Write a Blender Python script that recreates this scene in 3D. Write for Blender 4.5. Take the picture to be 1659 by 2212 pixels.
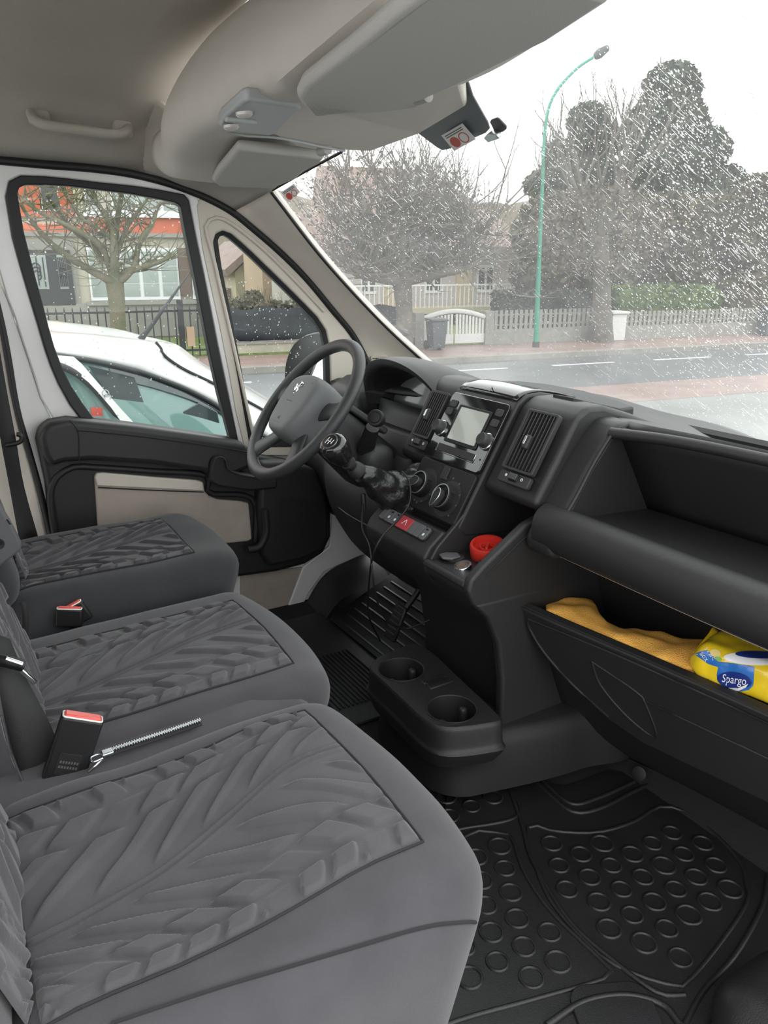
import bpy, bmesh, math, random
import numpy as np
from mathutils import Vector, Matrix, noise
random.seed(7)
for o in list(bpy.data.objects):
    bpy.data.objects.remove(o, do_unlink=True)
scene = bpy.context.scene
COL = scene.collection
R = math.radians

# ------------------------------------------------------------------ camera
IMG_W, IMG_H = 1659.0, 2212.0
FPX = 1662.0
PITCH, YAW = R(18.0), R(31.0)
EYE = Vector((0.0, 0.0, 1.12))
FWD_H = Vector((math.sin(YAW), math.cos(YAW), 0))
RIGHT = Vector((math.cos(YAW), -math.sin(YAW), 0))
VIEW = FWD_H * math.cos(PITCH) - Vector((0, 0, math.sin(PITCH)))
UPV = FWD_H * math.sin(PITCH) + Vector((0, 0, math.cos(PITCH)))
cam = bpy.data.cameras.new('camera')
cam.sensor_fit = 'VERTICAL'
cam.sensor_height = 36.0
cam.lens = 36.0 * FPX / IMG_H
cam.clip_start = 0.02
cam.clip_end = 400
camo = bpy.data.objects.new('camera', cam)
COL.objects.link(camo)
camo.matrix_world = Matrix(((RIGHT.x, UPV.x, -VIEW.x, EYE.x), (RIGHT.y, UPV.y, -VIEW.y, EYE.y),
                            (RIGHT.z, UPV.z, -VIEW.z, EYE.z), (0, 0, 0, 1)))
scene.camera = camo

# ------------------------------------------------------------------ overcast sky
world = bpy.data.worlds.new('overcast_sky')
scene.world = world
world.use_nodes = True
wn, wl = world.node_tree.nodes, world.node_tree.links
wn.clear()
wo = wn.new('ShaderNodeOutputWorld')
wb = wn.new('ShaderNodeBackground')
wb.inputs['Strength'].default_value = 1.55
tc = wn.new('ShaderNodeTexCoord')
nz = wn.new('ShaderNodeTexNoise')
nz.inputs['Scale'].default_value = 2.2
nz.inputs['Detail'].default_value = 5
rp = wn.new('ShaderNodeValToRGB')
rp.color_ramp.elements[0].position = 0.3
rp.color_ramp.elements[0].color = (0.92, 0.935, 0.95, 1)
rp.color_ramp.elements[1].position = 0.7
rp.color_ramp.elements[1].color = (1, 1, 1, 1)
wl.new(tc.outputs['Generated'], nz.inputs['Vector'])
wl.new(nz.outputs['Fac'], rp.inputs['Fac'])
wl.new(rp.outputs['Color'], wb.inputs['Color'])
wl.new(wb.outputs[0], wo.inputs['Surface'])

vs = scene.view_settings
vs.view_transform = 'Standard'
vs.look = 'None'
vs.exposure = 0.95
vs.gamma = 1.0
vs.use_curve_mapping = False
scene.cycles.max_bounces = 14
scene.cycles.diffuse_bounces = 6
scene.cycles.transparent_max_bounces = 24
scene.cycles.transmission_bounces = 12

# ------------------------------------------------------------------ survey helpers (pixel of the photograph + one known coordinate -> point)
def S(px, py, Y=None, Z=None, X=None):
    d = VIEW * FPX + RIGHT * (px - IMG_W / 2) + UPV * (IMG_H / 2 - py)
    if Y is not None:
        t = Y / d.y
    elif Z is not None:
        t = (Z - EYE.z) / d.z
    else:
        t = X / d.x
    return EYE + d * t

RO = Vector((5.7, 14.3, 0)); RA = R(-9.5)
RS = Vector((math.cos(RA), math.sin(RA), 0)); RN = Vector((-math.sin(RA), math.cos(RA), 0))
GROUND = -0.68
def street(s, n, z):           # street frame: s along the kerb, n away from the van, z up
    return RO + RS * s + RN * n + Vector((0, 0, z))
def sz(px, py, n):             # surveyed (s, z) on the upright plane n
    d = VIEW * FPX + RIGHT * (px - IMG_W / 2) + UPV * (IMG_H / 2 - py)
    t = (n - (EYE - RO).dot(RN)) / d.dot(RN)
    p = EYE + d * t
    return (p - RO).dot(RS), p.z

# ------------------------------------------------------------------ materials
MATS = {}
def mat(name, col, rough=0.5, metal=0.0, spec=0.5, var=0.0, vscale=8.0, bump=0.0, bscale=300.0, col2=None, sheen=0.0, coat=0.0, emit=0.0, bdist=0.002):
    m = bpy.data.materials.new(name)
    m.use_nodes = True
    nt = m.node_tree; N = nt.nodes; L = nt.links
    b = N['Principled BSDF']
    b.inputs['Base Color'].default_value = (*col, 1)
    b.inputs['Roughness'].default_value = rough
    b.inputs['Metallic'].default_value = metal
    b.inputs['Specular IOR Level'].default_value = spec
    if sheen:
        b.inputs['Sheen Weight'].default_value = sheen
        b.inputs['Sheen Roughness'].default_value = 0.5
    if coat:
        b.inputs['Coat Weight'].default_value = coat
        b.inputs['Coat Roughness'].default_value = 0.05
    if emit:
        b.inputs['Emission Color'].default_value = (*col, 1)
        b.inputs['Emission Strength'].default_value = emit
    t = N.new('ShaderNodeTexCoord')
    if var or col2:
        n = N.new('ShaderNodeTexNoise')
        n.inputs['Scale'].default_value = vscale
        n.inputs['Detail'].default_value = 6
        r = N.new('ShaderNodeValToRGB')
        r.color_ramp.elements[0].position = 0.32
        r.color_ramp.elements[1].position = 0.68
        c2 = col2 if col2 else tuple(min(1, c * (1 + var)) for c in col)
        c1 = col if col2 else tuple(c * (1 - var) for c in col)
        r.color_ramp.elements[0].color = (*c1, 1)
        r.color_ramp.elements[1].color = (*c2, 1)
        L.new(t.outputs['Object'], n.inputs['Vector'])
        L.new(n.outputs['Fac'], r.inputs['Fac'])
        L.new(r.outputs['Color'], b.inputs['Base Color'])
    if bump:
        n = N.new('ShaderNodeTexNoise')
        n.inputs['Scale'].default_value = bscale
        n.inputs['Detail'].default_value = 2
        bp = N.new('ShaderNodeBump')
        bp.inputs['Strength'].default_value = bump
        bp.inputs['Distance'].default_value = bdist
        L.new(t.outputs['Object'], n.inputs['Vector'])
        L.new(n.outputs['Fac'], bp.inputs['Height'])
        L.new(bp.outputs['Normal'], b.inputs['Normal'])
    MATS[name] = m
    return m

def glass_mat(name, tint, film=0.0, film_col=(0.8, 0.8, 0.8)):
    m = bpy.data.materials.new(name)
    m.use_nodes = True
    N = m.node_tree.nodes; L = m.node_tree.links
    N.clear()
    out = N.new('ShaderNodeOutputMaterial')
    tr = N.new('ShaderNodeBsdfTransparent'); tr.inputs['Color'].default_value = (*tint, 1)
    gl = N.new('ShaderNodeBsdfGlossy'); gl.inputs['Roughness'].default_value = 0.01
    lw = N.new('ShaderNodeLayerWeight'); lw.inputs['Blend'].default_value = 0.5
    pw = N.new('ShaderNodeMath'); pw.operation = 'POWER'; pw.inputs[1].default_value = 4.5
    L.new(lw.outputs['Facing'], pw.inputs[0])
    fr = N.new('ShaderNodeMapRange'); fr.inputs['To Min'].default_value = 0.02; fr.inputs['To Max'].default_value = 0.6
    L.new(pw.outputs[0], fr.inputs['Value'])
    mx = N.new('ShaderNodeMixShader')
    L.new(fr.outputs[0], mx.inputs[0]); L.new(tr.outputs[0], mx.inputs[1]); L.new(gl.outputs[0], mx.inputs[2])
    last = mx
    if film:
        tl = N.new('ShaderNodeBsdfTranslucent'); tl.inputs['Color'].default_value = (*film_col, 1)
        nz_ = N.new('ShaderNodeTexNoise'); nz_.inputs['Scale'].default_value = 9; nz_.inputs['Detail'].default_value = 6
        mr = N.new('ShaderNodeMapRange')
        mr.inputs['To Min'].default_value = film * 0.4; mr.inputs['To Max'].default_value = film * 1.6
        L.new(nz_.outputs['Fac'], mr.inputs['Value'])
        m2 = N.new('ShaderNodeMixShader')
        L.new(mr.outputs[0], m2.inputs[0]); L.new(mx.outputs[0], m2.inputs[1]); L.new(tl.outputs[0], m2.inputs[2])
        last = m2
    L.new(last.outputs[0], out.inputs['Surface'])
    MATS[name] = m
    return m

def water_mat():
    m = bpy.data.materials.new('rain_water')
    m.use_nodes = True
    N = m.node_tree.nodes; L = m.node_tree.links
    N.clear()
    out = N.new('ShaderNodeOutputMaterial')
    g = N.new('ShaderNodeBsdfGlass'); g.inputs['IOR'].default_value = 1.33; g.inputs['Roughness'].default_value = 0.0
    L.new(g.outputs[0], out.inputs['Surface'])
    MATS['water'] = m
water_mat()

mat('dash', (0.019, 0.0187, 0.019), 0.45, bump=0.35, bscale=900, var=0.06, vscale=5)
mat('dash_matte', (0.011, 0.0108, 0.011), 0.55, bump=0.3, bscale=700)
mat('dash_grey', (0.029, 0.029, 0.030), 0.5, bump=0.25, bscale=900)
mat('gloss_black', (0.012, 0.012, 0.013), 0.08, coat=0.6)
mat('black', (0.008, 0.008, 0.009), 0.5)
mat('dark_void', (0.006, 0.006, 0.007), 0.8)
mat('switch_grey', (0.10, 0.105, 0.11), 0.5)
mat('mark_white', (0.75, 0.76, 0.76), 0.6)
mat('chrome', (0.78, 0.79, 0.80), 0.14, metal=1.0)
mat('silver', (0.55, 0.57, 0.58), 0.3, metal=1.0)
mat('wheel_skin', (0.036, 0.037, 0.039), 0.42, bump=0.3, bscale=1100)
mat('airbag_grey', (0.14, 0.147, 0.15), 0.5, bump=0.25, bscale=1100)
mat('gaiter', (0.013, 0.013, 0.014), 0.28, bump=0.5, bscale=120, bdist=0.003)
mat('beige_trim', (0.62, 0.57, 0.50), 0.62, bump=0.2, bscale=800, var=0.03)
mat('door_cloth', (0.40, 0.345, 0.30), 0.85, bump=0.35, bscale=700, var=0.05, vscale=20)
mat('white_paint', (0.74, 0.73, 0.72), 0.3, coat=0.4)
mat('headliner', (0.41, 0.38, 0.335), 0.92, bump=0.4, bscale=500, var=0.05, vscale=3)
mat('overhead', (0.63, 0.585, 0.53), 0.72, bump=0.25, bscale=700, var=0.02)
mat('visor', (0.50, 0.485, 0.46), 0.7, bump=0.25, bscale=600)
mat('lamp_grey', (0.42, 0.44, 0.44), 0.45)
mat('lamp_lens', (0.62, 0.57, 0.54), 0.15)
mat('rubber', (0.012, 0.012, 0.013), 0.55)
mat('mat_rubber', (0.013, 0.013, 0.014), 0.42, bump=0.25, bscale=500, var=0.25, vscale=6)
mat('carpet', (0.012, 0.012, 0.013), 0.95, bump=0.6, bscale=350)
mat('seat', (0.068, 0.066, 0.072), 0.95, spec=0.15, bump=0.35, bscale=900, var=0.10, vscale=14, sheen=0.25)
mat('seat_insert', (0.082, 0.080, 0.086), 0.95, spec=0.15, bump=0.35, bscale=900, var=0.10, vscale=14, sheen=0.3)
mat('seat_dark', (0.042, 0.043, 0.047), 0.95, spec=0.15, bump=0.35, bscale=900, var=0.10, vscale=14, sheen=0.2)
mat('seam', (0.02, 0.02, 0.022), 0.9)
mat('webbing', (0.02, 0.02, 0.021), 0.7, bump=0.4, bscale=800)
mat('plastic_grey', (0.10, 0.10, 0.105), 0.5, bump=0.2, bscale=700)
mat('red_plastic', (0.62, 0.035, 0.025), 0.35)
mat('buckle_red', (0.75, 0.10, 0.08), 0.3)
mat('hazard_red', (0.42, 0.045, 0.055), 0.45)
mat('screen', (0.45, 0.47, 0.42), 0.25, coat=0.5)
mat('cluster_glass', (0.035, 0.04, 0.042), 0.06, coat=1.0)
mat('cluster_face', (0.085, 0.09, 0.093), 0.25, coat=0.6)
mat('orange_cloth', (0.98, 0.50, 0.11), 1.0, spec=0.05, bump=0.9, bscale=420, var=0.08, vscale=30, bdist=0.003)
mat('orange_edge', (0.72, 0.20, 0.05), 0.95, bump=0.8, bscale=300)
mat('pack_yellow', (0.80, 0.56, 0.02), 0.22, coat=0.5, var=0.08, vscale=14)
mat('pack_blue', (0.03, 0.16, 0.50), 0.25, coat=0.5)
mat('pack_navy', (0.015, 0.035, 0.20), 0.25, coat=0.5)
mat('pack_white', (0.80, 0.80, 0.82), 0.3)
mat('lemon', (0.80, 0.62, 0.20), 0.3)
mat('lime', (0.20, 0.48, 0.08), 0.3)
mat('sticker', (0.88, 0.86, 0.84), 0.5)
mat('sticker_red', (0.62, 0.10, 0.07), 0.5)
mat('black_patch', (0.15, 0.165, 0.18), 0.45)
mat('mirror', (0.90, 0.92, 0.93), 0.02, metal=1.0)
mat('mirror_black', (0.018, 0.02, 0.021), 0.5)
glass_mat('windscreen', (0.95, 0.97, 0.96), film=0.05)
glass_mat('side_glass', (0.93, 0.96, 0.95))
mat('car_glass', (0.16, 0.27, 0.255), 0.05, coat=0.6)
mat('car_glass_dark', (0.05, 0.065, 0.07), 0.08, coat=0.6)
mat('car_white', (0.72, 0.715, 0.70), 0.25, coat=0.7)
mat('asphalt', (0.135, 0.14, 0.145), 0.35, var=0.12, vscale=1.2, bump=0.3, bscale=60)
mat('red_pavement', (0.27, 0.185, 0.165), 0.4, var=0.15, vscale=2.5, bump=0.3, bscale=40)
mat('pale_ground', (0.205, 0.21, 0.20), 0.42, var=0.16, vscale=1.1, bump=0.3, bscale=30)
mat('kerb', (0.24, 0.225, 0.20), 0.7, var=0.15, vscale=4)
mat('road_paint', (0.62, 0.62, 0.62), 0.6)
mat('render_orange', (0.52, 0.135, 0.075), 0.85, var=0.16, vscale=0.7)
mat('render_cream', (0.40, 0.37, 0.30), 0.85, var=0.12, vscale=0.8)
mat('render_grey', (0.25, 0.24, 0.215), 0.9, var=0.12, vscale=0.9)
mat('render_beige', (0.44, 0.375, 0.26), 0.85, var=0.06, vscale=0.6)
mat('render_tan', (0.40, 0.29, 0.20), 0.85, var=0.06, vscale=0.6)
mat('render_pink', (0.46, 0.41, 0.385), 0.85, var=0.06, vscale=0.6)
mat('pillar_tan', (0.45, 0.355, 0.22), 0.85, var=0.06)
mat('roof_tile', (0.20, 0.14, 0.12), 0.8, var=0.2, vscale=3)
mat('window_white', (0.66, 0.67, 0.67), 0.5)
mat('pane', (0.33, 0.37, 0.345), 0.12, col2=(0.24, 0.28, 0.26), vscale=0.9)
mat('pane_dark', (0.05, 0.055, 0.055), 0.12)
mat('iron', (0.028, 0.03, 0.033), 0.5)
mat('brown_wood', (0.12, 0.08, 0.06), 0.7)
mat('shutter_teal', (0.07, 0.21, 0.20), 0.6)
mat('mesh_black', (0.028, 0.032, 0.037), 0.8, var=0.3, vscale=3)
mat('wall_base', (0.37, 0.34, 0.27), 0.9, var=0.18, vscale=1.5)
mat('grass_moss', (0.13, 0.17, 0.05), 0.9, var=0.3, vscale=6)
mat('bark', (0.17, 0.145, 0.105), 0.95, col2=(0.10, 0.115, 0.055), vscale=5, bump=0.6, bscale=40, bdist=0.02)
mat('bark_dark', (0.13, 0.115, 0.095), 0.95, var=0.3, vscale=4)
mat('conifer', (0.045, 0.062, 0.04), 0.9, col2=(0.075, 0.085, 0.045), vscale=1.5)
mat('shrub', (0.12, 0.095, 0.055), 0.9, col2=(0.07, 0.065, 0.035), vscale=1.8)
mat('twig', (0.13, 0.105, 0.075), 0.95)
mat('hedge_green', (0.10, 0.15, 0.04), 0.9, var=0.3, vscale=2)
mat('hedge_dark', (0.055, 0.06, 0.045), 0.9, var=0.3, vscale=2)
mat('lamp_green', (0.02, 0.24, 0.155), 0.45)
mat('bin_grey', (0.065, 0.075, 0.08), 0.6)
mat('fence_grey', (0.26, 0.25, 0.225), 0.85, var=0.1)
mat('gate_white', (0.60, 0.59, 0.57), 0.7)
mat('crate_blue', (0.25, 0.40, 0.60), 0.5)

# ------------------------------------------------------------------ mesh helpers
WLOC = {}
def tag(o, label=None, cat=None, group=None, kind=None):
    if label: o['label'] = label
    if cat: o['category'] = cat
    if group: o['group'] = group
    if kind: o['kind'] = kind
    return o

def thing(name, loc, label, cat, group=None, kind=None):
    o = bpy.data.objects.new(name, None)
    o.empty_display_size = 0.05
    COL.objects.link(o)
    o.location = Vector(loc)
    WLOC[o] = Vector(loc)
    return tag(o, label, cat, group, kind)

def add(name, verts, faces, m, parent=None, smooth=True, bevel=0.0, seg=2, solid=0.0, solid_off=-1.0, sub=0, ang=38, origin=None):
    V_ = [Vector(v) for v in verts]
    if origin is None:
        lo = Vector((min(v.x for v in V_), min(v.y for v in V_), min(v.z for v in V_)))
        hi = Vector((max(v.x for v in V_), max(v.y for v in V_), max(v.z for v in V_)))
        origin = (lo + hi) / 2
        if parent is None:
            origin.z = lo.z
    me = bpy.data.meshes.new(name)
    me.from_pydata([tuple(v - origin) for v in V_], [], [tuple(f) for f in faces])
    return finish(name, me, origin, m, parent, smooth, bevel, seg, solid, solid_off, sub, ang)

def finish(name, me, origin, m, parent=None, smooth=True, bevel=0.0, seg=2, solid=0.0, solid_off=-1.0, sub=0, ang=38, fixn=True):
    if fixn:
        bm = bmesh.new(); bm.from_mesh(me)
        bmesh.ops.recalc_face_normals(bm, faces=bm.faces)
        bm.to_mesh(me); bm.free()
    me.materials.append(MATS[m] if isinstance(m, str) else m)
    if smooth:
        me.shade_smooth()
        me.set_sharp_from_angle(angle=R(ang))
    o = bpy.data.objects.new(name, me)
    COL.objects.link(o)
    o.location = origin
    WLOC[o] = Vector(origin)
    if parent is not None:
        o.parent = parent
        o.matrix_parent_inverse = Matrix.Translation(-WLOC[parent])
    if sub:
        md = o.modifiers.new('sub', 'SUBSURF'); md.levels = sub; md.render_levels = sub
    if solid:
        md = o.modifiers.new('solid', 'SOLIDIFY'); md.thickness = solid; md.offset = solid_off
    if bevel:
        md = o.modifiers.new('bevel', 'BEVEL'); md.width = bevel; md.segments = seg; md.limit_method = 'ANGLE'; md.angle_limit = R(30)
    return o

def share(name, src, loc, parent=None, rot=None):
    """another piece with the same mesh data"""
    o = bpy.data.objects.new(name, src.data)
    COL.objects.link(o)
    o.location = Vector(loc)
    if rot is not None:
        o.rotation_euler = rot
    WLOC[o] = Vector(loc)
    for md in src.modifiers:
        n = o.modifiers.new(md.name, md.type)
        for a in ('width', 'segments', 'limit_method', 'angle_limit', 'thickness', 'offset', 'levels', 'render_levels'):
            if hasattr(md, a):
                setattr(n, a, getattr(md, a))
    if parent is not None:
        o.parent = parent
        o.matrix_parent_inverse = Matrix.Translation(-WLOC[parent])
    return o

BOXF = [(0, 1, 3, 2), (4, 6, 7, 5), (0, 4, 5, 1), (2, 3, 7, 6), (0, 2, 6, 4), (1, 5, 7, 3)]
def box(name, c, size, m, parent=None, rot=None, bevel=0.004, seg=2, taper=None):
    hx, hy, hz = (s / 2 for s in size)
    vs_ = []
    for sx in (-1, 1):
        for sy in (-1, 1):
            for sz_ in (-1, 1):
                k = 1.0
                if taper and sz_ > 0: k = taper
                v = Vector((sx * hx * k, sy * hy * k, sz_ * hz))
                if rot is not None: v = rot @ v
                vs_.append(v + Vector(c))
    return add(name, vs_, BOXF, m, parent, bevel=bevel, seg=seg)

def frame(o, x, y, z):
    """rotation matrix with given axes as columns"""
    return Matrix((x, y, z)).transposed()

def obox(name, o, ax, ay, az, size, m, parent=None, bevel=0.003, seg=2):
    """box centred at o, with axes ax, ay, az"""
    rot = Matrix((Vector(ax).normalized(), Vector(ay).normalized(), Vector(az).normalized())).transposed()
    return box(name, o, size, m, parent, rot, bevel, seg)

def prism_data(poly, vec):
    n = len(poly)
    P0 = [Vector(p) for p in poly]
    V_ = P0 + [p + Vector(vec) for p in P0]
    F = [tuple(range(n)), tuple(range(2 * n - 1, n - 1, -1))]
    for i in range(n):
        j = (i + 1) % n
        F.append((i, j, n + j, n + i))
    return V_, F

def prism(name, poly, vec, m, parent=None, bevel=0.0, seg=2, ang=38):
    V_, F = prism_data(poly, vec)
    return add(name, V_, F, m, parent, bevel=bevel, seg=seg, ang=ang)

def ring_plate(name, outer, inner, vec, m, parent=None, bevel=0.0):
    n = len(outer); assert n == len(inner)
    vec = Vector(vec)
    V_ = [Vector(p) for p in outer] + [Vector(p) for p in inner]
    V_ += [p + vec for p in V_]
    F = []
    for i in range(n):
        j = (i + 1) % n
        F += [(i, j, n + j, n + i), (2 * n + i, 3 * n + i, 3 * n + j, 2 * n + j),
              (i, 2 * n + i, 2 * n + j, j), (n + i, n + j, 3 * n + j, 3 * n + i)]
    return add(name, V_, F, m, parent, bevel=bevel)

def resample(pts, n, closed=False):
    """even resampling of a smooth curve through the points (Catmull-Rom)"""
    pts = [Vector(p) for p in pts]
    k = len(pts)
    dense = []
    cnt = k if closed else k - 1
    for i in range(cnt):
        if closed:
            p0, p1, p2, p3 = pts[(i - 1) % k], pts[i], pts[(i + 1) % k], pts[(i + 2) % k]
        else:
            p1, p2 = pts[i], pts[i + 1]
            p0 = pts[i - 1] if i > 0 else p1 * 2 - p2
            p3 = pts[i + 2] if i + 2 < k else p2 * 2 - p1
        for j in range(12):
            t = j / 12
            dense.append(0.5 * ((2 * p1) + (p2 - p0) * t + (2 * p0 - 5 * p1 + 4 * p2 - p3) * t * t + (3 * p1 - p0 - 3 * p2 + p3) * t ** 3))
    dense.append(pts[0].copy() if closed else pts[-1].copy())
    L_ = [0]
    for a, b in zip(dense, dense[1:]):
        L_.append(L_[-1] + (b - a).length)
    tot = L_[-1]
    out = []
    m_ = n if closed else n - 1
    i = 0
    for q in range(n):
        d = tot * q / m_
        while i < len(L_) - 2 and L_[i + 1] < d:
            i += 1
        s = L_[i + 1] - L_[i]
        f = 0 if s < 1e-9 else (d - L_[i]) / s
        out.append(dense[i].lerp(dense[i + 1], min(1, max(0, f))))
    return out

def polyline(pts, n):
    """n points spaced along straight segments, keeping the corners near"""
    pts = [Vector(p) for p in pts]
    L_ = [0]
    for a, b in zip(pts, pts[1:]):
        L_.append(L_[-1] + (b - a).length)
    out = []
    for q in range(n):
        d = L_[-1] * q / (n - 1)
        i = 0
        while i < len(L_) - 2 and L_[i + 1] < d: i += 1
        s = L_[i + 1] - L_[i]
        out.append(pts[i].lerp(pts[i + 1], 0 if s == 0 else (d - L_[i]) / s))
    return out

def patch(name, rows, m, parent=None, nu=0, nv=0, solid=0.0, solid_off=-1.0, closed_v=False, ang=50, sub=0, cap=False, bevel=0):
    """surface through a grid of points; nu / nv resample smoothly"""
    rows = [[Vector(p) for p in r] for r in rows]
    if nv: rows = [resample(r, nv, closed_v) for r in rows]
    if nu:
        cols = [resample([r[i] for r in rows], nu) for i in range(len(rows[0]))]
        rows = [[c[i] for c in cols] for i in range(nu)]
    a, b = len(rows), len(rows[0])
    V_ = [p for r in rows for p in r]
    F = []
    for i in range(a - 1):
        for j in range(b if closed_v else b - 1):
            k = (j + 1) % b
            F.append((i * b + j, i * b + k, (i + 1) * b + k, (i + 1) * b + j))
    if cap:
        F.append(tuple(range(b))); F.append(tuple(range((a - 1) * b, a * b)))
    return add(name, V_, F, m, parent, solid=solid, solid_off=solid_off, ang=ang, sub=sub, bevel=bevel)

def tube_data(pts, rad, n=10, cap=True, V_=None, F=None):
    pts = [Vector(p) for p in pts]
    if not hasattr(rad, '__len__'): rad = [rad] * len(pts)
    V_ = [] if V_ is None else V_; F = [] if F is None else F
    base = len(V_)
    t0 = (pts[1] - pts[0]).normalized()
    up = Vector((0, 0, 1)) if abs(t0.z) < 0.9 else Vector((1, 0, 0))
    nrm = (up - t0 * up.dot(t0)).normalized()
    for i, p in enumerate(pts):
        if i == 0: t = t0
        elif i == len(pts) - 1: t = (pts[i] - pts[i - 1]).normalized()
        else: t = ((pts[i + 1] - p).normalized() + (p - pts[i - 1]).normalized()).normalized()
        nrm = (nrm - t * nrm.dot(t)).normalized()
        bn = t.cross(nrm)
        for k in range(n):
            a = 2 * math.pi * k / n
            V_.append(p + (nrm * math.cos(a) + bn * math.sin(a)) * rad[i])
    for i in range(len(pts) - 1):
        for k in range(n):
            q = (k + 1) % n
            F.append((base + i * n + k, base + i * n + q, base + (i + 1) * n + q, base + (i + 1) * n + k))
    if cap:
        F.append(tuple(base + k for k in range(n - 1, -1, -1)))
        F.append(tuple(base + (len(pts) - 1) * n + k for k in range(n)))
    return V_, F

def tube(name, pts, rad, m, parent=None, n=10, ns=0):
    if ns:
        if hasattr(rad, '__len__'):
            k = len(rad)
            rad = [rad[min(k - 1, int(q * (k - 1) / (ns - 1)))] * (1 - (q * (k - 1) / (ns - 1)) % 1) + rad[min(k - 1, int(q * (k - 1) / (ns - 1)) + 1)] * ((q * (k - 1) / (ns - 1)) % 1) for q in range(ns)]
        pts = resample(pts, ns)
    V_, F = tube_data(pts, rad, n)
    return add(name, V_, F, m, parent, ang=60)

def lathe(name, o, axis, prof, m, parent=None, n=28, xref=None, ang=40, closed_prof=False, open_start=False):
    """prof: list of (distance along axis, radius)"""
    axis = Vector(axis).normalized()
    x = Vector(xref) if xref is not None else (Vector((0, 0, 1)) if abs(axis.z) < 0.9 else Vector((1, 0, 0)))
    x = (x - axis * x.dot(axis)).normalized(); y = axis.cross(x)
    V_, F = [], []
    for d, r in prof:
        for k in range(n):
            a = 2 * math.pi * k / n
            V_.append(Vector(o) + axis * d + (x * math.cos(a) + y * math.sin(a)) * max(r, 1e-5))
    for i in range(len(prof) - 1):
        for k in range(n):
            q = (k + 1) % n
            F.append((i * n + k, i * n + q, (i + 1) * n + q, (i + 1) * n + k))
    if closed_prof:
        i = len(prof) - 1
        for k in range(n):
            q = (k + 1) % n
            F.append((i * n + k, i * n + q, q, k))
    else:
        if prof[0][1] > 1e-4 and not open_start: F.append(tuple(range(n - 1, -1, -1)))
        if prof[-1][1] > 1e-4: F.append(tuple((len(prof) - 1) * n + k for k in range(n)))
    return add(name, V_, F, m, parent, ang=ang)

def rbox(name, c, size, rad, m, parent=None, seg=(16, 16, 8), deform=None, rot=None):
    """rounded slab with enough faces to be deformed"""
    hx, hy, hz = (s / 2 for s in size)
    bm = bmesh.new()
    idx = {}
    def vert(p):
        k = (round(p[0], 5), round(p[1], 5), round(p[2], 5))
        if k not in idx: idx[k] = bm.verts.new(p)
        return idx[k]
    ns = seg
    for ax in range(3):
        u, v = (ax + 1) % 3, (ax + 2) % 3
        for s in (-1, 1):
            for i in range(ns[u]):
                for j in range(ns[v]):
                    q = []
                    for (di, dj) in ((0, 0), (1, 0), (1, 1), (0, 1)):
                        p = [0, 0, 0]
                        p[ax] = s
                        p[u] = math.sin((2 * (i + di) / ns[u] - 1) * math.pi / 2 * 0.999) / math.sin(math.pi / 2 * 0.999) * 0.55 + (2 * (i + di) / ns[u] - 1) * 0.45
                        p[v] = math.sin((2 * (j + dj) / ns[v] - 1) * math.pi / 2 * 0.999) / math.sin(math.pi / 2 * 0.999) * 0.55 + (2 * (j + dj) / ns[v] - 1) * 0.45
                        q.append(vert(p))
                    try: bm.faces.new(q)
                    except ValueError: pass
    H = (hx, hy, hz)
    rx = rad if hasattr(rad, '__len__') else (rad, rad, rad)
    for v in bm.verts:
        p = [v.co[i] * H[i] for i in range(3)]
        core = [max(-(H[i] - rx[i]), min(H[i] - rx[i], p[i])) for i in range(3)]
        d = [(p[i] - core[i]) / rx[i] for i in range(3)]
        l = math.sqrt(sum(x * x for x in d))
        if l > 1e-6:
            mx = max(abs(x) for x in d)
            k = mx / l
            d = [x * k for x in d]
        q = Vector([core[i] + d[i] * rx[i] for i in range(3)])
        if deform: q = Vector(deform(q))
        if rot is not None: q = rot @ q
        v.co = q
    me = bpy.data.meshes.new(name)
    bm.to_mesh(me); bm.free()
    return finish(name, me, Vector(c), m, parent, ang=75)

def text_mesh(body, size):
    cu = bpy.data.curves.new('t', 'FONT'); cu.body = body; cu.size = size; cu.align_x = 'CENTER'; cu.align_y = 'CENTER'; cu.resolution_u = 3
    ob = bpy.data.objects.new('t', cu); COL.objects.link(ob)
    dg = bpy.context.evaluated_depsgraph_get()
    me = bpy.data.meshes.new_from_object(ob.evaluated_get(dg))
    V_ = [v.co.copy() for v in me.vertices]; F = [tuple(p.vertices) for p in me.polygons]
    bpy.data.objects.remove(ob, do_unlink=True); bpy.data.curves.remove(cu); bpy.data.meshes.remove(me)
    return V_, F

def text(name, body, o, ax, ay, size, m, parent=None, sx=1.0, lift=0.0004, mapf=None):
    ax = Vector(ax).normalized(); ay = Vector(ay).normalized(); az = ax.cross(ay)
    V_, F = text_mesh(body, size)
    if mapf: W = [mapf(v.x * sx, v.y) for v in V_]
    else: W = [Vector(o) + ax * v.x * sx + ay * v.y + az * lift for v in V_]
    return add(name, W, F, m, parent, smooth=False)

def rrect(w, h, r, n=5):
    """outline of a rounded rectangle, centred"""
    out = []
    for cx, cy, a0 in ((w / 2 - r, h / 2 - r, 0), (-w / 2 + r, h / 2 - r, 90), (-w / 2 + r, -h / 2 + r, 180), (w / 2 - r, -h / 2 + r, 270)):
        for k in range(n + 1):
            a = R(a0 + 90 * k / n)
            out.append((cx + r * math.cos(a), cy + r * math.sin(a)))
    return out

def plate(name, o, ax, ay, outline, thick, m, parent=None, bevel=0.0, seg=2):
    """flat plate: outline in (ax, ay) about o, standing up from o along ax x ay"""
    ax = Vector(ax).normalized(); ay = Vector(ay).normalized(); az = ax.cross(ay)
    return prism(name, [Vector(o) + ax * a + ay * b for a, b in outline], az * thick, m, parent, bevel=bevel, seg=seg)
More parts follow.
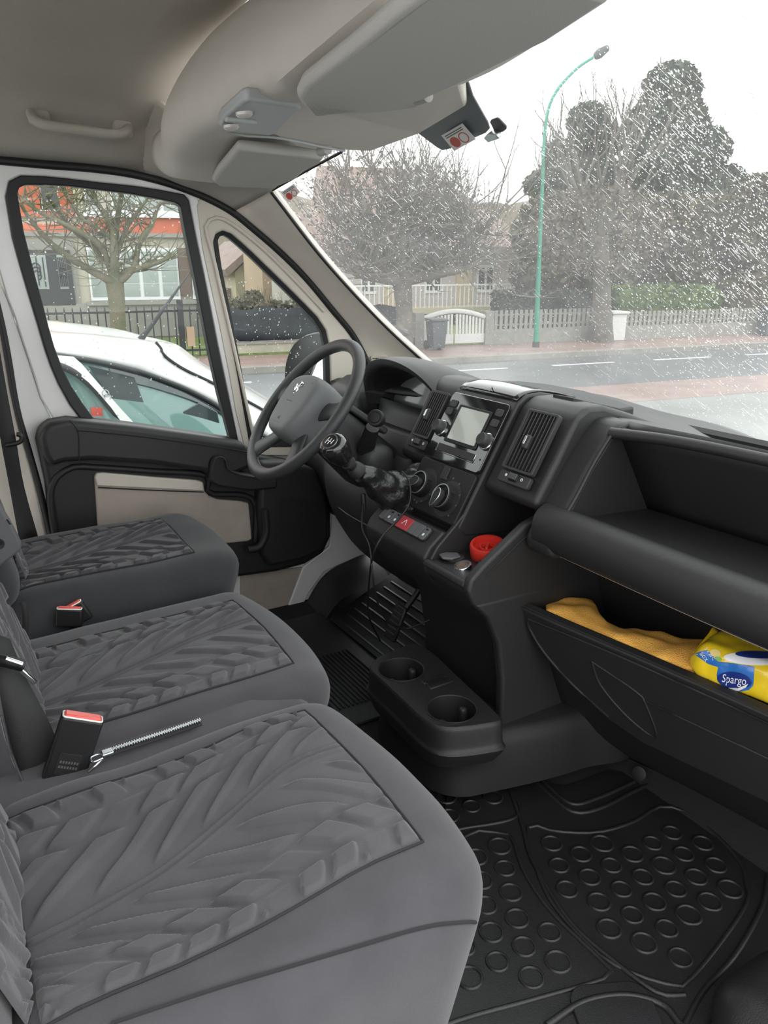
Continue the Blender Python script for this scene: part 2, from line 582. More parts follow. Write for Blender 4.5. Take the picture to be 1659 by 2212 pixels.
# ================================================================== CAB SHELL
YD = 2.25
def D(px, py, Y=YD): return S(px, py, Y=Y)

# floor with toe board
fpoly = [(-0.45, 0), (0.4, 0), (1.22, 0), (1.34, 0.05), (1.46, 0.25), (1.52, 0.55), (1.55, 0.74), (1.60, 0.74), (1.56, 0.2), (1.42, -0.04), (-0.45, -0.04)]
fl = prism('floor', [(x, 0.38, z) for x, z in fpoly], (0, 1.9, 0), 'carpet')
tag(fl, kind='structure')

# headliner
def ceil_row(x, dz=0):
    ys = [(0.50, 1.42), (0.54, 1.455), (0.64, 1.50), (0.9, 1.56), (1.36, 1.585), (1.80, 1.56), (2.02, 1.505), (2.13, 1.45), (2.20, 1.395), (2.245, 1.352)]
    return [(x, y, z + dz) for y, z in ys]
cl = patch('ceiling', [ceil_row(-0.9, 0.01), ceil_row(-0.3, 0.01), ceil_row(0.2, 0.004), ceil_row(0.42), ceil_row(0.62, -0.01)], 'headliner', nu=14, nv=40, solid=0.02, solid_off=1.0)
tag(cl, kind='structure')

# overhead shelf across the cab
def ov_row(y, a, dx=0.0, dz=0.0):
    # a = 0 at the middle of the cab, 1 at the pillar end
    mid = [(0.64, 1.575), (0.575, 1.53), (0.525, 1.46), (0.505, 1.405), (0.512, 1.368), (0.545, 1.358), (0.66, 1.375), (0.80, 1.402), (0.92, 1.43), (1.025, 1.468), (1.06, 1.50)]
    end = [(0.64, 1.44), (0.605, 1.42), (0.59, 1.39), (0.592, 1.355), (0.618, 1.329), (0.655, 1.322), (0.71, 1.318), (0.77, 1.317), (0.82, 1.314), (0.865, 1.312), (0.90, 1.34)]
    return [Vector((p[0] * (1 - a) + q[0] * a + dx * (i / 10) ** 1.5, y, p[1] * (1 - a) + q[1] * a + dz * (i / 10) ** 1.5)) for i, (p, q) in enumerate(zip(mid, end))]
oh = thing('overhead_shelf', (0.75, 1.36, 1.33), 'pale grey moulded overhead shelf spanning the cab above the windscreen', 'overhead shelf')
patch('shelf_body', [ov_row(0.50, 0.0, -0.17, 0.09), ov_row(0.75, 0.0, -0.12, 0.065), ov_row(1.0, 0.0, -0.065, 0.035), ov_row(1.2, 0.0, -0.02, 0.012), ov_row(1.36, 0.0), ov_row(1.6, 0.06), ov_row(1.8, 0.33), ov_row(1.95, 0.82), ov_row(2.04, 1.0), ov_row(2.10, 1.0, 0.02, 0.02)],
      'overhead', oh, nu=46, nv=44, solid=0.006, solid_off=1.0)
# centre panel that carries the lamp and hides the mirror wiring
bot = [S(575, 284, Z=1.348), S(640, 318, Z=1.342), S(738, 326, Z=1.345), S(800, 328, Z=1.352), S(905, 287, Z=1.372), S(1009, 229, Z=1.43), S(995, 176, Z=1.445), S(905, 214, Z=1.415), S(700, 216, Z=1.365), S(655, 224, Z=1.360), S(560, 208, Z=1.358)]
prism('centre_panel', bot, (0, 0, 0.05), 'overhead', oh, bevel=0.008, seg=3)
# seam line between shelf and lamp bay
tube('panel_seam', [S(457, 272, Z=1.365), S(520, 292, Z=1.349), S(600, 298, Z=1.342), S(700, 318, Z=1.341), S(745, 326, Z=1.343)], 0.0022, 'lamp_grey', oh, n=6, ns=16)
# reading lamp
lp = thing('reading_lamp', S(555, 250, Z=1.335), 'grey courtesy lamp with two clear spot lenses set in overhead shelf', 'lamp')
lo = [S(472, 262, Z=1.345), S(478, 250, Z=1.346), S(522, 212, Z=1.352), S(535, 208, Z=1.353), S(640, 222, Z=1.360), S(651, 229, Z=1.359), S(640, 238, Z=1.357), S(597, 282, Z=1.344), S(582, 286, Z=1.343), S(485, 275, Z=1.343)]
prism('lamp_housing', [p - Vector((0, 0, 0.006)) for p in lo], (0, 0, 0.02), 'lamp_grey', lp, bevel=0.005, seg=3)
for px, py in ((527, 242), (499, 270)):
    lathe('spot_lens', S(px, py, Z=1.337), (0.1, 0, -1), [(0, 0.013), (0.004, 0.013), (0.007, 0.010), (0.009, 0.0)], 'lamp_lens', lp, n=20)
obox('rocker_switch', S(520, 261, Z=1.336), (1, 0.1, 0), (0, 1, 0), (0, 0, 1), (0.055, 0.012, 0.008), 'lamp_grey', lp, bevel=0.003)

# sun visors
def visor(name, pts, lab, hook):
    v = thing(name, sum((Vector(p) for p in pts), Vector()) / len(pts), lab, 'sun visor', 'sun visors')
    top = [Vector(p) for p in pts]
    prism('visor_board', [p - Vector((0, 0, 0.022)) for p in top], (0, 0, 0.022), 'visor', v, bevel=0.009, seg=3)
    lathe('hook_clip', hook, (0, 1, 0), [(-0.02, 0.004), (-0.018, 0.010), (0.018, 0.010), (0.02, 0.004)], 'visor', v, n=14)
    return v
def near_z(x): return 1.352 + max(0, (x - 0.55)) * 0.215
def onov(px, py):
    z = 1.37
    for _ in range(12):
        z = near_z(S(px, py, Z=z).x) - 0.002
    return S(px, py, Z=z)
nv_pts = [onov(641, 176), onov(652, 152), onov(700, 112), onov(760, 62), onov(850, -20), onov(1000, -150), onov(1330, -60), onov(1190, 40), onov(1000, 145), onov(930, 178), onov(905, 208), onov(870, 219), onov(760, 211), onov(675, 203), onov(650, 192)]
visor('sun_visor', nv_pts, 'large grey sun visor on the passenger side of overhead shelf', onov(913, 186) - Vector((0, 0, 0.018)))
fv = [(457, 372, 1.325), (470, 350, 1.333), (512, 298, 1.349), (600, 312, 1.346), (700, 322, 1.352), (690, 331, 1.351), (660, 348, 1.344), (640, 366, 1.336), (592, 388, 1.322), (540, 390, 1.318), (470, 383, 1.322)]
visor('sun_visor', [S(a, b, Z=z + 0.004) for a, b, z in fv], 'smaller grey sun visor folded up above the driver window', S(700, 325, Z=1.340))

# corner between headliner, driver door and windscreen
seal_px = [(-60, 342), (0, 347), (100, 356), (200, 364), (290, 377), (370, 398), (440, 425), (500, 457), (550, 497), (605, 545), (660, 600), (720, 672), (765, 728), (800, 800), (812, 860)]
seal = [D(x, y, 2.235) for x, y in seal_px]
cn = patch('trim_1', [[Vector((0.52, 2.245, 1.356)), Vector((0.60, 2.245, 1.345)), D(375, 400), D(440, 425), D(503, 458)],
                      [Vector((0.52, 2.20, 1.402)), Vector((0.60, 2.19, 1.392)), S(410, 385, Y=2.15), S(480, 400, Y=2.15), S(548, 434, Y=2.16)],
                      [Vector((0.53, 2.12, 1.464)), Vector((0.61, 2.11, 1.44)), S(440, 381, Y=2.06), S(520, 393, Y=2.06), S(592, 408, Y=2.08)],
                      [Vector((0.55, 2.04, 1.510)), Vector((0.62, 2.04, 1.47)), S(470, 365, Y=2.02), S(560, 375, Y=2.02), S(610, 392, Y=2.04)]],
           'headliner', nu=14, nv=18, solid=0.01, solid_off=1.0)
tag(cn, kind='structure')
# A pillar trim
ap = thing('trim_2', D(730, 640, 2.2), None, None, kind='structure')
apr = [[D(500, 456, 2.245), D(605, 545, 2.245), D(720, 672, 2.245), D(770, 735, 2.245), D(815, 860, 2.245)],
       [D(530, 442, 2.215), D(640, 556, 2.215), D(757, 678, 2.215), D(840, 770, 2.215), D(880, 860, 2.22)],
       [D(560, 426, 2.15), D(676, 558, 2.17), D(797, 688, 2.18), D(893, 784, 2.19), D(950, 850, 2.19)],
       [S(586, 411, Y=2.10), S(701, 561, Y=2.13), S(831, 701, Y=2.16), S(946, 806, Y=2.17), S(1010, 862, Y=2.17)],
       [S(594, 404, Y=2.12), S(709, 554, Y=2.15), S(839, 694, Y=2.18), S(954, 799, Y=2.19), S(1018, 855, Y=2.19)]]
pt_ = patch('pillar_trim', apr, 'beige_trim', ap, nu=20, nv=24)
PTB = None
# tweeter grille on the pillar
def speck_rows(pts0, nu, nv, name, parent, m, r=0.0022, off=(0, -0.009, 0)):
    V_, F = [], []
    a, b, c, d = pts0
    for i in range(nu):
        for j in range(nv):
            u = (i + 0.5 + 0.5 * (j % 2)) / (nu + 0.5); v = (j + 0.5) / nv
            p = (a.lerp(b, u)).lerp(d.lerp(c, u), v) + Vector(off)
            k = len(V_)
            for q in range(6):
                an = q * math.pi / 3
                V_.append(p + Vector((math.cos(an) * r, 0, math.sin(an) * r)))
            F.append(tuple(range(k, k + 6)))
    o = add(name, V_, F, m, parent, smooth=False)
    o['kind'] = 'stuff'
    return o

# ------------------------------------------------------------------ windscreen
left = [S(578, 400, Y=2.11), S(585, 411, Y=2.11), S(701, 561, Y=2.14), S(831, 701, Y=2.17), S(946, 806, Y=2.18), S(1100, 930, Y=2.18)]
midc = [Vector((1.0, 1.38, 1.51)), Vector((1.04, 1.38, 1.475)), Vector((1.26, 1.38, 1.25)), Vector((1.50, 1.38, 1.00)), Vector((1.72, 1.38, 0.78)), Vector((1.82, 1.38, 0.68))]
near = [Vector((0.89, 0.85, 1.545)), Vector((0.925, 0.85, 1.508)), Vector((1.15, 0.82, 1.25)), Vector((1.38, 0.78, 1.00)), Vector((1.62, 0.74, 0.78)), Vector((1.72, 0.72, 0.68))]
end = [Vector((0.70, 0.50, 1.46)), Vector((0.73, 0.50, 1.43)), Vector((0.92, 0.46, 1.22)), Vector((1.14, 0.42, 0.98)), Vector((1.36, 0.38, 0.78)), Vector((1.46, 0.36, 0.68))]
m2 = [l.lerp(c, 0.5) + Vector((0.075, 0, 0.055)) for l, c in zip(left, midc)]
wsrows = [left, m2, midc, near, end]
ws = patch('window_1', wsrows, 'windscreen', nu=40, nv=36, solid=0.005, solid_off=1.0)
tag(ws, 'rain covered windscreen glass of the van', None, kind='structure')
from mathutils.bvhtree import BVHTree
def bvh_of(o):
    me = o.data
    return BVHTree.FromPolygons([v.co + o.location for v in me.vertices], [tuple(p.vertices) for p in me.polygons])
WSB = bvh_of(ws)
def onglass(px, py, bvh=None, off=-0.003):
    d = (VIEW * FPX + RIGHT * (px - IMG_W / 2) + UPV * (IMG_H / 2 - py)).normalized()
    hit, n, i, dist = (bvh or WSB).ray_cast(EYE, d)
    if hit is None: return None, None
    if n.dot(d) < 0: n = -n
    return hit + n * off, n        # n points out of the van
PTB = bvh_of(pt_)
gr = [onglass(x, y, PTB, -0.001) for x, y in ((800, 770), (806, 766), (833, 766), (849, 781), (850, 790), (846, 812), (842, 816), (810, 820), (805, 815))]
gn_ = gr[0][1]
gp = prism('speaker_grille', [g[0] for g in gr], -gn_ * 0.005, 'beige_trim', ap, bevel=0.0015)
gc = [onglass(x, y, PTB, -0.0068)[0] for x, y in ((804, 771), (836, 770), (845, 812), (810, 815))]
speck_rows(gc, 9, 10, 'grille_holes', gp, 'dark_void', 0.0027, (0, 0, 0))
tube('windscreen_seal', [p + Vector((-0.004, -0.008, -0.004)) for p in left[1:5]], 0.0045, 'rubber', ws, n=8, ns=24)
hp = [onglass(x, y)[0] for x, y in ((586, 411), (640, 380), (700, 347), (740, 326))]
if all(hp): tube('header_seal', hp, 0.004, 'rubber', ws, n=8, ns=14)

# black printed patch with the airbag sticker
pp = [(1010, 168), (1016, 180), (1024, 205), (1056, 262), (1060, 275), (1052, 284), (972, 319), (958, 322), (946, 316), (905, 285), (960, 230), (1000, 170)]
pv = [onglass(x, y, off=-0.004)[0] for x, y in pp]
bp_ = prism('printed_patch', pv, (0.002, 0, 0.002), 'black_patch', ws)
def sticker(name, px, lab, parent=None, off=-0.0065, mcol='sticker'):
    P0 = [onglass(x, y, off=off)[0] for x, y in px]
    n = onglass(px[0][0], px[0][1])[1]
    st = thing(name, sum(P0, Vector()) / 4, lab, 'sticker', 'airbag warning stickers')
    prism('backing', P0, n * 0.0012, mcol, st)
    ax = P0[1] - P0[0]; ay = P0[3] - P0[0]
    def q(u, v): return P0[0] + ax * u + ay * v - n * 0.0006
    for (cu, cv, mm, ring) in ((0.30, 0.62, 'sticker_red', 0), (0.70, 0.62, 'sticker_red', 1)):
        V_, F = [], []
        k = 20
        for i in range(k):
            a = 2 * math.pi * i / k
            V_.append(q(cu + 0.19 * math.cos(a), cv + 0.30 * math.sin(a)))
        if ring:
            for i in range(k):
                a = 2 * math.pi * i / k
                V_.append(q(cu + 0.15 * math.cos(a), cv + 0.24 * math.sin(a)))
            F = [(i, (i + 1) % k, k + (i + 1) % k, k + i) for i in range(k)]
        else:
            F = [tuple(range(k))]
        add('warning_disc', V_, F, mm, st, smooth=False)
    for i in range(2):
        v0 = 0.10 + i * 0.11
        add('print_line', [q(0.1, v0), q(0.9, v0), q(0.9, v0 + 0.05), q(0.1, v0 + 0.05)], [(0, 1, 2, 3)], 'switch_grey', st, smooth=False)
    return st
sticker('warning_sticker', [(609, 412), (636, 394), (650, 412), (624, 434)], 'white and red warning sticker in top corner of windscreen by pillar')
sticker('warning_sticker', [(961, 284), (1007, 257), (1036, 291), (989, 317)], 'white and red warning sticker on black windscreen patch by sensor', off=-0.014)
sh = onglass(874, 722)[0]
ds = [onglass(x, y, off=-0.005)[0] for x, y in ((851, 699), (862, 706), (884, 722), (873, 724))]
dst = prism('plastic_tab', ds, (0.003, -0.002, 0), 'sticker')
tag(dst, 'small pale plastic tab stuck low on windscreen beside pillar', 'tab')
# mirror foot on the glass
mf = thing('mirror_foot', onglass(1080, 272)[0], 'small grey metal foot glued to windscreen for inside mirror', 'mirror foot')
mo, mn = onglass(1080, 268, off=-0.006)
prism('glue_plate', [onglass(x, y, off=-0.004)[0] for x, y in ((1063, 258), (1066, 253), (1078, 249), (1083, 252), (1098, 268), (1098, 274), (1092, 279), (1075, 283), (1070, 272))], -mn * 0.004, 'plastic_grey', mf, bevel=0.001)
prism('mounting_wedge', [onglass(x, y, off=-0.008)[0] for x, y in ((1058, 283), (1070, 273), (1085, 275), (1092, 284), (1068, 293))], -mn * 0.014, 'silver', mf, bevel=0.002)

# ------------------------------------------------------------------ driver door
dr = thing('door_1', D(400, 900), None, None, kind='structure')
dr['label'] = 'white painted van door seen from inside beside the driver seat'
win_in = [(38, 418), (42, 405), (55, 399), (100, 399), (150, 402), (215, 410), (280, 418), (335, 428), (378, 437), (390, 445), (400, 500), (425, 620), (448, 740), (472, 850), (497, 945), (400, 930), (300, 916), (202, 903), (178, 870), (155, 835), (135, 795), (118, 750), (105, 705), (94, 661), (72, 580), (52, 501)]
win_out = [(13, 425), (20, 392), (45, 379), (100, 381), (150, 386), (215, 394), (285, 401), (340, 409), (398, 420), (408, 432), (420, 495), (446, 620), (470, 742), (493, 850), (517, 962), (400, 950), (300, 938), (190, 925), (152, 875), (127, 830), (110, 790), (97, 752), (84, 707), (70, 661), (46, 580), (28, 515)]
q_in = [(471, 520), (475, 511), (484, 508), (495, 514), (515, 531), (540, 554), (576, 589), (612, 624), (650, 662), (678, 691), (695, 717), (701, 746), (703, 800), (704, 860), (704, 945), (650, 946), (600, 947), (549, 948), (538, 888), (523, 803), (513, 750), (504, 698), (490, 630), (479, 575)]
q_out = [(462, 525), (467, 506), (482, 498), (500, 505), (522, 524), (548, 548), (583, 582), (619, 617), (657, 655), (686, 685), (704, 713), (711, 745), (713, 800), (714, 860), (714, 965), (650, 965), (600, 965), (541, 965), (528, 888), (513, 803), (503, 750), (494, 698), (480, 630), (470, 575)]
# painted frame: outer skin between the weather seal and the two windows
fr_out = [(-30, 420), (-20, 345), (20, 345), (80, 350), (150, 357), (220, 364), (290, 374), (350, 389), (405, 408), (428, 420), (436, 495), (460, 620), (484, 742), (508, 850), (533, 985), (400, 985), (300, 985), (150, 985), (112, 900), (88, 860), (70, 800), (50, 742), (30, 680), (14, 640), (-6, 570), (-20, 500)]
ring_plate('window_frame', [D(*p, 2.238) for p in fr_out], [D(*p, 2.238) for p in win_out], (0, 0.02, 0), 'white_paint', dr, bevel=0.004)
ring_plate('window_rubber', [D(*p, 2.228) for p in win_out], [D(*p, 2.232) for p in win_in], (0, 0.03, 0), 'rubber', dr, bevel=0.003)
# pillar between the two panes and the triangular surround
tri_out = [(424, 440), (440, 418), (470, 436), (505, 457), (540, 490), (570, 515), (605, 548), (640, 583), (675, 620), (710, 662), (745, 706), (768, 738), (785, 800), (795, 860), (800, 985), (650, 985), (600, 985), (532, 985), (508, 888), (493, 803), (481, 745), (470, 690), (452, 610), (436, 535)]
ring_plate('quarter_frame', [D(*p, 2.236) for p in tri_out], [D(*p, 2.236) for p in q_out], (0, 0.022, 0), 'beige_trim', dr, bevel=0.006)
ring_plate('quarter_rubber', [D(*p, 2.232) for p in q_out], [D(*p, 2.238) for p in q_in], (0, 0.02, 0), 'rubber', dr, bevel=0.002)
# raised beige moulding around the quarter pane
mo_pts = [(549, 950), (523, 830), (503, 740), (480, 640), (462, 560), (448, 510), (444, 490), (452, 476), (470, 470), (492, 478), (530, 505), (580, 548), (640, 608), (700, 672)]
tube('quarter_moulding', [D(x, y, 2.233) for x, y in mo_pts], 0.0055, 'beige_trim', dr, n=8, ns=50)
tube('weather_seal', seal, 0.010, 'rubber', dr, n=10, ns=70)
# white return of the door at the rear edge
ring = [(-40, 520), (14, 640), (50, 742), (88, 860), (112, 905), (140, 1000), (150, 1160), (100, 1160), (60, 1000), (20, 800), (-40, 620)]
prism('door_rear_skin', [D(*p, 2.246) for p in ring], (0, 0.012, 0), 'white_paint', dr, bevel=0.003)
prism('door_lower_skin', [D(*p, 2.246) for p in [(90, 980), (800, 985), (790, 1230), (650, 1400), (130, 1400)]], (0, 0.012, 0), 'white_paint', dr)
# trim panel (black) as a raised moulded piece with its armrest ledge
tp_out = [(82, 955), (88, 928), (110, 912), (150, 905), (300, 921), (420, 938), (520, 955), (535, 965), (560, 985), (640, 1000), (690, 1015), (708, 1060), (716, 1110), (716, 1160), (700, 1195), (660, 1220), (600, 1236), (500, 1250), (300, 1270), (125, 1290), (122, 1180), (105, 1060)]
prism('trim_panel', [D(*p, 2.175) for p in tp_out], (0, 0.07, 0), 'dash_matte', dr, bevel=0.014, seg=4)
ledge = [(86, 950), (90, 930), (110, 914), (150, 906), (300, 922), (420, 939), (530, 957), (540, 975), (545, 1010), (500, 1030), (470, 1042), (440, 1020), (330, 1004), (200, 996), (140, 1000), (110, 1010), (95, 985)]
prism('armrest_rail', [D(*p, 2.14) for p in ledge], (0, 0.06, 0), 'dash', dr, bevel=0.016, seg=4)
tube('rail_cut', [D(151, 908, 2.143), D(163, 921, 2.137), D(170, 940, 2.137), D(172, 1000, 2.137)], 0.0012, 'black', dr, n=5, ns=12)
tube('rail_crease', [D(166, 930, 2.1385), D(300, 943, 2.1385), D(420, 959, 2.1385), D(540, 977, 2.1385)], 0.0012, 'black', dr, n=5, ns=14)
ins = [(204, 1030), (208, 1022), (225, 1021), (330, 1030), (425, 1037), (440, 1041), (443, 1062), (452, 1072), (470, 1079), (520, 1083), (538, 1087), (541, 1120), (545, 1165), (535, 1170), (440, 1180), (230, 1180), (214, 1172), (209, 1100)]
prism('cloth_insert', [D(*p, 2.166) for p in ins], (0, 0.03, 0), 'door_cloth', dr, bevel=0.006, seg=3)
tube('insert_ledge', [D(212, 1053, 2.163), D(330, 1059, 2.163), D(440, 1063, 2.163)], 0.0018, 'seam', dr, n=5, ns=10)
prism('insert_upper', [D(*p, 2.160) for p in [(205, 1032), (209, 1023), (225, 1022), (330, 1031), (425, 1038), (439, 1042), (441, 1061), (330, 1056), (210, 1050)]], (0, 0.02, 0), 'beige_trim', dr, bevel=0.004)
# surround that steps down around the insert
tube('insert_rim', [D(x, y, 2.17) for x, y in ((122, 1180), (110, 1060), (150, 1012), (210, 1010), (330, 1018), (445, 1027), (452, 1065), (545, 1078), (552, 1170))], 0.009, 'dash_matte', dr, n=8, ns=40)
# pull handle
hd = prism('door_pull', [D(*p, 2.12) for p in [(456, 1000), (462, 988), (478, 986), (488, 992), (492, 1012), (510, 1020), (560, 1030), (600, 1038), (600, 1056), (540, 1062), (470, 1052), (452, 1040)]], (0, 0.05, 0), 'dash_matte', dr, bevel=0.008, seg=3)
tube('pull_lip', [D(x, y, 2.118) for x, y in ((459, 1006), (466, 990), (478, 987), (487, 994), (493, 1012), (515, 1024), (562, 1033))], 0.0028, 'dash_grey', hd, n=6, ns=24)
# speaker bulge at the front of the door
sp = prism('speaker_cover', [D(*p, 2.13) for p in [(565, 1000), (620, 998), (680, 1012), (702, 1050), (712, 1110), (712, 1160), (695, 1192), (650, 1212), (585, 1226), (568, 1200), (560, 1100)]], (0, 0.06, 0), 'dash_matte', dr, bevel=0.014, seg=4)
speck_rows([D(598, 1072, 2.13), D(692, 1080, 2.13), D(700, 1180, 2.13), D(590, 1200, 2.13)], 30, 30, 'speaker_mesh', sp, 'black', 0.0022, (0, -0.0006, 0))
tube('pocket_rim', [D(x, y, 2.12) for x, y in ((535, 1188), (560, 1182), (575, 1150), (572, 1100))], 0.012, 'dash_matte', dr, n=8, ns=12)
# inner lower door and sill in body colours
si = thing('trim_3', D(650, 1280), None, None, kind='structure')
prism('sill_panel', [D(*p, 2.24) for p in [(520, 1240), (660, 1225), (646, 1300), (625, 1345), (600, 1400), (520, 1400)]], (0, 0.02, 0), 'door_cloth', si)
prism('sill_paint', [D(*p, 2.235) for p in [(655, 1225), (712, 1180), (722, 1080), (712, 1020), (790, 1030), (790, 1200), (770, 1205), (700, 1235), (665, 1285), (640, 1345), (610, 1345)]], (0, 0.03, 0), 'white_paint', si, bevel=0.004)
wa = patch('wheel_arch_lining', [[D(800, 1195, 2.23), D(770, 1203, 2.23), D(705, 1238, 2.23), D(668, 1290, 2.23), D(640, 1350, 2.23)],
                                 [S(820, 1215, Y=2.16), S(780, 1222, Y=2.16), S(722, 1255, Y=2.16), S(688, 1300, Y=2.16), S(662, 1352, Y=2.16)],
                                 [S(850, 1260, Y=2.05), S(800, 1270, Y=2.05), S(745, 1290, Y=2.05), S(712, 1325, Y=2.06), S(690, 1365, Y=2.07)]], 'rubber', si, nu=12, nv=20)

# glass panes
def pane(name, px, Y, lab):
    P0 = [D(*p, Y) for p in px]
    o = prism(name, P0, (0, 0.004, 0), 'side_glass')
    o['kind'] = 'structure'; o['label'] = lab
    return o
w2 = pane('window_2', [((x - 270) * 1.02 + 270, (y - 670) * 1.02 + 670) for x, y in win_in], 2.250, 'raised side window glass in the driver door')
w3 = pane('window_3', [((x - 600) * 1.02 + 600, (y - 740) * 1.02 + 740) for x, y in q_in], 2.251, 'fixed triangular quarter glass ahead of the driver door window')

# B pillar with belt
bpil = thing('trim_4', D(60, 1000), None, None, kind='structure')
prism('pillar_cover', [D(*p, 2.235) for p in [(-90, 300), (-50, 420), (-4, 640), (26, 830), (52, 945), (78, 1040), (110, 1180), (110, 1400), (-400, 1400), (-400, 300)]], (0, 0.03, 0), 'beige_trim', bpil, bevel=0.01, seg=3)
tube('pillar_seal', [D(x, y, 2.228) for x, y in ((-40, 520), (8, 720), (36, 880), (60, 965), (84, 1050), (112, 1165))], 0.008, 'rubber', bpil, n=8, ns=24)
sb = thing('seat_belt', D(15, 1000, 2.16), 'black driver seat belt hanging in front of the door pillar', 'seat belt', 'seat belts')
patch('belt_webbing', [[S(-40, 700, Y=2.16), S(-10, 700, Y=2.16)], [S(-14, 860, Y=2.14), S(16, 850, Y=2.14)], [S(2, 955, Y=2.12), S(34, 945, Y=2.12)], [S(20, 1050, Y=2.14), S(52, 1050, Y=2.14)], [S(42, 1170, Y=2.16), S(84, 1165, Y=2.16)]], 'webbing', sb, nu=16, solid=0.002)
tube('belt_guide', [S(x, y, Y=2.115) for x, y in ((12, 962), (40, 956), (47, 948), (44, 940), (36, 938))], 0.006, 'black', sb, n=8, ns=14)

# grab handle above the door
gh = thing('grab_handle', S(170, 262, Y=2.12), 'beige plastic grab handle fixed to headliner above driver window', 'grab handle')
for a, b in (((78, 235), (88, 258)), ((262, 268), (266, 285))):
    c = (S(*a, Y=2.15) + S(*b, Y=2.13)) / 2
    rbox('handle_mount', c, (0.048, 0.035, 0.05), 0.012, 'headliner', gh, (8, 8, 8))
tube('handle_grip', [S(x, y, Y=Yy) for x, y, Yy in ((66, 232, 2.15), (70, 252, 2.11), (92, 268, 2.085), (170, 280, 2.08), (245, 290, 2.085), (272, 284, 2.11), (280, 268, 2.15))], 0.0115, 'headliner', gh, n=12, ns=36)
# ================================================================== DASHBOARD
db = thing('dashboard', (1.2, 1.36, 0.3), 'black moulded plastic dashboard running the full width of the cab', 'dashboard')
PT = Vector((1.080, 1.36, 0.828)); PV = Vector((-0.502, 0, -0.865)).normalized(); PU = Vector((0, -1, 0)); PN = Vector((-0.865, 0, 0.502)).normalized()
def PF(u, v, n=0.0): return PT + PU * u + PV * v + PN * n

def fill_plate(name, outer, holes, vec, m, parent=None, bevel=0.0):
    """plate with holes; outer / holes are lists of 3D points in one plane"""
    bm = bmesh.new()
    edges = []; loops = []
    for lp_ in [outer] + holes:
        vs_ = [bm.verts.new(Vector(p)) for p in lp_]
        loops.append(vs_)
        for i in range(len(vs_)):
            edges.append(bm.edges.new((vs_[i], vs_[(i + 1) % len(vs_)])))
    bmesh.ops.triangle_fill(bm, edges=edges, use_beauty=True)
    top = list(bm.faces)
    vec = Vector(vec)
    vmap = {v: bm.verts.new(v.co + vec) for v in list(bm.verts)}
    for f in top:
        bm.faces.new([vmap[v] for v in reversed(f.verts)])
    for vs_ in loops:
        for i in range(len(vs_)):
            a, b = vs_[i], vs_[(i + 1) % len(vs_)]
            bm.faces.new((a, b, vmap[b], vmap[a]))
    me = bpy.data.meshes.new(name)
    c = sum((v.co for v in bm.verts), Vector()) / len(bm.verts)
    for v in bm.verts: v.co -= c
    bm.to_mesh(me); bm.free()
    return finish(name, me, c, m, parent, bevel=bevel)

# ---- upper skin of the dash, from the windscreen base to the front edges
def topx(y): return 1.80 - 0.44 * ((y - 1.30) / 0.85) ** 2
rows = []
for y, fx, fz, bz in ((2.235, 1.135, 0.745, 0.735), (2.10, 1.135, 0.757, 0.75), (1.95, 1.15, 0.768, 0.755), (1.75, 1.19, 0.775, 0.76), (1.62, 1.20, 0.795, 0.765),
                      (1.45, 1.20, 0.832, 0.74), (1.25, 1.20, 0.828, 0.73), (1.10, 1.20, 0.812, 0.71), (1.02, 1.165, 0.816, 0.69), (0.85, 1.175, 0.816, 0.67), (0.65, 1.19, 0.810, 0.66), (0.45, 1.20, 0.798, 0.65)):
    bx_ = topx(y)
    rows.append([(fx, y, fz - 0.012), (fx + 0.012, y, fz), (fx + (bx_ - fx) * 0.3, y, fz * 0.60 + bz * 0.40 + (0.004 if y < 1.5 else 0.012)), (fx + (bx_ - fx) * 0.65, y, bz + 0.008), (bx_, y, bz - 0.03)])
patch('upper_pad', rows, 'dash', db, nu=60, nv=20, solid=0.008, solid_off=1.0)
# lid of the top tray near the windscreen
lidp = [S(1048, 834, Z=0.842), S(1062, 829, Z=0.845), S(1120, 829, Z=0.845), S(1180, 836, Z=0.84), S(1260, 850, Z=0.832), S(1330, 871, Z=0.82), S(1371, 886, Z=0.81), S(1340, 892, Z=0.808), S(1260, 874, Z=0.822), S(1180, 855, Z=0.835), S(1100, 848, Z=0.842)]
prism('tray_lid', [p + Vector((0, 0, 0.008)) for p in lidp], (0, 0, -0.05), 'dash_grey', db, bevel=0.005, seg=3)
tube('lid_seam', [S(1066, 829, Z=0.853), S(1062, 838, Z=0.852), S(1056, 846, Z=0.850)], 0.0012, 'black', db, n=5, ns=6)

# ---- firewall side of the dash (hidden body that closes it towards the engine)
prism('rear_body', [(1.30, 0.45, 0.74), (1.55, 0.45, 0.70), (1.52, 0.45, 0.30), (1.40, 0.45, 0.30)], (0, 1.75, 0), 'dash_matte', db)

# ---- centre stack
prism('centre_stack', [(1.50, 1.250, 0.74), (1.40, 1.250, 0.79), (1.24, 1.250, 0.834), (1.15, 1.250, 0.852), (1.110, 1.250, 0.850), (1.083, 1.250, 0.833), (0.935, 1.250, 0.578), (0.955, 1.250, 0.555), (1.50, 1.250, 0.50)],
      (0, 0.22, 0), 'dash', db, bevel=0.006, seg=3)
def pod(y0, y1, dx, name):
    poly = [(1.50 + dx, 0.73), (1.38 + dx, 0.778), (1.25 + dx, 0.822), (1.17 + dx, 0.846), (1.125 + dx, 0.848), (1.094 + dx, 0.830), (1.05 + dx, 0.75), (0.998 + dx, 0.665), (1.012 + dx, 0.648), (1.07 + dx, 0.628), (1.50 + dx, 0.60)]
    return prism(name, [(x, y0, z) for x, z in poly], (0, y1 - y0, 0), 'dash', db, bevel=0.016, seg=4)
pod(1.086, 1.252, 0.0, 'vent_pod'); pod(1.468, 1.605, 0.012, 'vent_pod')

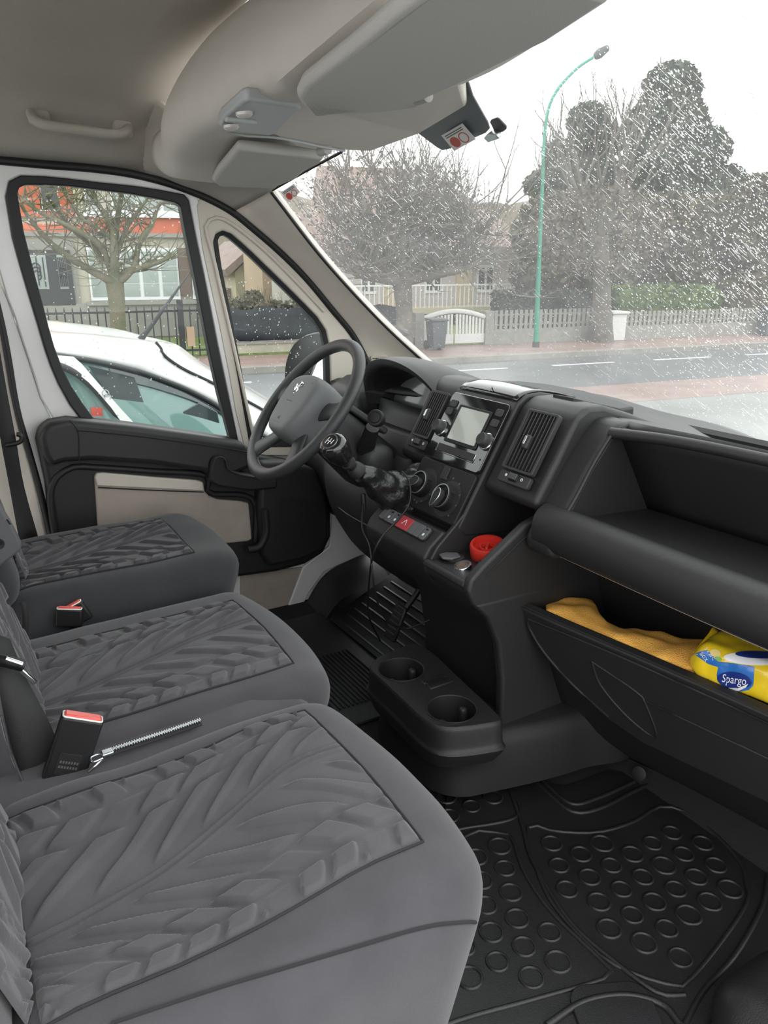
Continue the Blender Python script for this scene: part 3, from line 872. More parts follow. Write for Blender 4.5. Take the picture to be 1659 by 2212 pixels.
def vent(yc, w, v0, v1, nslat, dx, lab):
    """vent recessed into a pod: frame, dark box, slats, tab and thumb wheel"""
    o0 = Vector((dx + 0.004, yc - 1.36, 0))
    def Q(u, v, n=0.0): return PF(u, v, n) + o0
    vb = prism('vent_back', [Q(-w / 2, v0, 0.004), Q(w / 2, v0, 0.004), Q(w / 2, v1, 0.004), Q(-w / 2, v1, 0.004)], PN * 0.002, 'dark_void', db)
    out = [Q(a, (v0 + v1) / 2 - b, 0.004) for a, b in rrect(w + 0.014, v1 - v0 + 0.012, 0.006, 3)]
    inn = [Q(a, (v0 + v1) / 2 - b, 0.004) for a, b in rrect(w, v1 - v0, 0.003, 3)]
    fr_ = ring_plate('vent_frame', out, inn, PN * 0.012, 'dash_grey', db, bevel=0.002)
    sl = None
    for i in range(nslat):
        u = -w / 2 + w * (i + 0.5) / nslat
        c = Q(u, (v0 + v1) / 2, 0.011)
        if sl is None:
            sl = obox('slat', c, PU, PV, PN, (0.0026, v1 - v0, 0.012), 'dash_grey', fr_, bevel=0.0008, seg=1)
        else:
            share('slat', sl, c, fr_)
    tb = obox('vent_tab', Q(0, (v0 + v1) / 2 + 0.004, 0.02), PU, PV, PN, (0.016, 0.03, 0.014), 'dash_grey', fr_, bevel=0.004, seg=3)
    obox('chrome_insert', Q(-0.003, (v0 + v1) / 2 + 0.002, 0.027), PU, PV, PN, (0.006, 0.018, 0.003), 'silver', fr_, bevel=0.001)
    # thumb wheel strip below
    plate('wheel_strip', Q(0, v1 + 0.021, 0.001), PU, -PV, rrect(w + 0.012, 0.026, 0.006, 4), 0.011, 'dash_grey', db, bevel=0.002)
    th = lathe('thumb_wheel', Q(0, v1 + 0.019, 0.006), PU, [(-0.013, 0.008), (-0.012, 0.0105), (0.012, 0.0105), (0.013, 0.008)], 'black', db, n=18)
    for k in range(6):
        obox('wheel_rib', Q(-0.010 + k * 0.004, v1 + 0.017, 0.0165), PU, PV, PN, (0.0016, 0.012, 0.002), 'switch_grey', th, bevel=0)
    lathe('open_mark', Q(-0.024, v1 + 0.018, 0.0122), PN, [(0, 0.0032), (0.0005, 0.0032)], 'mark_white', db, n=14)
    lathe('closed_mark', Q(0.024, v1 + 0.018, 0.0122), PN, [(0, 0.0033), (0.0006, 0.0033), (0.0006, 0.0018), (0, 0.0018)], 'mark_white', db, n=14, closed_prof=True)
vent(1.156, 0.080, 0.010, 0.132, 8, 0.004, '')
vent(1.528, 0.060, 0.022, 0.132, 7, 0.016, '')
# demister slots on top of the passenger side pod
ds_ = [Vector((x, y, 0.854 - max(0, x - 1.145) * 0.31)) for x, y in ((1.150, 1.215), (1.165, 1.225), (1.215, 1.215), (1.31, 1.125), (1.305, 1.105), (1.24, 1.105), (1.150, 1.155))]
prism('demist_panel', ds_, (0, 0, -0.012), 'dash_grey', db)
for k in range(8):
    x0 = 1.163 + k * 0.0135; y0 = 1.196 - k * 0.0105
    def zz(x): return 0.8552 - (x - 1.145) * 0.31
    add('demist_slot', [(x0, y0, zz(x0)), (x0 + 0.028, y0 + 0.016, zz(x0 + 0.028)), (x0 + 0.034, y0 + 0.011, zz(x0 + 0.034)), (x0 + 0.006, y0 - 0.005, zz(x0 + 0.006))], [(0, 1, 2, 3)], 'dark_void', db, smooth=False)

# ---- radio
rd = plate('radio_panel', PF(0, 0.084, 0.002), PU, -PV, rrect(0.206, 0.164, 0.012, 5), 0.008, 'gloss_black', db, bevel=0.002, seg=2)
sb_ = plate('screen_bezel', PF(0.004, 0.074, 0.010), PU, -PV, rrect(0.118, 0.092, 0.004, 3), 0.003, 'black', rd, bevel=0.001)
scr = plate('screen_glass', PF(0.006, 0.073, 0.0132), PU, -PV, rrect(0.100, 0.078, 0.002, 2), 0.0012, 'screen', rd)
for u in (-0.083, 0.086):
    lathe('knob_ring', PF(u, 0.094, 0.010), PN, [(0, 0.0195), (0.004, 0.0195), (0.005, 0.018)], 'chrome', rd, n=28)
    lathe('radio_knob', PF(u, 0.094, 0.014), PN, [(0, 0.0165), (0.014, 0.0155), (0.018, 0.013), (0.0175, 0.009), (0.0165, 0.0)], 'dash_grey', rd, n=28)
for u, vv in ((-0.080, 0.030), (-0.084, 0.050), (0.083, 0.026), (0.083, 0.050)):
    plate('radio_button', PF(u, vv, 0.010), PU, -PV, rrect(0.024, 0.017, 0.004, 3), 0.003, 'dash_grey', rd, bevel=0.0008)
    lathe('button_mark', PF(u, vv, 0.0131), PN, [(0, 0.003), (0.0003, 0.003), (0.0003, 0.0022), (0, 0.0022)], 'switch_grey', rd, n=10, closed_prof=True)
for k in range(5):
    plate('preset_button', PF(-0.052 + k * 0.027, 0.136, 0.010), PU, -PV, rrect(0.0262, 0.017, 0.001, 1), 0.003, 'dash_grey', rd, bevel=0.0006)
tube('trim_line', [PF(-0.068, 0.128, 0.0105), PF(-0.068, 0.147, 0.0105), PF(0.072, 0.147, 0.0105), PF(0.072, 0.128, 0.0105)], 0.0013, 'silver', rd, n=6)
for u in (-0.092, 0.090):
    lathe('screw_hole', PF(u, 0.135, 0.0102), PN, [(0, 0.0022), (0.0004, 0.0022)], 'dark_void', rd, n=10)
# glossy cap that rolls over the top of the stack
patch('gloss_cap', [[(1.0855, y, 0.838), (1.096, y, 0.8475 + c), (1.115, y, 0.8535 + c), (1.15, y, 0.8555 + c), (1.20, y, 0.8475 + c), (1.26, y, 0.832 + c)] for y, c in ((1.462, -0.001), (1.42, 0.001), (1.36, 0.002), (1.30, 0.001), (1.258, -0.001))], 'gloss_black', db, nu=14, nv=16, solid=0.003)
# ---- climate panel
hv = plate('climate_panel', PF(0, 0.229, 0.002), PU, -PV, rrect(0.206, 0.118, 0.008, 4), 0.007, 'dash_matte', db, bevel=0.0015)
def climate_knob(u, v, ang):
    lathe('dial_plate', PF(u, v, 0.0092), PN, [(0, 0.042), (0.0006, 0.042)], 'dash_grey', hv, n=36)
    kn = lathe('climate_knob', PF(u, v, 0.0095), PN, [(0, 0.030), (0.012, 0.029), (0.020, 0.0285), (0.0215, 0.027), (0.0205, 0.024), (0.016, 0.0235), (0.0155, 0.0)], 'dash_matte', hv, n=40)
    lathe('knob_ring', PF(u, v, 0.0305), PN, [(0, 0.0275), (0.0012, 0.0275), (0.0012, 0.0255), (0, 0.0255)], 'silver', kn, n=40, closed_prof=True)
    a = R(ang)
    d = PU * math.cos(a) - PV * math.sin(a); e = PU * -math.sin(a) - PV * math.cos(a)
    c = PF(u, v, 0.0255)
    pts = []
    for q in range(13):
        t = -90 + 180 * q / 12
        pts.append((0.004 + 0.0 + -0.018 * math.cos(R(t)) , 0.011 * math.sin(R(t))))
    out = pts + [(0.026, 0.005), (0.030, 0.0), (0.026, -0.005)]
    pg = plate('pointer_grip', c, d, e, out, 0.016, 'dash_grey', kn, bevel=0.002)
    ol = [c + d * x + e * y + PN * 0.0165 for x, y in out]
    tube('pointer_edge', ol + [ol[0]], 0.0010, 'silver', kn, n=5)
    for k in range(22):
        t = R(200 + k * 9)
        obox('knurl', PF(u + 0.030 * math.cos(t), v - 0.030 * math.sin(t), 0.020), PU * math.cos(t) - PV * math.sin(t), PU * -math.sin(t) - PV * math.cos(t), PN, (0.0016, 0.002, 0.013), 'black', kn, bevel=0)
climate_knob(-0.050, 0.232, 210)
climate_knob(0.045, 0.240, 262)
plate('air_button', PF(0.002, 0.188, 0.009), PU, -PV, rrect(0.022, 0.030, 0.003, 3), 0.003, 'dash_grey', hv, bevel=0.0008)
for u, v in ((0.012, 0.200), (0.035, 0.193), (0.062, 0.200), (0.080, 0.222), (0.083, 0.246), (0.075, 0.272), (0.010, 0.268), (-0.060, 0.272), (-0.048, 0.275), (-0.034, 0.268), (-0.016, 0.246)):
    plate('dial_mark', PF(u, v, 0.0095), PU, -PV, rrect(0.0045, 0.0045, 0.001, 1), 0.0004, 'switch_grey', hv)

# ---- console below the stack: switch shelf
by0, by1 = 1.262, 1.512
prism('switch_console', [(0.962, by0, 0.588), (0.952, by0, 0.566), (0.942, by0, 0.560), (0.905, by0, 0.572), (0.870, by0, 0.543), (0.856, by0, 0.520), (0.862, by0, 0.490), (0.90, by0, 0.44), (0.955, by0, 0.385), (1.3, by0, 0.36), (1.3, by0, 0.58)], (0, by1 - by0, 0), 'dash', db, bevel=0.010, seg=4)
SV = Vector((-0.77, 0, -0.64)).normalized(); SN = Vector((-0.64, 0, 0.77)).normalized()
sc_ = Vector((0.886, 1.385, 0.5585))
def SF(u, v, n=0.0): return sc_ + PU * u + SV * v + SN * n
plate('switch_bezel', SF(0, 0, -0.002), PU, -SV, rrect(0.196, 0.036, 0.010, 4), 0.004, 'black', db, bevel=0.001)
us = [(-0.081, 0.022), (-0.056, 0.024), (-0.031, 0.024), (0.006, 0.046), (0.041, 0.022), (0.064, 0.022), (0.086, 0.020)]
for i, (u, w) in enumerate(us):
    o = plate('hazard_switch' if i == 3 else 'dash_switch', SF(u, 0, 0.0015), PU, -SV, rrect(w - 0.001, 0.032, 0.002 if 0 < i < 6 else 0.006, 3), 0.004, 'hazard_red' if i == 3 else 'switch_grey', db, bevel=0.0008)
    if i == 3:
        tri = [SF(u + 0.009 * math.cos(R(a)), -0.009 * math.sin(R(a)), 0.0057) for a in (90, 210, 330)]
        tube('warning_triangle', tri + [tri[0]], 0.0006, 'mark_white', o, n=4)
    elif i in (1, 2, 6):
        plate('switch_light', SF(u, -0.010, 0.0055), PU, -SV, rrect(0.008, 0.004, 0.001, 1), 0.0004, 'black', o)
        plate('switch_mark', SF(u, 0.004, 0.0055), PU, -SV, rrect(0.006, 0.007, 0.002, 2), 0.0003, 'mark_white', o)

# ---- pocket with sockets on the passenger side of the console
pk0, pk1 = 1.118, 1.262
prism('pocket_floor', [(0.862, pk0, 0.519), (0.862, pk0, 0.49), (0.90, pk0, 0.44), (0.955, pk0, 0.385), (1.3, pk0, 0.36), (1.3, pk0, 0.519), (0.95, pk0, 0.519)], (0, pk1 - pk0, 0), 'dash', db, bevel=0.006, seg=3)
far_wall = [(0.868, 0.520), (0.885, 0.545), (0.93, 0.585), (0.985, 0.640), (1.03, 0.662), (1.30, 0.66), (1.30, 0.50), (0.87, 0.50)]
near_wall = [(0.852, 0.505), (0.858, 0.530), (0.885, 0.552), (0.935, 0.585), (0.99, 0.620), (1.03, 0.632), (1.30, 0.632), (1.30, 0.36), (0.955, 0.385), (0.90, 0.44), (0.866, 0.475)]
prism('pocket_far_wall', [(x, 1.252, z) for x, z in far_wall], (0, 0.012, 0), 'dash', db, bevel=0.003)
prism('pocket_near_wall', [(x, 1.100, z) for x, z in near_wall], (0, 0.022, 0), 'dash', db, bevel=0.008, seg=4)
tube('wall_seam', [(0.895, 1.0985, 0.53), (0.94, 1.0985, 0.562), (0.99, 1.0985, 0.594), (1.03, 1.0985, 0.604), (1.08, 1.0985, 0.606)], 0.0012, 'black', db, n=5, ns=14)
prism('pocket_front', [(0.852, pk0, 0.508), (0.856, pk0, 0.520), (0.868, pk0, 0.521), (0.872, pk0, 0.50)], (0, pk1 - pk0, 0), 'dash', db, bevel=0.004, seg=3)
prism('pocket_back', [(1.14, 1.10, 0.50), (1.16, 1.10, 0.66), (1.20, 1.10, 0.66), (1.20, 1.10, 0.50)], (0, 0.16, 0), 'dash_matte', db)
# capped socket, open lighter socket
lathe('power_socket_cap', (0.915, 1.232, 0.5195), (0, 0, 1), [(0, 0.021), (0.004, 0.021), (0.006, 0.018), (0.006, 0.0)], 'dash_grey', db, n=24)
prism('socket_cap_tab', [(x, y, 0.526) for x, y in ((0.880, 1.226), (0.886, 1.249), (0.905, 1.250), (0.925, 1.235), (0.918, 1.214), (0.895, 1.212))], (0, 0, 0.005), 'plastic_grey', db, bevel=0.002)
lathe('lighter_socket', (0.900, 1.180, 0.5195), (-0.25, 0, 1), [(0.0, 0.0195), (0.006, 0.0195), (0.008, 0.018), (0.008, 0.0135), (-0.012, 0.0130), (-0.012, 0.0)], 'chrome', db, n=28)
lathe('socket_well', (0.900, 1.180, 0.5195), (-0.25, 0, 1), [(0.002, 0.0132), (0.0045, 0.0132), (0.0045, 0.0)], 'brown_wood', db, n=24)
# red cup lid lying in the pocket
RCC = Vector((0.982, 1.203, 0.5205))
rc = thing('red_cap', RCC, 'round red plastic screw cap lying in dashboard pocket behind the socket', 'cap')
lathe('cap_rim', RCC, (-0.18, -0.12, 1), [(0, 0.034), (0.004, 0.037), (0.028, 0.038), (0.033, 0.036), (0.033, 0.031), (0.018, 0.030), (0.017, 0.0)], 'red_plastic', rc, n=36)
lathe('cap_inner_ring', RCC + Vector((-0.003, -0.002, 0.018)), (-0.18, -0.12, 1), [(0, 0.019), (0.009, 0.018), (0.009, 0.014), (0, 0.013)], 'red_plastic', rc, n=30)
obox('cap_bar', RCC + Vector((-0.004, -0.002, 0.024)), (1, 1, 0), (-1, 1, 0), (0, 0, 1), (0.036, 0.006, 0.008), 'red_plastic', rc, bevel=0.001)
lathe('cap_lug', (0.940, 1.180, 0.5195), (0, 0, 1), [(0, 0.004), (0.006, 0.004), (0.008, 0.002)], 'black', rc, n=12)

# ---- passenger shelf
SHY = 1.022
arch = [(1.50, 0.69), (1.34, 0.765), (1.24, 0.802), (1.185, 0.823), (1.15, 0.824), (1.12, 0.800), (1.075, 0.745), (1.03, 0.675), (1.0, 0.625), (0.985, 0.60), (0.99, 0.572), (1.05, 0.56), (1.50, 0.55)]
prism('shelf_cheek', [(x, SHY, z) for x, z in arch], (0, 0.075, 0), 'dash', db, bevel=0.012, seg=4)
lipsec = [(1.030, 0.668), (1.012, 0.667), (0.993, 0.655), (0.984, 0.632), (0.985, 0.606), (0.996, 0.586), (1.018, 0.576), (1.045, 0.578), (1.062, 0.60), (1.06, 0.645), (1.048, 0.660)]
patch('shelf_lip', [[(x + dx, y, z) for x, z in lipsec] for y, dx in ((1.075, 0.0), (0.9, -0.004), (0.7, -0.006), (0.5, -0.003), (0.38, 0.0))], 'dash', db, nu=16, nv=30, closed_v=True, cap=True)
prism('shelf_floor', [(1.035, 0.38, 0.648), (1.275, 0.38, 0.632), (1.275, 0.38, 0.62), (1.035, 0.38, 0.63)], (0, SHY + 0.01 - 0.38, 0), 'dash', db)
patch('shelf_back', [[(1.262, SHY + 0.01, 0.634), (1.20, SHY + 0.01, 0.735), (1.150, SHY + 0.01, 0.815)], [(1.275, 0.7, 0.634), (1.225, 0.7, 0.735), (1.185, 0.7, 0.812)], [(1.29, 0.38, 0.634), (1.24, 0.38, 0.735), (1.205, 0.38, 0.80)]], 'dash', db, nu=8, nv=8, solid=0.01)
tube('shelf_top_edge', [(1.128, SHY + 0.005, 0.806), (1.150, 0.90, 0.812), (1.170, 0.75, 0.811), (1.185, 0.6, 0.806), (1.20, 0.4, 0.795)], 0.011, 'dash', db, n=12, ns=20)
tube('cheek_edge', [(1.128, SHY - 0.002, 0.810), (1.085, SHY - 0.002, 0.757), (1.045, SHY - 0.002, 0.695), (1.022, SHY - 0.002, 0.664)], 0.004, 'dash', db, n=8, ns=12)

# ---- glove bin under the shelf
gA = Vector((0.986, 1.12, 0.446)); gB = Vector((1.10, 0.55, 0.446)); gd = (gB - gA); gdn = gd.normalized(); gv = Vector((0.30, 0, -0.954)); gn = gdn.cross(gv).normalized()
if gn.x > 0: gn = -gn
def GF(s, t, n=0.0): return gA + gd * s + gv * t + gn * n
lid = [(0.0, 0.012), (0.012, 0.003), (0.2, 0.010), (0.5, 0.016), (0.75, 0.022), (1.0, 0.031), (1.45, 0.05), (1.45, 0.24), (0.46, 0.245), (0.34, 0.225), (0.20, 0.175), (0.10, 0.115), (0.03, 0.055)]
gl = prism('glovebox_lid', [GF(s, t) for s, t in lid], -gn * 0.022, 'dash', db, bevel=0.005, seg=3)
tube('lid_edge', [GF(0.03, 0.060, 0.001), GF(0.0, 0.014, 0.001), GF(0.014, 0.005, 0.001), GF(0.2, 0.012, 0.001), GF(0.5, 0.018, 0.001), GF(0.75, 0.024, 0.001), GF(1.0, 0.033, 0.001), GF(1.4, 0.05, 0.001)], 0.0035, 'dash_grey', gl, n=6)
tube('lid_step', [GF(0.06, 0.03, 0.001), GF(0.055, 0.052, 0.001), GF(0.10, 0.105, 0.001), (GF(0.20, 0.162, 0.001)), GF(0.34, 0.212, 0.001)], 0.003, 'dash_matte', gl, n=6, ns=20)
tube('lid_step', [GF(0.06, 0.03, 0.001), GF(0.4, 0.030, 0.001), GF(0.8, 0.042, 0.001), GF(1.4, 0.07, 0.001)], 0.003, 'dash_matte', gl, n=6, ns=20)
tube('latch_outline', [GF(0.31, 0.075, 0.001), GF(0.33, 0.13, 0.001), GF(0.42, 0.185, 0.001), GF(0.52, 0.205, 0.001), GF(0.50, 0.13, 0.001), GF(0.47, 0.105, 0.001), GF(0.31, 0.075, 0.001)], 0.0022, 'dash_matte', gl, n=6, ns=30)
tube('lower_outline', [GF(0.50, 0.12, 0.001), GF(0.75, 0.125, 0.001), GF(0.92, 0.13, 0.001), GF(0.97, 0.15, 0.001), GF(1.0, 0.20, 0.001), GF(1.04, 0.235, 0.001)], 0.0022, 'dash_matte', gl, n=6, ns=24)
prism('bin_floor', [GF(0.0, 0.09, -0.022), GF(1.45, 0.07, -0.022), GF(1.45, 0.07, -0.022) + Vector((0.24, 0, 0)), GF(0.0, 0.09, -0.022) + Vector((0.25, 0, 0))], (0, 0, -0.012), 'dash_matte', db)
prism('bin_back', [(1.25, 1.13, 0.34), (1.25, 0.38, 0.34), (1.16, 0.38, 0.59), (1.16, 1.13, 0.59)], (0.02, 0, 0.01), 'dash_matte', db)
prism('bin_roof', [(1.03, 1.10, 0.585), (1.03, 0.38, 0.585), (1.30, 0.38, 0.575), (1.30, 1.10, 0.575)], (0, 0, 0.02), 'dash_matte', db)
prism('bin_side', [(1.0, 1.13, 0.46), (1.02, 1.13, 0.585), (1.27, 1.13, 0.60), (1.27, 1.13, 0.34), (1.05, 1.13, 0.34)], (0, 0.012, 0), 'dash', db)
tube('lip_lower_edge', [(1.018, 1.07, 0.574), (1.014, 0.9, 0.574), (1.012, 0.7, 0.574), (1.015, 0.4, 0.574)], 0.0016, 'door_cloth', db, n=5, ns=12)
# lower panel and kick area down to the floor
patch('lower_panel', [[(1.05, 1.13, 0.36), (1.09, 1.13, 0.25), (1.15, 1.12, 0.12), (1.24, 1.10, 0.03)], [(1.11, 0.9, 0.32), (1.14, 0.9, 0.23), (1.20, 0.9, 0.12), (1.30, 0.9, 0.02)],
                      [(1.16, 0.6, 0.30), (1.19, 0.6, 0.22), (1.25, 0.6, 0.12), (1.34, 0.6, 0.02)], [(1.19, 0.4, 0.30), (1.22, 0.4, 0.22), (1.28, 0.4, 0.12), (1.36, 0.4, 0.02)]], 'dash_matte', db, nu=14, nv=12, solid=0.02)
lathe('kick_bolt', S(1382, 1670, Y=0.96), (-1, -0.3, 0.3), [(0, 0.016), (0.004, 0.016), (0.006, 0.008), (0.006, 0)], 'rubber', db, n=18)

# ---- lower console with cup holders
con = thing('floor_console', (1.0, 1.22, 0.0), 'black plastic floor console with two round cup holders below the dashboard', 'console')
prism('console_column', [(0.935, 1.122, 0.41), (0.965, 1.122, 0.36), (0.985, 1.122, 0.24), (0.985, 1.122, 0.0), (1.42, 1.122, 0.0), (1.42, 1.122, 0.42)], (0, 0.33, 0), 'dash_matte', con, bevel=0.02, seg=4)
prism('side_panel', [(0.868, 1.098, 0.475), (0.905, 1.098, 0.435), (0.935, 1.098, 0.37), (0.950, 1.098, 0.28), (0.955, 1.098, 0.10), (1.38, 1.098, 0.05), (1.30, 1.098, 0.47)], (0, 0.025, 0), 'dash', con, bevel=0.008, seg=3)
b0 = [Vector((0.80, 1.34, 0)), Vector((0.795, 1.22, 0)), Vector((0.81, 1.135, 0)), Vector((0.85, 1.09, 0)), Vector((0.92, 1.07, 0)), Vector((1.03, 1.045, 0)), Vector((1.14, 1.03, 0)), Vector((1.30, 1.03, 0)), Vector((1.30, 1.42, 0)), Vector((0.92, 1.44, 0)), Vector((0.84, 1.42, 0))]
z0r = [p + Vector((0, 0, 0.035)) for p in b0]
z1r = [p.lerp(Vector((1.05, 1.24, 0)), 0.02) + Vector((0, 0, 0.10)) for p in b0]
z2r = [p.lerp(Vector((1.05, 1.24, 0)), -0.03 if p.x < 0.9 else 0.06) + Vector((0, 0, 0.150)) for p in b0]
z3r = [p.lerp(Vector((1.05, 1.24, 0)), 0.06 if p.x < 0.9 else 0.15) + Vector((0, 0, 0.172)) for p in b0]
patch('console_foot', [z0r, z1r, z2r, z3r], 'dash_matte', con, nu=12, nv=60, closed_v=True, cap=True)
cpx = [(803, 1446), (806, 1432), (822, 1418), (850, 1406), (888, 1391), (915, 1398), (945, 1420), (990, 1463), (1040, 1510), (1076, 1545), (1081, 1555), (1050, 1562), (1000, 1569), (962, 1570), (935, 1563), (905, 1543), (865, 1505), (830, 1472)]
CZ = 0.245
ctop = resample([S(x, y, Z=CZ) for x, y in cpx], 60, True)
cc = sum(ctop, Vector()) / len(ctop)
def circ(c, r, n=28, ry=None, a0=0.0):
    return [Vector((c[0] + r * math.cos(2 * math.pi * k / n), c[1] + (ry or r) * math.sin(2 * math.pi * k / n), CZ)) for k in range(n)]
c1 = S(867, 1446, Z=CZ); c2 = S(976, 1531, Z=CZ)
R1 = 0.051
slot_c = S(945, 1472, Z=CZ)
sdir = (c2 - c1).normalized(); sper = Vector((-sdir.y, sdir.x, 0))
slot = [slot_c + sdir * a + sper * b for a, b in rrect(0.052, 0.075, 0.006, 3)]
fill_plate('cup_tray', ctop, [circ(c1, R1), circ(c2, R1)], (0, 0, -0.006), 'dash', con, bevel=0.0)
skirt = [[p + Vector((0, 0, 0.0)) for p in ctop], [cc + (p - cc) * 1.03 + Vector((0, 0, -0.006)) for p in ctop], [cc + (p - cc) * 1.05 + Vector((0, 0, -0.05)) for p in ctop], [cc + (p - cc) * 1.09 + Vector((0, 0, -0.056)) for p in ctop], [cc + (p - cc) * 1.08 + Vector((0, 0, -0.064)) for p in ctop], [cc + (p - cc) * 0.95 + Vector((0, 0, -0.10)) for p in ctop]]
patch('tray_skirt', skirt, 'dash', con, nu=20, closed_v=True, ang=60)
for c in (c1, c2):
    lathe('cup_well', c, (0, 0, -1), [(-0.0015, R1 + 0.003), (-0.001, R1), (0.0, R1 - 0.001), (0.065, R1 - 0.006), (0.066, 0.0)], 'dash_matte', con, n=36, open_start=True)
    tube('cup_rim', circ(c, R1 + 0.001, 36) + [circ(c, R1 + 0.001, 36)[0]], 0.0016, 'dash', con, n=6)
    for k in range(2):
        a = R(200 + k * 170)
        rbox('cup_spring', c + Vector((math.cos(a) * 0.034, math.sin(a) * 0.034, -0.03)), (0.018, 0.018, 0.04), 0.008, 'dash', con, (6, 6, 6))
for k in (-1, 1):
    p = slot_c + sdir * 0.012 * k
    obox('tray_divider', p + Vector((0, 0, -0.012)), sdir, sper, (0, 0, 1), (0.016, 0.066, 0.030), 'dash_matte', con, bevel=0.003)
obox('divider_bridge', slot_c + Vector((0, 0, -0.002)) - sper * 0.004, sdir, sper, (0, 0, 1), (0.020, 0.05, 0.010), 'black', con, bevel=0.002)

# ---- driver side: knee bolster, column, cluster
patch('knee_panel', [[(1.14, y, 0.745), (1.12 + d, y, 0.70), (1.02 + d, y, 0.62), (0.955 + d, y, 0.56), (0.945 + d, y, 0.48), (0.985 + d, y, 0.38), (1.06 + d, y, 0.29), (1.22 + d, y, 0.24)] for y, d in ((1.50, 0.0), (1.60, -0.01), (1.75, -0.01), (1.90, 0.01), (2.02, 0.06), (2.10, 0.09), (2.235, 0.09))],
      'dash_matte', db, nu=24, nv=30, solid=0.012)
tube('knee_seam', [(0.935, 1.60, 0.47), (0.935, 1.75, 0.47), (0.955, 1.88, 0.47)], 0.002, 'black', db, n=5, ns=8)
# cluster hood
hood = []
for k in range(15):
    t = math.pi * k / 14
    cy, cz = 1.752 - 0.205 * math.cos(t), 0.725 + 0.150 * math.sin(t) ** 0.75
    fx = 1.118 - 0.055 * math.sin(t)
    hood.append([Vector((fx + 0.022, 1.752 - 0.182 * math.cos(t), 0.725 + 0.128 * math.sin(t) ** 0.75)), Vector((fx + 0.004, 1.752 - 0.192 * math.cos(t), 0.725 + 0.138 * math.sin(t) ** 0.75)), Vector((fx, cy, cz - 0.002)), Vector((fx + 0.02, cy, cz + 0.004)), Vector((fx + 0.10, 1.752 - 0.215 * math.cos(t), 0.725 + 0.148 * math.sin(t) ** 0.75)),
                 Vector((fx + 0.20, 1.752 - 0.225 * math.cos(t), 0.725 + 0.115 * math.sin(t) ** 0.8)), Vector((fx + 0.36, 1.752 - 0.235 * math.cos(t), 0.72 + 0.055 * math.sin(t)))])
patch('cluster_hood', hood, 'dash', db, nu=40, nv=24, ang=60)
inner = [[Vector((1.118 - 0.055 * math.sin(math.pi * k / 14) + 0.022, 1.752 - 0.182 * math.cos(math.pi * k / 14), 0.725 + 0.128 * math.sin(math.pi * k / 14) ** 0.75)), Vector((1.19, 1.752 - 0.150 * math.cos(math.pi * k / 14), 0.715 + 0.105 * math.sin(math.pi * k / 14) ** 0.75))] for k in range(15)]
patch('hood_lining', inner, 'dash_matte', db, nu=30, ang=60)
fcx = [Vector((1.195 - 0.03 * (1 - b), 1.752 + a, 0.665 + b * 0.165)) for a, b in ((-0.165, 0.0), (0.165, 0.0), (0.168, 0.3), (0.150, 0.72), (0.10, 0.93), (0.0, 1.0), (-0.10, 0.93), (-0.150, 0.72), (-0.168, 0.3))]
fc = prism('instrument_face', fcx, (0.01, 0, 0), 'cluster_face', db)
for dy in (-0.085, 0.085):
    lathe('gauge_dial', (1.182, 1.752 + dy, 0.735), (-1, 0, 0.2), [(0, 0.056), (0.003, 0.056), (0.003, 0.050), (0.001, 0.050), (0.001, 0)], 'black', fc, n=30)
    tube('gauge_needle', [(1.179, 1.752 + dy, 0.735), (1.181, 1.752 + dy + 0.03, 0.712)], 0.0016, 'red_plastic', fc, n=5)
# shelf under cluster
prism('cluster_base', [(1.06, 1.60, 0.70), (1.20, 1.60, 0.672), (1.20, 1.60, 0.64), (1.03, 1.60, 0.63)], (0, 0.32, 0), 'dash_grey', db, bevel=0.01, seg=3)
# far vent by the door pillar
sv0 = [S(x, y, Y=Y) for x, y, Y in ((762, 868, 2.05), (790, 838, 2.05), (838, 850, 1.96), (812, 884, 1.96), (778, 905, 2.0))]
prism('side_vent_pod', [(1.10, 1.955, 0.69), (1.09, 1.955, 0.755), (1.15, 1.955, 0.785), (1.30, 1.955, 0.785), (1.32, 1.955, 0.69)], (0, 0.20, 0), 'dash_grey', db, bevel=0.022, seg=4)
sv = [S(762, 866, Y=2.03), S(769, 855, Y=2.03), S(791, 862, Y=1.985), S(782, 880, Y=1.985)]
svf = prism('side_vent', [p + Vector((-0.012, 0, 0.004)) for p in sv], (0.02, 0, 0), 'dark_void', db)
for k in range(5):
    a = sv[1].lerp(sv[2], (k + 0.5) / 5); b = sv[0].lerp(sv[3], (k + 0.5) / 5)
    tube('vent_slat', [a + Vector((-0.0135, 0, 0.004)), b + Vector((-0.0135, 0, 0.004))], 0.0015, 'dash_grey', svf, n=5)
for k in range(6):
    a = S(790 + k * 6, 846 + k * 1.2, Z=0.787); b = a + Vector((0.028, 0.01, 0))
    add('demist_slot', [a, a + Vector((0, -0.004, 0)), b + Vector((0, -0.004, 0)), b], [(0, 1, 2, 3)], 'dark_void', db, smooth=False)

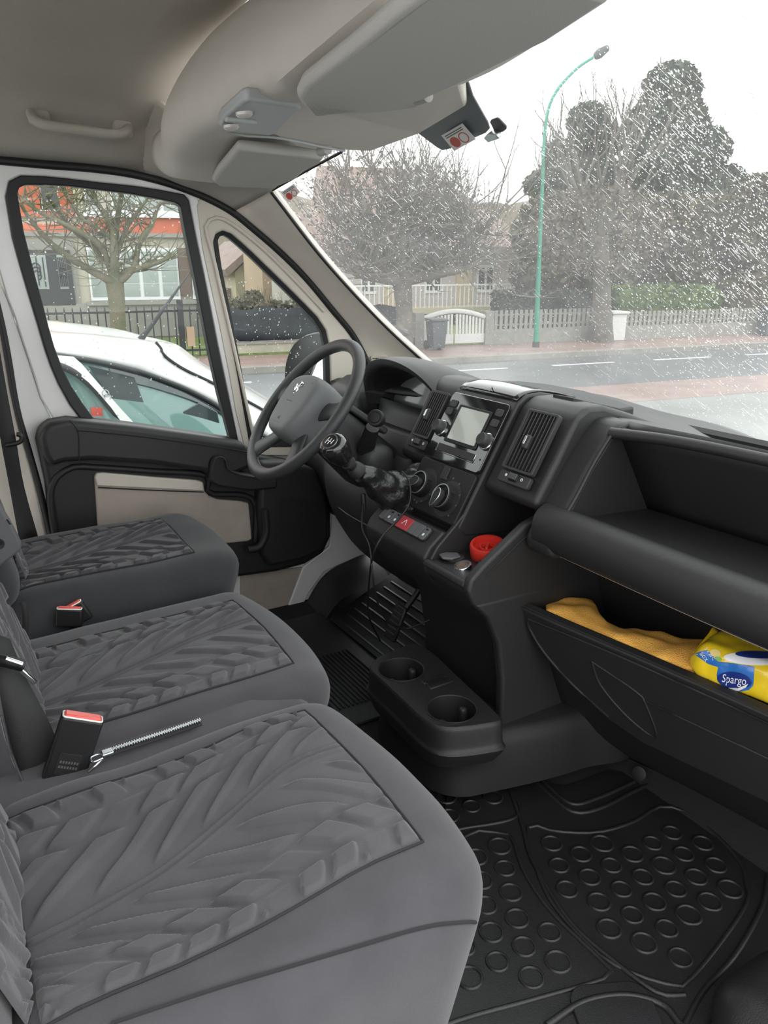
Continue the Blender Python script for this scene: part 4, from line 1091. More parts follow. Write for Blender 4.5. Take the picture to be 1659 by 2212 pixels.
# ================================================================== STEERING
WC = Vector((0.816, 1.75, 0.770)); WA = R(40)
WN = Vector((-math.cos(WA), 0.05, math.sin(WA))).normalized()
WR = (Vector((0, -1, 0)) - WN * Vector((0, -1, 0)).dot(WN)).normalized()     # driver's right
WU = WN.cross(WR)
if WU.z < 0: WU = -WU
def WF(x, y, n=0.0): return WC + WR * x + WU * y + WN * n
sw = thing('steering_wheel', WC, 'black four spoke steering wheel with grey airbag pad and chrome emblem', 'steering wheel')
RW = 0.195
V_, F = [], []
NS, NT = 72, 16
for i in range(NS):
    a = 2 * math.pi * i / NS
    for j in range(NT):
        b = 2 * math.pi * j / NT
        r = RW + 0.0165 * math.cos(b)
        V_.append(WF(r * math.cos(a), r * math.sin(a), 0.0145 * math.sin(b)))
for i in range(NS):
    for j in range(NT):
        F.append((i * NT + j, ((i + 1) % NS) * NT + j, ((i + 1) % NS) * NT + (j + 1) % NT, i * NT + (j + 1) % NT))
add('rim', V_, F, 'wheel_skin', sw, ang=60)
for a in (8, 172, 232, 308):
    a_ = R(a); c, s = math.cos(a_), math.sin(a_)
    rows = []
    for t, w, n_, th in ((0.04, 0.034, -0.012, 0.012), (0.09, 0.026, -0.014, 0.011), (0.14, 0.024, -0.010, 0.010), (0.175, 0.030, -0.004, 0.010), (0.190, 0.040, 0.0, 0.010)):
        r_ = []
        for q in range(12):
            b = 2 * math.pi * q / 12
            r_.append(WF(c * t - s * w * math.cos(b), s * t + c * w * math.cos(b), n_ + th * math.sin(b)))
        rows.append(r_)
    patch('spoke', rows, 'wheel_skin', sw, nu=14, closed_v=True, cap=True, ang=70)
pad = [(-0.078, 0.058), (-0.05, 0.074), (0.0, 0.080), (0.05, 0.074), (0.078, 0.058), (0.085, 0.02), (0.076, -0.04), (0.058, -0.078), (0.03, -0.088), (-0.03, -0.088), (-0.058, -0.078), (-0.076, -0.04), (-0.085, 0.02)]
pr = []
for k, n_ in ((1.02, -0.045), (1.06, -0.01), (1.04, 0.018), (0.96, 0.034), (0.80, 0.040), (0.45, 0.043), (0.05, 0.044)):
    pr.append([WF(x * k, y * k, n_) for x, y in pad])
ab = patch('airbag_pad', pr, 'airbag_grey', sw, nu=22, nv=52, closed_v=True, cap=True, ang=60)
tube('pad_crease', [WF(x, y, 0.0395) for x, y in ((-0.052, 0.055), (-0.055, 0.0), (-0.045, -0.05), (-0.028, -0.066), (0.028, -0.066), (0.045, -0.05), (0.055, 0.0), (0.052, 0.055))], 0.0012, 'seam', ab, n=5, ns=30)
tube('pad_crease', [WF(-0.016, -0.006, 0.0435), WF(0.016, -0.006, 0.0435)], 0.0009, 'seam', ab, n=5)
plate('airbag_mark', WF(0, -0.052, 0.0415), WR, WU, rrect(0.012, 0.014, 0.001, 1), 0.0008, 'dash_grey', ab)
text('airbag_mark_text', 'SRS', WF(0, -0.052, 0.0425), WR, WU, 0.006, 'airbag_grey', ab)
# rampant animal emblem built from chrome strokes
em = [[(-0.006, -0.012), (-0.002, -0.002), (0.004, 0.006), (0.003, 0.012), (-0.002, 0.014)], [(0.004, 0.006), (0.010, 0.010), (0.013, 0.008)], [(0.003, 0.001), (0.010, 0.002), (0.014, 0.005)],
      [(-0.002, -0.003), (0.005, -0.007), (0.004, -0.013), (0.008, -0.014)], [(-0.006, -0.012), (-0.004, -0.018), (0.001, -0.018)], [(-0.006, -0.012), (-0.012, -0.008), (-0.011, 0.0), (-0.014, 0.005)]]
V_, F = [], []
for st in em:
    tube_data([WF(x * 1.1, y * 1.1 + 0.036, 0.0435) for x, y in st], [0.0019] * len(st), 6, True, V_, F)
add('emblem', V_, F, 'chrome', ab)

cl_ = thing('steering_column', WC - WN * 0.15, 'black steering column shroud with control stalk and ignition switch', 'steering column')
def CF(x, y, n): return WF(x, y, -n)
rows = []
for n_, w, h, oy in ((0.05, 0.05, 0.05, 0.0), (0.06, 0.062, 0.058, 0.0), (0.10, 0.075, 0.062, -0.002), (0.16, 0.082, 0.066, -0.006), (0.24, 0.086, 0.072, -0.010), (0.32, 0.088, 0.078, -0.015)):
    r_ = []
    for q in range(24):
        b = 2 * math.pi * q / 24
        cb, sb2 = math.cos(b), math.sin(b)
        e = 0.55
        r_.append(CF(w * math.copysign(abs(cb) ** e, cb), oy + h * math.copysign(abs(sb2) ** e, sb2), n_))
    rows.append(r_)
patch('shroud', rows, 'dash_matte', cl_, nu=20, closed_v=True, cap=True, ang=70)
prism('column_top_cover', [CF(-0.05, 0.058, 0.07), CF(0.05, 0.058, 0.07), CF(0.07, 0.066, 0.2), CF(-0.07, 0.066, 0.2)], WU * 0.018, 'dash_grey', cl_, bevel=0.006, seg=3)
# wiper stalk with ribbed end, towards the passenger
stb = S(792, 962, Y=1.64); ste = S(815, 893, Y=1.565)
sd = (ste - stb).normalized()
lathe('stalk_arm', stb, sd, [(-0.02, 0.022), (0.0, 0.022), (0.03, 0.0195), (0.062, 0.0175), (0.070, 0.0165)], 'dash_matte', cl_, n=24)
ln = (ste - stb).length
lathe('stalk_end', S(815, 905, Y=1.575), (ste - S(815, 905, Y=1.575)) + Vector((-0.025, -0.015, 0.0)), [(-0.008, 0.018), (0.0, 0.0205), (0.014, 0.0205), (0.017, 0.019), (0.0175, 0.0145), (0.0165, 0.0135), (0.019, 0.0125), (0.020, 0.0)], 'dash_matte', cl_, n=28)
lathe('ignition_ring', S(783, 985, Y=1.645), (-0.75, -0.45, 0.35), [(-0.04, 0.036), (0.002, 0.036), (0.004, 0.033), (0.002, 0.029), (-0.006, 0.027), (-0.008, 0.018), (-0.004, 0.016), (-0.004, 0)], 'dash_matte', cl_, n=32)
rbox('stalk_fairing', S(805, 1000, Y=1.66), (0.09, 0.10, 0.10), 0.03, 'dash_grey', cl_, (8, 8, 8))

# ================================================================== GEAR LEVER
gk = thing('gear_lever', (0.95, 1.50, 0.60), 'glossy black gear lever with chrome topped knob and creased leather gaiter', 'gear lever')
k0 = S(747, 995, Y=1.46); k1 = S(706, 946, Y=1.44)
kd = (k1 - k0).normalized()
lathe('knob', k0, kd, [(0.0, 0.013), (0.004, 0.019), (0.02, 0.026), (0.042, 0.0315), (0.056, 0.0315), (0.067, 0.028), (0.072, 0.021), (0.072, 0.0)], 'gloss_black', gk, n=32)
lathe('knob_ring', k0, kd, [(0.0715, 0.0195), (0.0735, 0.0195), (0.0735, 0.0165), (0.0725, 0.0165)], 'chrome', gk, n=28, closed_prof=True)
lathe('shift_diagram', k0, kd, [(0.0722, 0.0165), (0.0727, 0.0155), (0.0727, 0.0)], 'black', gk, n=24)
kx = WR - kd * WR.dot(kd); kx.normalize(); ky = kd.cross(kx)
if ky.z < 0: ky = -ky
V_, F = [], []
for st in ([(-0.008, 0.008), (-0.008, -0.008)], [(0, 0.008), (0, -0.008)], [(0.008, 0.008), (0.008, -0.004)], [(-0.008, 0), (0.008, 0)]):
    tube_data([k0 + kd * 0.0730 + kx * x + ky * y for x, y in st], [0.0009] * len(st), 4, True, V_, F)
add('shift_lines', V_, F, 'mark_white', gk)
sb0 = S(777, 1022, Y=1.47)
lathe('collar', k0, sb0 - k0, [(-0.004, 0.012), (0.006, 0.0135), (0.008, 0.0165), (0.013, 0.017), (0.015, 0.013), (0.026, 0.012), (0.032, 0.018), (0.048, 0.021), (0.052, 0.014)], 'dash_matte', gk, n=24)
# gaiter: creased leather sleeve widening into the dash
gpts = [S(776, 1022, Y=1.47), S(800, 1032, Y=1.475), S(826, 1052, Y=1.48), S(858, 1066, Y=1.485), S(890, 1066, Y=1.49), S(925, 1060, Y=1.50)]
gr_ = [0.019, 0.030, 0.042, 0.054, 0.064, 0.070]
gp_ = resample(gpts, 34); V_, F = [], []
rows = []
for i, p in enumerate(gp_):
    t = i / 33
    k = t * 5; a = int(min(4, k)); rr = gr_[a] + (gr_[a + 1] - gr_[a]) * (k - a)
    d = (gp_[min(33, i + 1)] - gp_[max(0, i - 1)]).normalized()
    e1 = Vector((0, 1, 0)) - d * d.y; e1.normalize(); e2 = d.cross(e1)
    r_ = []
    for q in range(36):
        b = 2 * math.pi * q / 36
        fold = 1 + 0.16 * noise.noise(Vector((math.cos(b) * 2.0, math.sin(b) * 2.0 + 4, t * 5.5))) + 0.10 * math.sin(b * 4 + t * 9) * t * (1 - 0.3 * t) + 0.06 * math.sin(t * 30 + 2 * math.sin(b * 2))
        r_.append(p + (e1 * math.cos(b) + e2 * math.sin(b)) * rr * fold)
    rows.append(r_)
patch('gaiter', rows, 'gaiter', gk, closed_v=True, cap=True, ang=70)

# ================================================================== CHARGING CABLE
cb1 = [S(868, 1018, Y=1.42), S(884, 1040, Y=1.40), S(885, 1085, Y=1.38), S(862, 1120, Y=1.38), S(826, 1158, Y=1.36), S(806, 1200, Y=1.37), S(797, 1260, Y=1.45), S(795, 1320, Y=1.55), S(806, 1355, Y=1.66), S(822, 1385, Y=1.74)]
cb2 = [S(785, 1085, Y=1.50), S(782, 1140, Y=1.45), S(798, 1180, Y=1.41), S(805, 1240, Y=1.38), S(815, 1300, Y=1.40), S(840, 1345, Y=1.44), S(880, 1357, Y=1.45), S(915, 1345, Y=1.42), S(945, 1331, Y=1.40)]
ch = thing('charging_cable', cb1[5], 'thin black cable looping down from gear gaiter to the floor console', 'cable')
tube('cable_run', cb1, 0.0022, 'black', ch, n=8, ns=60)
tube('cable_run', cb2, 0.0020, 'black', ch, n=8, ns=60)
lathe('cable_plug', cb2[0], (0, 0.1, 1), [(-0.02, 0.003), (-0.012, 0.006), (0.02, 0.006), (0.022, 0.004)], 'black', ch, n=12)

# ================================================================== CLOTH AND WIPES IN THE BIN
back = [(1180, 1308), (1205, 1295), (1240, 1296), (1276, 1293), (1296, 1325), (1313, 1346), (1400, 1362), (1480, 1378), (1560, 1386), (1592, 1380)]
mid_ = [(1180, 1316), (1210, 1308), (1245, 1318), (1275, 1330), (1305, 1352), (1335, 1366), (1405, 1386), (1480, 1402), (1545, 1412), (1585, 1404)]
mid2 = [(1183, 1322), (1215, 1326), (1252, 1340), (1285, 1356), (1318, 1372), (1350, 1386), (1412, 1408), (1475, 1425), (1540, 1432), (1580, 1424)]
frn = [(1190, 1332), (1225, 1348), (1260, 1364), (1295, 1380), (1330, 1395), (1365, 1410), (1420, 1432), (1470, 1447), (1530, 1456), (1575, 1452)]
rows = []
for r_, z, dz in ((back, 0.418, -0.03), (back, 0.425, 0), (mid_, 0.441, 0), (mid2, 0.438, 0), (frn, 0.426, 0), (frn, 0.405, 1)):
    off = Vector((0.012, 0, dz)) if dz < 0 else Vector()
    rows.append([S(x, y + (14 if dz > 0 else 0), Z=z) + off for x, y in r_])
def wob(rows, amp, sc):
    return [[p + Vector((0, 0, amp * noise.noise(p * sc))) for p in r] for r in rows]
cols = [resample(r, 60) for r in rows]
cols2 = [[c[i] for c in cols] for i in range(60)]
cols2 = wob([resample(c, 30) for c in cols2], 0.007, 26)
ctw = patch('microfibre_cloth', cols2, 'orange_cloth', None, solid=0.006)
tag(ctw, 'crumpled orange microfibre cloth lying in the open glovebox', 'cloth')
tube('hem', [S(1560, 1380, Z=0.433), S(1580, 1376, Z=0.436), S(1592, 1384, Z=0.434), S(1597, 1400, Z=0.428)], 0.006, 'orange_edge', ctw, n=8, ns=14)

wp = thing('wipes_packet', S(1590, 1450, Z=0.42), 'yellow and blue plastic packet of cleaning wipes on orange cloth in glovebox', 'packet')
pL = S(1478, 1447, Z=0.432); pR = S(1659, 1512, Z=0.432)
pa = (pR - pL); plen = pa.length; pa.normalize(); pb = Vector((-pa.y, pa.x, 0));
if pb.x < 0: pb = -pb
LEN = plen + 0.06
def pdef(q):
    u = q.x / LEN + 0.5
    pinch = min(1, max(0.0, u / 0.16))
    s = math.sin(pinch * math.pi / 2)
    z = q.z * (0.25 + 0.75 * s) + 0.0035 * noise.noise(Vector((q.x * 40, q.y * 40, q.z * 30))) * (1.4 - s)
    y = q.y * (0.80 + 0.20 * s) + 0.002 * noise.noise(Vector((q.x * 60, 3.1, q.z * 60)))
    return (q.x, y, z - 0.008 * (1 - s))
prot = Matrix((pa, pb, Vector((0, 0, 1)))).transposed()
pc = pL + pa * (LEN / 2) + pb * 0.045 + Vector((0, 0, 0.024))
pk = rbox('film_body', pc, (LEN, 0.10, 0.072), (0.02, 0.022, 0.026), 'pack_yellow', wp, (40, 20, 14), pdef, prot)
PKB = bvh_of(pk)
def onpack(px, py, off=0.0008):
    d = (VIEW * FPX + RIGHT * (px - IMG_W / 2) + UPV * (IMG_H / 2 - py)).normalized()
    h, n, i, dist = PKB.ray_cast(EYE, d)
    if h is None: return None
    if n.dot(d) > 0: n = -n
    return h + n * off
def decal(name, outline, m, off, parent=wp, grid=10):
    """flat print that follows the film: outline filled by rings towards its centre"""
    cx = sum(p[0] for p in outline) / len(outline); cy = sum(p[1] for p in outline) / len(outline)
    rings = []
    for k in range(grid + 1):
        f = 1 - k / grid * 0.999
        ring_ = [onpack(cx + (x - cx) * f, cy + (y - cy) * f, off) for x, y in outline]
        rings.append(ring_)
    n = len(outline); V_, F = [], []; idx = {}
    for i, r_ in enumerate(rings):
        for j, p in enumerate(r_):
            if p is not None:
                idx[(i, j)] = len(V_); V_.append(p)
    for i in range(grid):
        for j in range(n):
            q = [(i, j), (i, (j + 1) % n), (i + 1, (j + 1) % n), (i + 1, j)]
            if all(k in idx for k in q): F.append(tuple(idx[k] for k in q))
    if F: return add(name, V_, F, m, parent, ang=80)
def ell(cx, cy, rx, ry, rot=0, n=28):
    a = R(rot)
    return [(cx + rx * math.cos(t) * math.cos(a) - ry * math.sin(t) * math.sin(a), cy + rx * math.cos(t) * math.sin(a) + ry * math.sin(t) * math.cos(a)) for t in [2 * math.pi * k / n for k in range(n)]]
def dens(pts, n=40): return [(p.x, p.y) for p in polyline([(x, y, 0) for x, y in pts] + [(pts[0][0], pts[0][1], 0)], n + 1)[:-1]]
decal('blue_swoosh', dens([(1500, 1413), (1518, 1406), (1530, 1405), (1543, 1428), (1580, 1432), (1630, 1440), (1628, 1480), (1618, 1490), (1600, 1493), (1575, 1488), (1556, 1476), (1548, 1460), (1552, 1440), (1530, 1434), (1516, 1424)], 60), 'pack_blue', 0.0008)
decal('brand_oval', ell(1587, 1469, 38, 18, 8), 'pack_navy', 0.0014)
decal('lid_white', ell(1625, 1424, 62, 13, 4), 'pack_white', 0.0010)
decal('lid_navy', ell(1640, 1416, 52, 8, 3), 'pack_navy', 0.0016)
decal('lemon_print', ell(1546, 1411, 12, 8, 20), 'lemon', 0.0012, grid=5)
decal('lime_print', ell(1552, 1423, 8, 4, 20), 'lime', 0.0014, grid=5)
def pack_text(body, cx, cy, size, rot, m, name, sx=1.0, shear=0.0):
    V_, F = text_mesh(body, size); a = R(rot)
    W = []
    for v in V_:
        x, y = v.x * sx, -v.y
        X = cx + x * math.cos(a) - y * math.sin(a); Yy = cy + x * math.sin(a) + y * math.cos(a)
        W.append(onpack(X, Yy, 0.0020))
    ok = [f for f in F if all(W[i] is not None for i in f)]
    W = [w if w is not None else pc for w in W]
    if ok: add(name, W, ok, m, wp, smooth=False)
pack_text('Spargo', 1587, 1468, 25, 8, 'pack_white', 'brand_lettering', 0.78)
pack_text('BOX', 1521, 1419, 10, 52, 'pack_white', 'box_lettering')
pack_text('5 x 20 C', 1534, 1413, 9, 52, 'pack_white', 'count_lettering')
decal('oval_shine', [(1568, 1483), (1585, 1487), (1605, 1484), (1618, 1476), (1612, 1484), (1598, 1490), (1582, 1490)], 'pack_white', 0.0022, grid=3)  # white crescent drawn flat on the oval as its shine
# sealed fin at the end of the packet
f0, f1, f2 = S(1497, 1410, Z=0.450), S(1541, 1356, Z=0.482), S(1592, 1408, Z=0.452)
rows = []
for k in range(9):
    t = k / 8
    base_ = f0.lerp(f2, t) + Vector((0.008 * math.sin(t * 9), 0.004 * math.sin(t * 12), -0.004))
    top_ = f0.lerp(f1, min(1, t * 2)) if t < 0.5 else f1.lerp(f2, (t - 0.5) * 2)
    rows.append([base_, base_.lerp(top_, 0.5) + Vector((0.004 * math.sin(t * 20), 0, 0)), top_ + Vector((0, 0, 0.001))])
patch('sealed_fin', rows, 'pack_yellow', wp, nu=26, nv=8, solid=0.001)
# ================================================================== SEATS
def sstep(a, b, x):
    t = min(1.0, max(0.0, (x - a) / (b - a)))
    return t * t * (3 - 2 * t)
def cell(ph, w):
    d = 0.5 - abs((ph % 1.0) - 0.5)
    return sstep(0.0, w, d)
def bar(ph, duty, soft):
    """raised pad occupying part of each period"""
    d = abs((ph % 1.0) - 0.5)
    return 1 - sstep(duty / 2 - soft, duty / 2 + soft * 0.4, d)
def tread(u, v):
    """quilted tyre-tread relief of the seat cover, 0..1"""
    c = 0.5 + 0.17 * math.sin((u - 0.45) * 3.0)
    s = v - c
    side = 1 if s > 0 else -1
    lim = (1 - c) if s > 0 else c
    d = abs(s) / lim
    uu = u + side * 0.04
    if d > 0.80:
        k = (d - 0.80) / 0.18
        h = bar(uu * 10.0 + 0.35 * k * k, 0.76, 0.10) * sstep(0.80, 0.835, d) * (1 - sstep(0.95, 0.985, d))
        if math.sin(math.floor(uu * 10.0) * 2.3 + side) < -0.55: h *= 0.15
        return h
    if d > 0.57:
        ph = uu * 7.6 - (d - 0.57) * 3.4 + 0.2
        return bar(ph, 0.76, 0.09) * sstep(0.57, 0.605, d) * (1 - sstep(0.745, 0.78, d)) * (1.0 if math.sin(math.floor(ph) * 1.7 + side * 2) > -0.7 else 0.25)
    if d > 0.08:
        ph = uu * 6.2 + (0.57 - d) * 3.6 + 0.5
        t = (d - 0.08) / 0.49
        return bar(ph, 0.10 + 0.52 * t, 0.05 + 0.06 * t) * sstep(0.10, 0.2, d) * (1 - sstep(0.515, 0.55, d))
    return 0.5 * (1 - sstep(0.0, 0.02, abs(d - 0.035)))

def seat_insert(name, mapf, parent, nu=220, nv=160, amp=0.0080, m='seat_insert'):
    V_ = np.zeros((nu * nv, 3), dtype=np.float32)
    for i in range(nu):
        u = i / (nu - 1)
        for j in range(nv):
            v = j / (nv - 1)
            edge = min(u, 1 - u, v, 1 - v)
            h = tread(u, v) * amp * sstep(0.0, 0.02, edge)
            if edge <= 0: h = -0.004
            p = mapf(u, v, h + 0.0018)
            V_[i * nv + j] = p
    I, J = np.meshgrid(np.arange(nu - 1), np.arange(nv - 1), indexing='ij')
    a = (I * nv + J).ravel()
    F = np.stack([a, a + 1, a + nv + 1, a + nv], 1)
    o0 = Vector(V_.mean(0).tolist())
    me = bpy.data.meshes.new(name)
    me.from_pydata((V_ - np.array(o0, dtype=np.float32)).tolist(), [], F.tolist())
    return finish(name, me, o0, m, parent, ang=180, fixn=True)

def cushion(parent, c, size, rad, ins, crown, m='seat', tread_m='seat_insert', flip=False, seg=(34, 30, 14)):
    hx, hy, hz = (s / 2 for s in size)
    cv = Vector(c)
    def g(x, y): return crown(x, y)
    def df(q):
        w = (q.z + hz) / (2 * hz)
        t = (q.x + hx) / (2 * hx)
        x = q.x - 0.045 * (q.y / hy) ** 2 * max(0, t) ** 2 - 0.10 * (1 - w) * t ** 2
        return (x, q.y, q.z + g(q.x, q.y) * w)
    body = rbox('cushion', cv, size, rad, m, parent, seg, df)
    x0, x1, y0, y1 = ins
    def mp(u, v, h):
        x = x0 + (x1 - x0) * u - cv.x; y = y0 + (y1 - y0) * (1 - v if flip else v) - cv.y
        # bowed front seam
        yy = (y / hy)
        x = x - 0.020 * yy * yy * u
        # height of the slab under the point (rounded borders included)
        px_ = x
        ex = max(0.0, abs(px_) - (hx - rad[0])) / rad[0]; ey = max(0.0, abs(y) - (hy - rad[1])) / rad[1]
        drop = rad[2] * (1 - math.sqrt(max(0.0, 1 - min(1, ex * ex + ey * ey))))
        return (cv.x + x, cv.y + y, cv.z + hz + g(px_, y) - drop + h)
    seat_insert('quilted_panel', mp, parent, m=tread_m)
    # welt seam around the panel
    loop = [mp(u, 0, 0) for u in np.linspace(0, 1, 14)] + [mp(1, v, 0) for v in np.linspace(0.05, 1, 12)] + [mp(u, 1, 0) for u in np.linspace(0.95, 0, 14)]
    tube('seam', [Vector(p) + Vector((0, 0, 0.0015)) for p in loop], 0.0022, 'seam', parent, n=5)
    return body

be = thing('bench_seat', (0.25, 1.07, 0.0), 'double passenger bench seat in grey embossed cover nearest the camera', 'seat', 'van seats')
def crown_near(x, y):
    return 0.004 - 0.026 * math.exp(-((x + 0.08) / 0.16) ** 2 - ((y + 0.02) / 0.15) ** 2) + 0.014 * math.exp(-((x - 0.12) / 0.08) ** 2 - ((y - 0.02) / 0.2) ** 2) + 0.006 * noise.noise(Vector((x * 9, y * 9, 1.0))) + 0.03 * (x / 0.3) * 0.3
nc = cushion(be, (0.255, 0.825, 0.262), (0.635, 0.530, 0.290), (0.095, 0.075, 0.085), (0.0, 0.462, 0.660, 1.005), crown_near)
cushion(be, (0.305, 1.335, 0.262), (0.62, 0.505, 0.290), (0.095, 0.055, 0.075), (0.075, 0.515, 1.165, 1.485), lambda x, y: 0.004 + 0.004 * noise.noise(Vector((x * 8, y * 8, 5.0))) + 0.03 * x)
NCB = bvh_of(nc)
sm = [onglass(x, y, NCB, -0.001)[0] for x, y in ((1026, 1992), (1012, 1991), (985, 1993), (940, 1998), (880, 2012), (800, 2036), (700, 2066), (600, 2096), (500, 2126), (400, 2158), (300, 2192), (240, 2212))]
tube('side_seam', [p for p in sm if p is not None], 0.0022, 'seam', be, n=5, ns=50)
# cover between and under the cushions, base skirt
prism('base_box', [(-0.05, 0.60, 0.02), (0.40, 0.60, 0.02), (0.42, 0.60, 0.18), (-0.05, 0.60, 0.18)], (0, 0.94, 0), 'seat_dark', be, bevel=0.01)
prism('cover_bridge', [(-0.02, 0.96, 0.30), (0.52, 0.96, 0.30), (0.50, 0.96, 0.385), (0.40, 0.96, 0.404), (0.1, 0.96, 0.396), (-0.02, 0.96, 0.395)], (0, 0.22, 0), 'seat', be, bevel=0.02, seg=4)
# backrests
def backrest(parent, o, w, h, t, lean, m, panel=True, yaw=0.0):
    """o: bottom centre of the front face"""
    rot = Matrix.Rotation(yaw, 3, 'Z') @ Matrix.Rotation(-lean, 3, 'Y')
    def df(q):
        return (q.x + 0.02 * (1 - (q.y / (w / 2)) ** 2) * 0.5, q.y, q.z)
    c = Vector(o) + rot @ Vector((-t / 2, 0, h / 2))
    rbox('backrest', c, (t, w, h), (t * 0.42, 0.06, 0.06), m, parent, (10, 20, 24), df, rot)
    if panel:
        def mp(u, v, hh):
            y = (v - 0.5) * (w - 0.19); z = 0.03 + u * (h - 0.12)
            return Vector(o) + rot @ Vector((0.010 + 0.01 * (1 - (y / (w / 2)) ** 2) - 0.001 + hh, y, z))
        seat_insert('quilted_panel', mp, parent, 130, 90)
backrest(be, (-0.008, 0.83, 0.36), 0.50, 0.62, 0.13, R(15), 'seat', yaw=R(-3))
backrest(be, (0.082, 1.34, 0.37), 0.47, 0.62, 0.13, R(14), 'seat', yaw=R(-4))
# zip fastener between the cushions
zp = [S(222, 1628, Z=0.412), S(290, 1606, Z=0.412), S(360, 1583, Z=0.412), S(433, 1558, Z=0.412)]
zl = resample(zp, 40)
patch('zip_tape', [[p + Vector((0.0, -0.010, 0)), p + Vector((0, 0.010, 0))] for p in zl], 'seam', be, solid=0.002)
V_, F = [], []
for i, p in enumerate(resample(zp, 80)):
    b = len(V_)
    for sx in (-1, 1):
        for sy in (-1, 1):
            for s3 in (-1, 1):
                V_.append(p + Vector((sx * 0.0007, sy * 0.004 + (0.0012 if i % 2 else -0.0012), 0.0022 + s3 * 0.0012)))
    F += [tuple(b + k for k in f) for f in BOXF]
zt = add('zip_teeth', V_, F, 'silver', be, smooth=False); zt['kind'] = 'stuff'
zs = obox('zip_slider', S(232, 1626, Z=0.416), zp[1] - zp[0], (0, 1, 0), (0, 0, 1), (0.018, 0.014, 0.007), 'silver', be, bevel=0.002)
tube('zip_pull', [S(x, y, Z=0.416) for x, y in ((226, 1630), (210, 1630), (196, 1638), (202, 1646), (222, 1638))], 0.0018, 'silver', zs, n=6, ns=18)
tube('zip_gap_edge', [S(228, 1630, Z=0.412), S(215, 1645, Z=0.41), S(190, 1668, Z=0.405)], 0.0025, 'silver', be, n=6, ns=10)
# zip running up the side of the backrest cover
tube('back_zip', [S(2, 1545, Y=1.09), S(18, 1610, Y=1.09), S(36, 1658, Y=1.09), S(50, 1690, Y=1.09)], 0.0022, 'silver', be, n=6, ns=20)

# driver seat
dv = thing('driver_seat', (0.36, 1.85, 0.0), 'dark grey covered single driver seat by the far door', 'seat', 'van seats')
cushion(dv, (0.345, 1.845, 0.325), (0.60, 0.475, 0.26), (0.10, 0.09, 0.08), (0.11, 0.50, 1.690, 1.985), lambda x, y: 0.012 * abs(y / 0.2) ** 2 + 0.006 * noise.noise(Vector((x * 8, y * 8, 2.0))) + 0.02 * x, m='seat_dark', tread_m='seat', seg=(28, 26, 12))
prism('seat_skirt', [(0.08, 1.64, 0.03), (0.50, 1.64, 0.03), (0.53, 1.64, 0.26), (0.08, 1.64, 0.26)], (0, 0.40, 0), 'seat_dark', dv, bevel=0.012)
backrest(dv, (0.120, 1.84, 0.44), 0.46, 0.66, 0.13, R(12), 'seat_dark', True)
prism('seat_rail', [(0.0, 1.585, 0.16), (0.20, 1.585, 0.13), (0.20, 1.585, 0.19), (0.0, 1.585, 0.24)], (0, 0.03, 0), 'plastic_grey', dv, bevel=0.004)
ar = [S(x, y, Y=1.50) for x, y in ((-60, 1010), (-20, 1060), (0, 1090), (25, 1130), (46, 1170), (48, 1184), (42, 1193), (0, 1226), (-60, 1262))]
arm = prism('folding_armrest', ar, (0.0, 0.045, 0), 'plastic_grey', dv, bevel=0.006, seg=3)
lathe('armrest_bolt', S(-3, 1175, Y=1.499), (0, -1, 0), [(0, 0.010), (0.003, 0.010), (0.003, 0.006), (0.001, 0)], 'black', dv, n=18)
prism('armrest_slot', [S(x, y, Y=1.4995) for x, y in ((13, 1122), (17, 1122), (24, 1132), (21, 1134))], (0, 0.002, 0), 'dark_void', dv)

# ------------------------------------------------------------------ belts and buckles
def buckle(o, up, wd, lab, size=(0.058, 0.10, 0.022), printed=False):
    up = Vector(up).normalized(); wd = Vector(wd); wd = (wd - up * wd.dot(up)).normalized(); n = wd.cross(up)
    b = thing('belt_buckle', Vector(o), lab, 'buckle', 'seat belt buckles')
    w, h, t = size
    c = Vector(o) + up * h / 2
    body = obox('buckle_body', c, wd, up, n, (w, h, t), 'black', b, bevel=0.004, seg=3)
    obox('release_button', Vector(o) + up * (h + 0.0005), wd, up, n, (w - 0.008, 0.006, t - 0.007), 'buckle_red', b, bevel=0.002)
    ol = [Vector(o) + up * h + wd * a + n * d for a, d in rrect(w - 0.004, t - 0.004, 0.004, 3)]
    tube('button_rim', ol + [ol[0]], 0.0014, 'sticker', b, n=6)
    if printed:
        s = 1 if n.dot(EYE - c) > 0 else -1
        ax = wd if s > 0 else -wd
        plate('recess_panel', c - up * 0.018 + n * s * (t / 2 - 0.0002), ax, up, rrect(0.034, 0.036, 0.004, 3), 0.0010, 'dash_matte', body, bevel=0.0004)
        for k in range(2):
            for q in range(7):
                plate('moulded_mark', c - up * (0.014 + 0.008 * k) + ax * (-0.012 + q * 0.004) + n * s * (t / 2 + 0.0007), ax, up, rrect(0.0026, 0.004, 0.0005, 1), 0.0004, 'plastic_grey', body)
    return b
b_up = S(172, 1570, Y=1.085) - S(132, 1692, Y=1.085)
buckle(S(132, 1692, Y=1.085), b_up, S(210, 1580, Y=1.075) - S(128, 1560, Y=1.085), 'large black belt buckle with red button standing on bench seat beside zip', (0.060, 0.110, 0.024), True)
buckle(S(150, 1352, Y=1.59), (0.12, -0.02, 1), (1, -0.35, 0.0), 'belt buckle with red button lying lower in the gap between seats', (0.052, 0.040, 0.016))
buckle(S(178, 1344, Y=1.598), (-0.45, 0.1, 1), (1, -0.2, 0.35), 'belt buckle with red button leaning on driver seat side', (0.050, 0.045, 0.016))
cbelt = thing('seat_belt', S(50, 1560, Y=1.11), 'wide black lap belt coming down over the bench backrest behind the buckle', 'seat belt', 'seat belts')
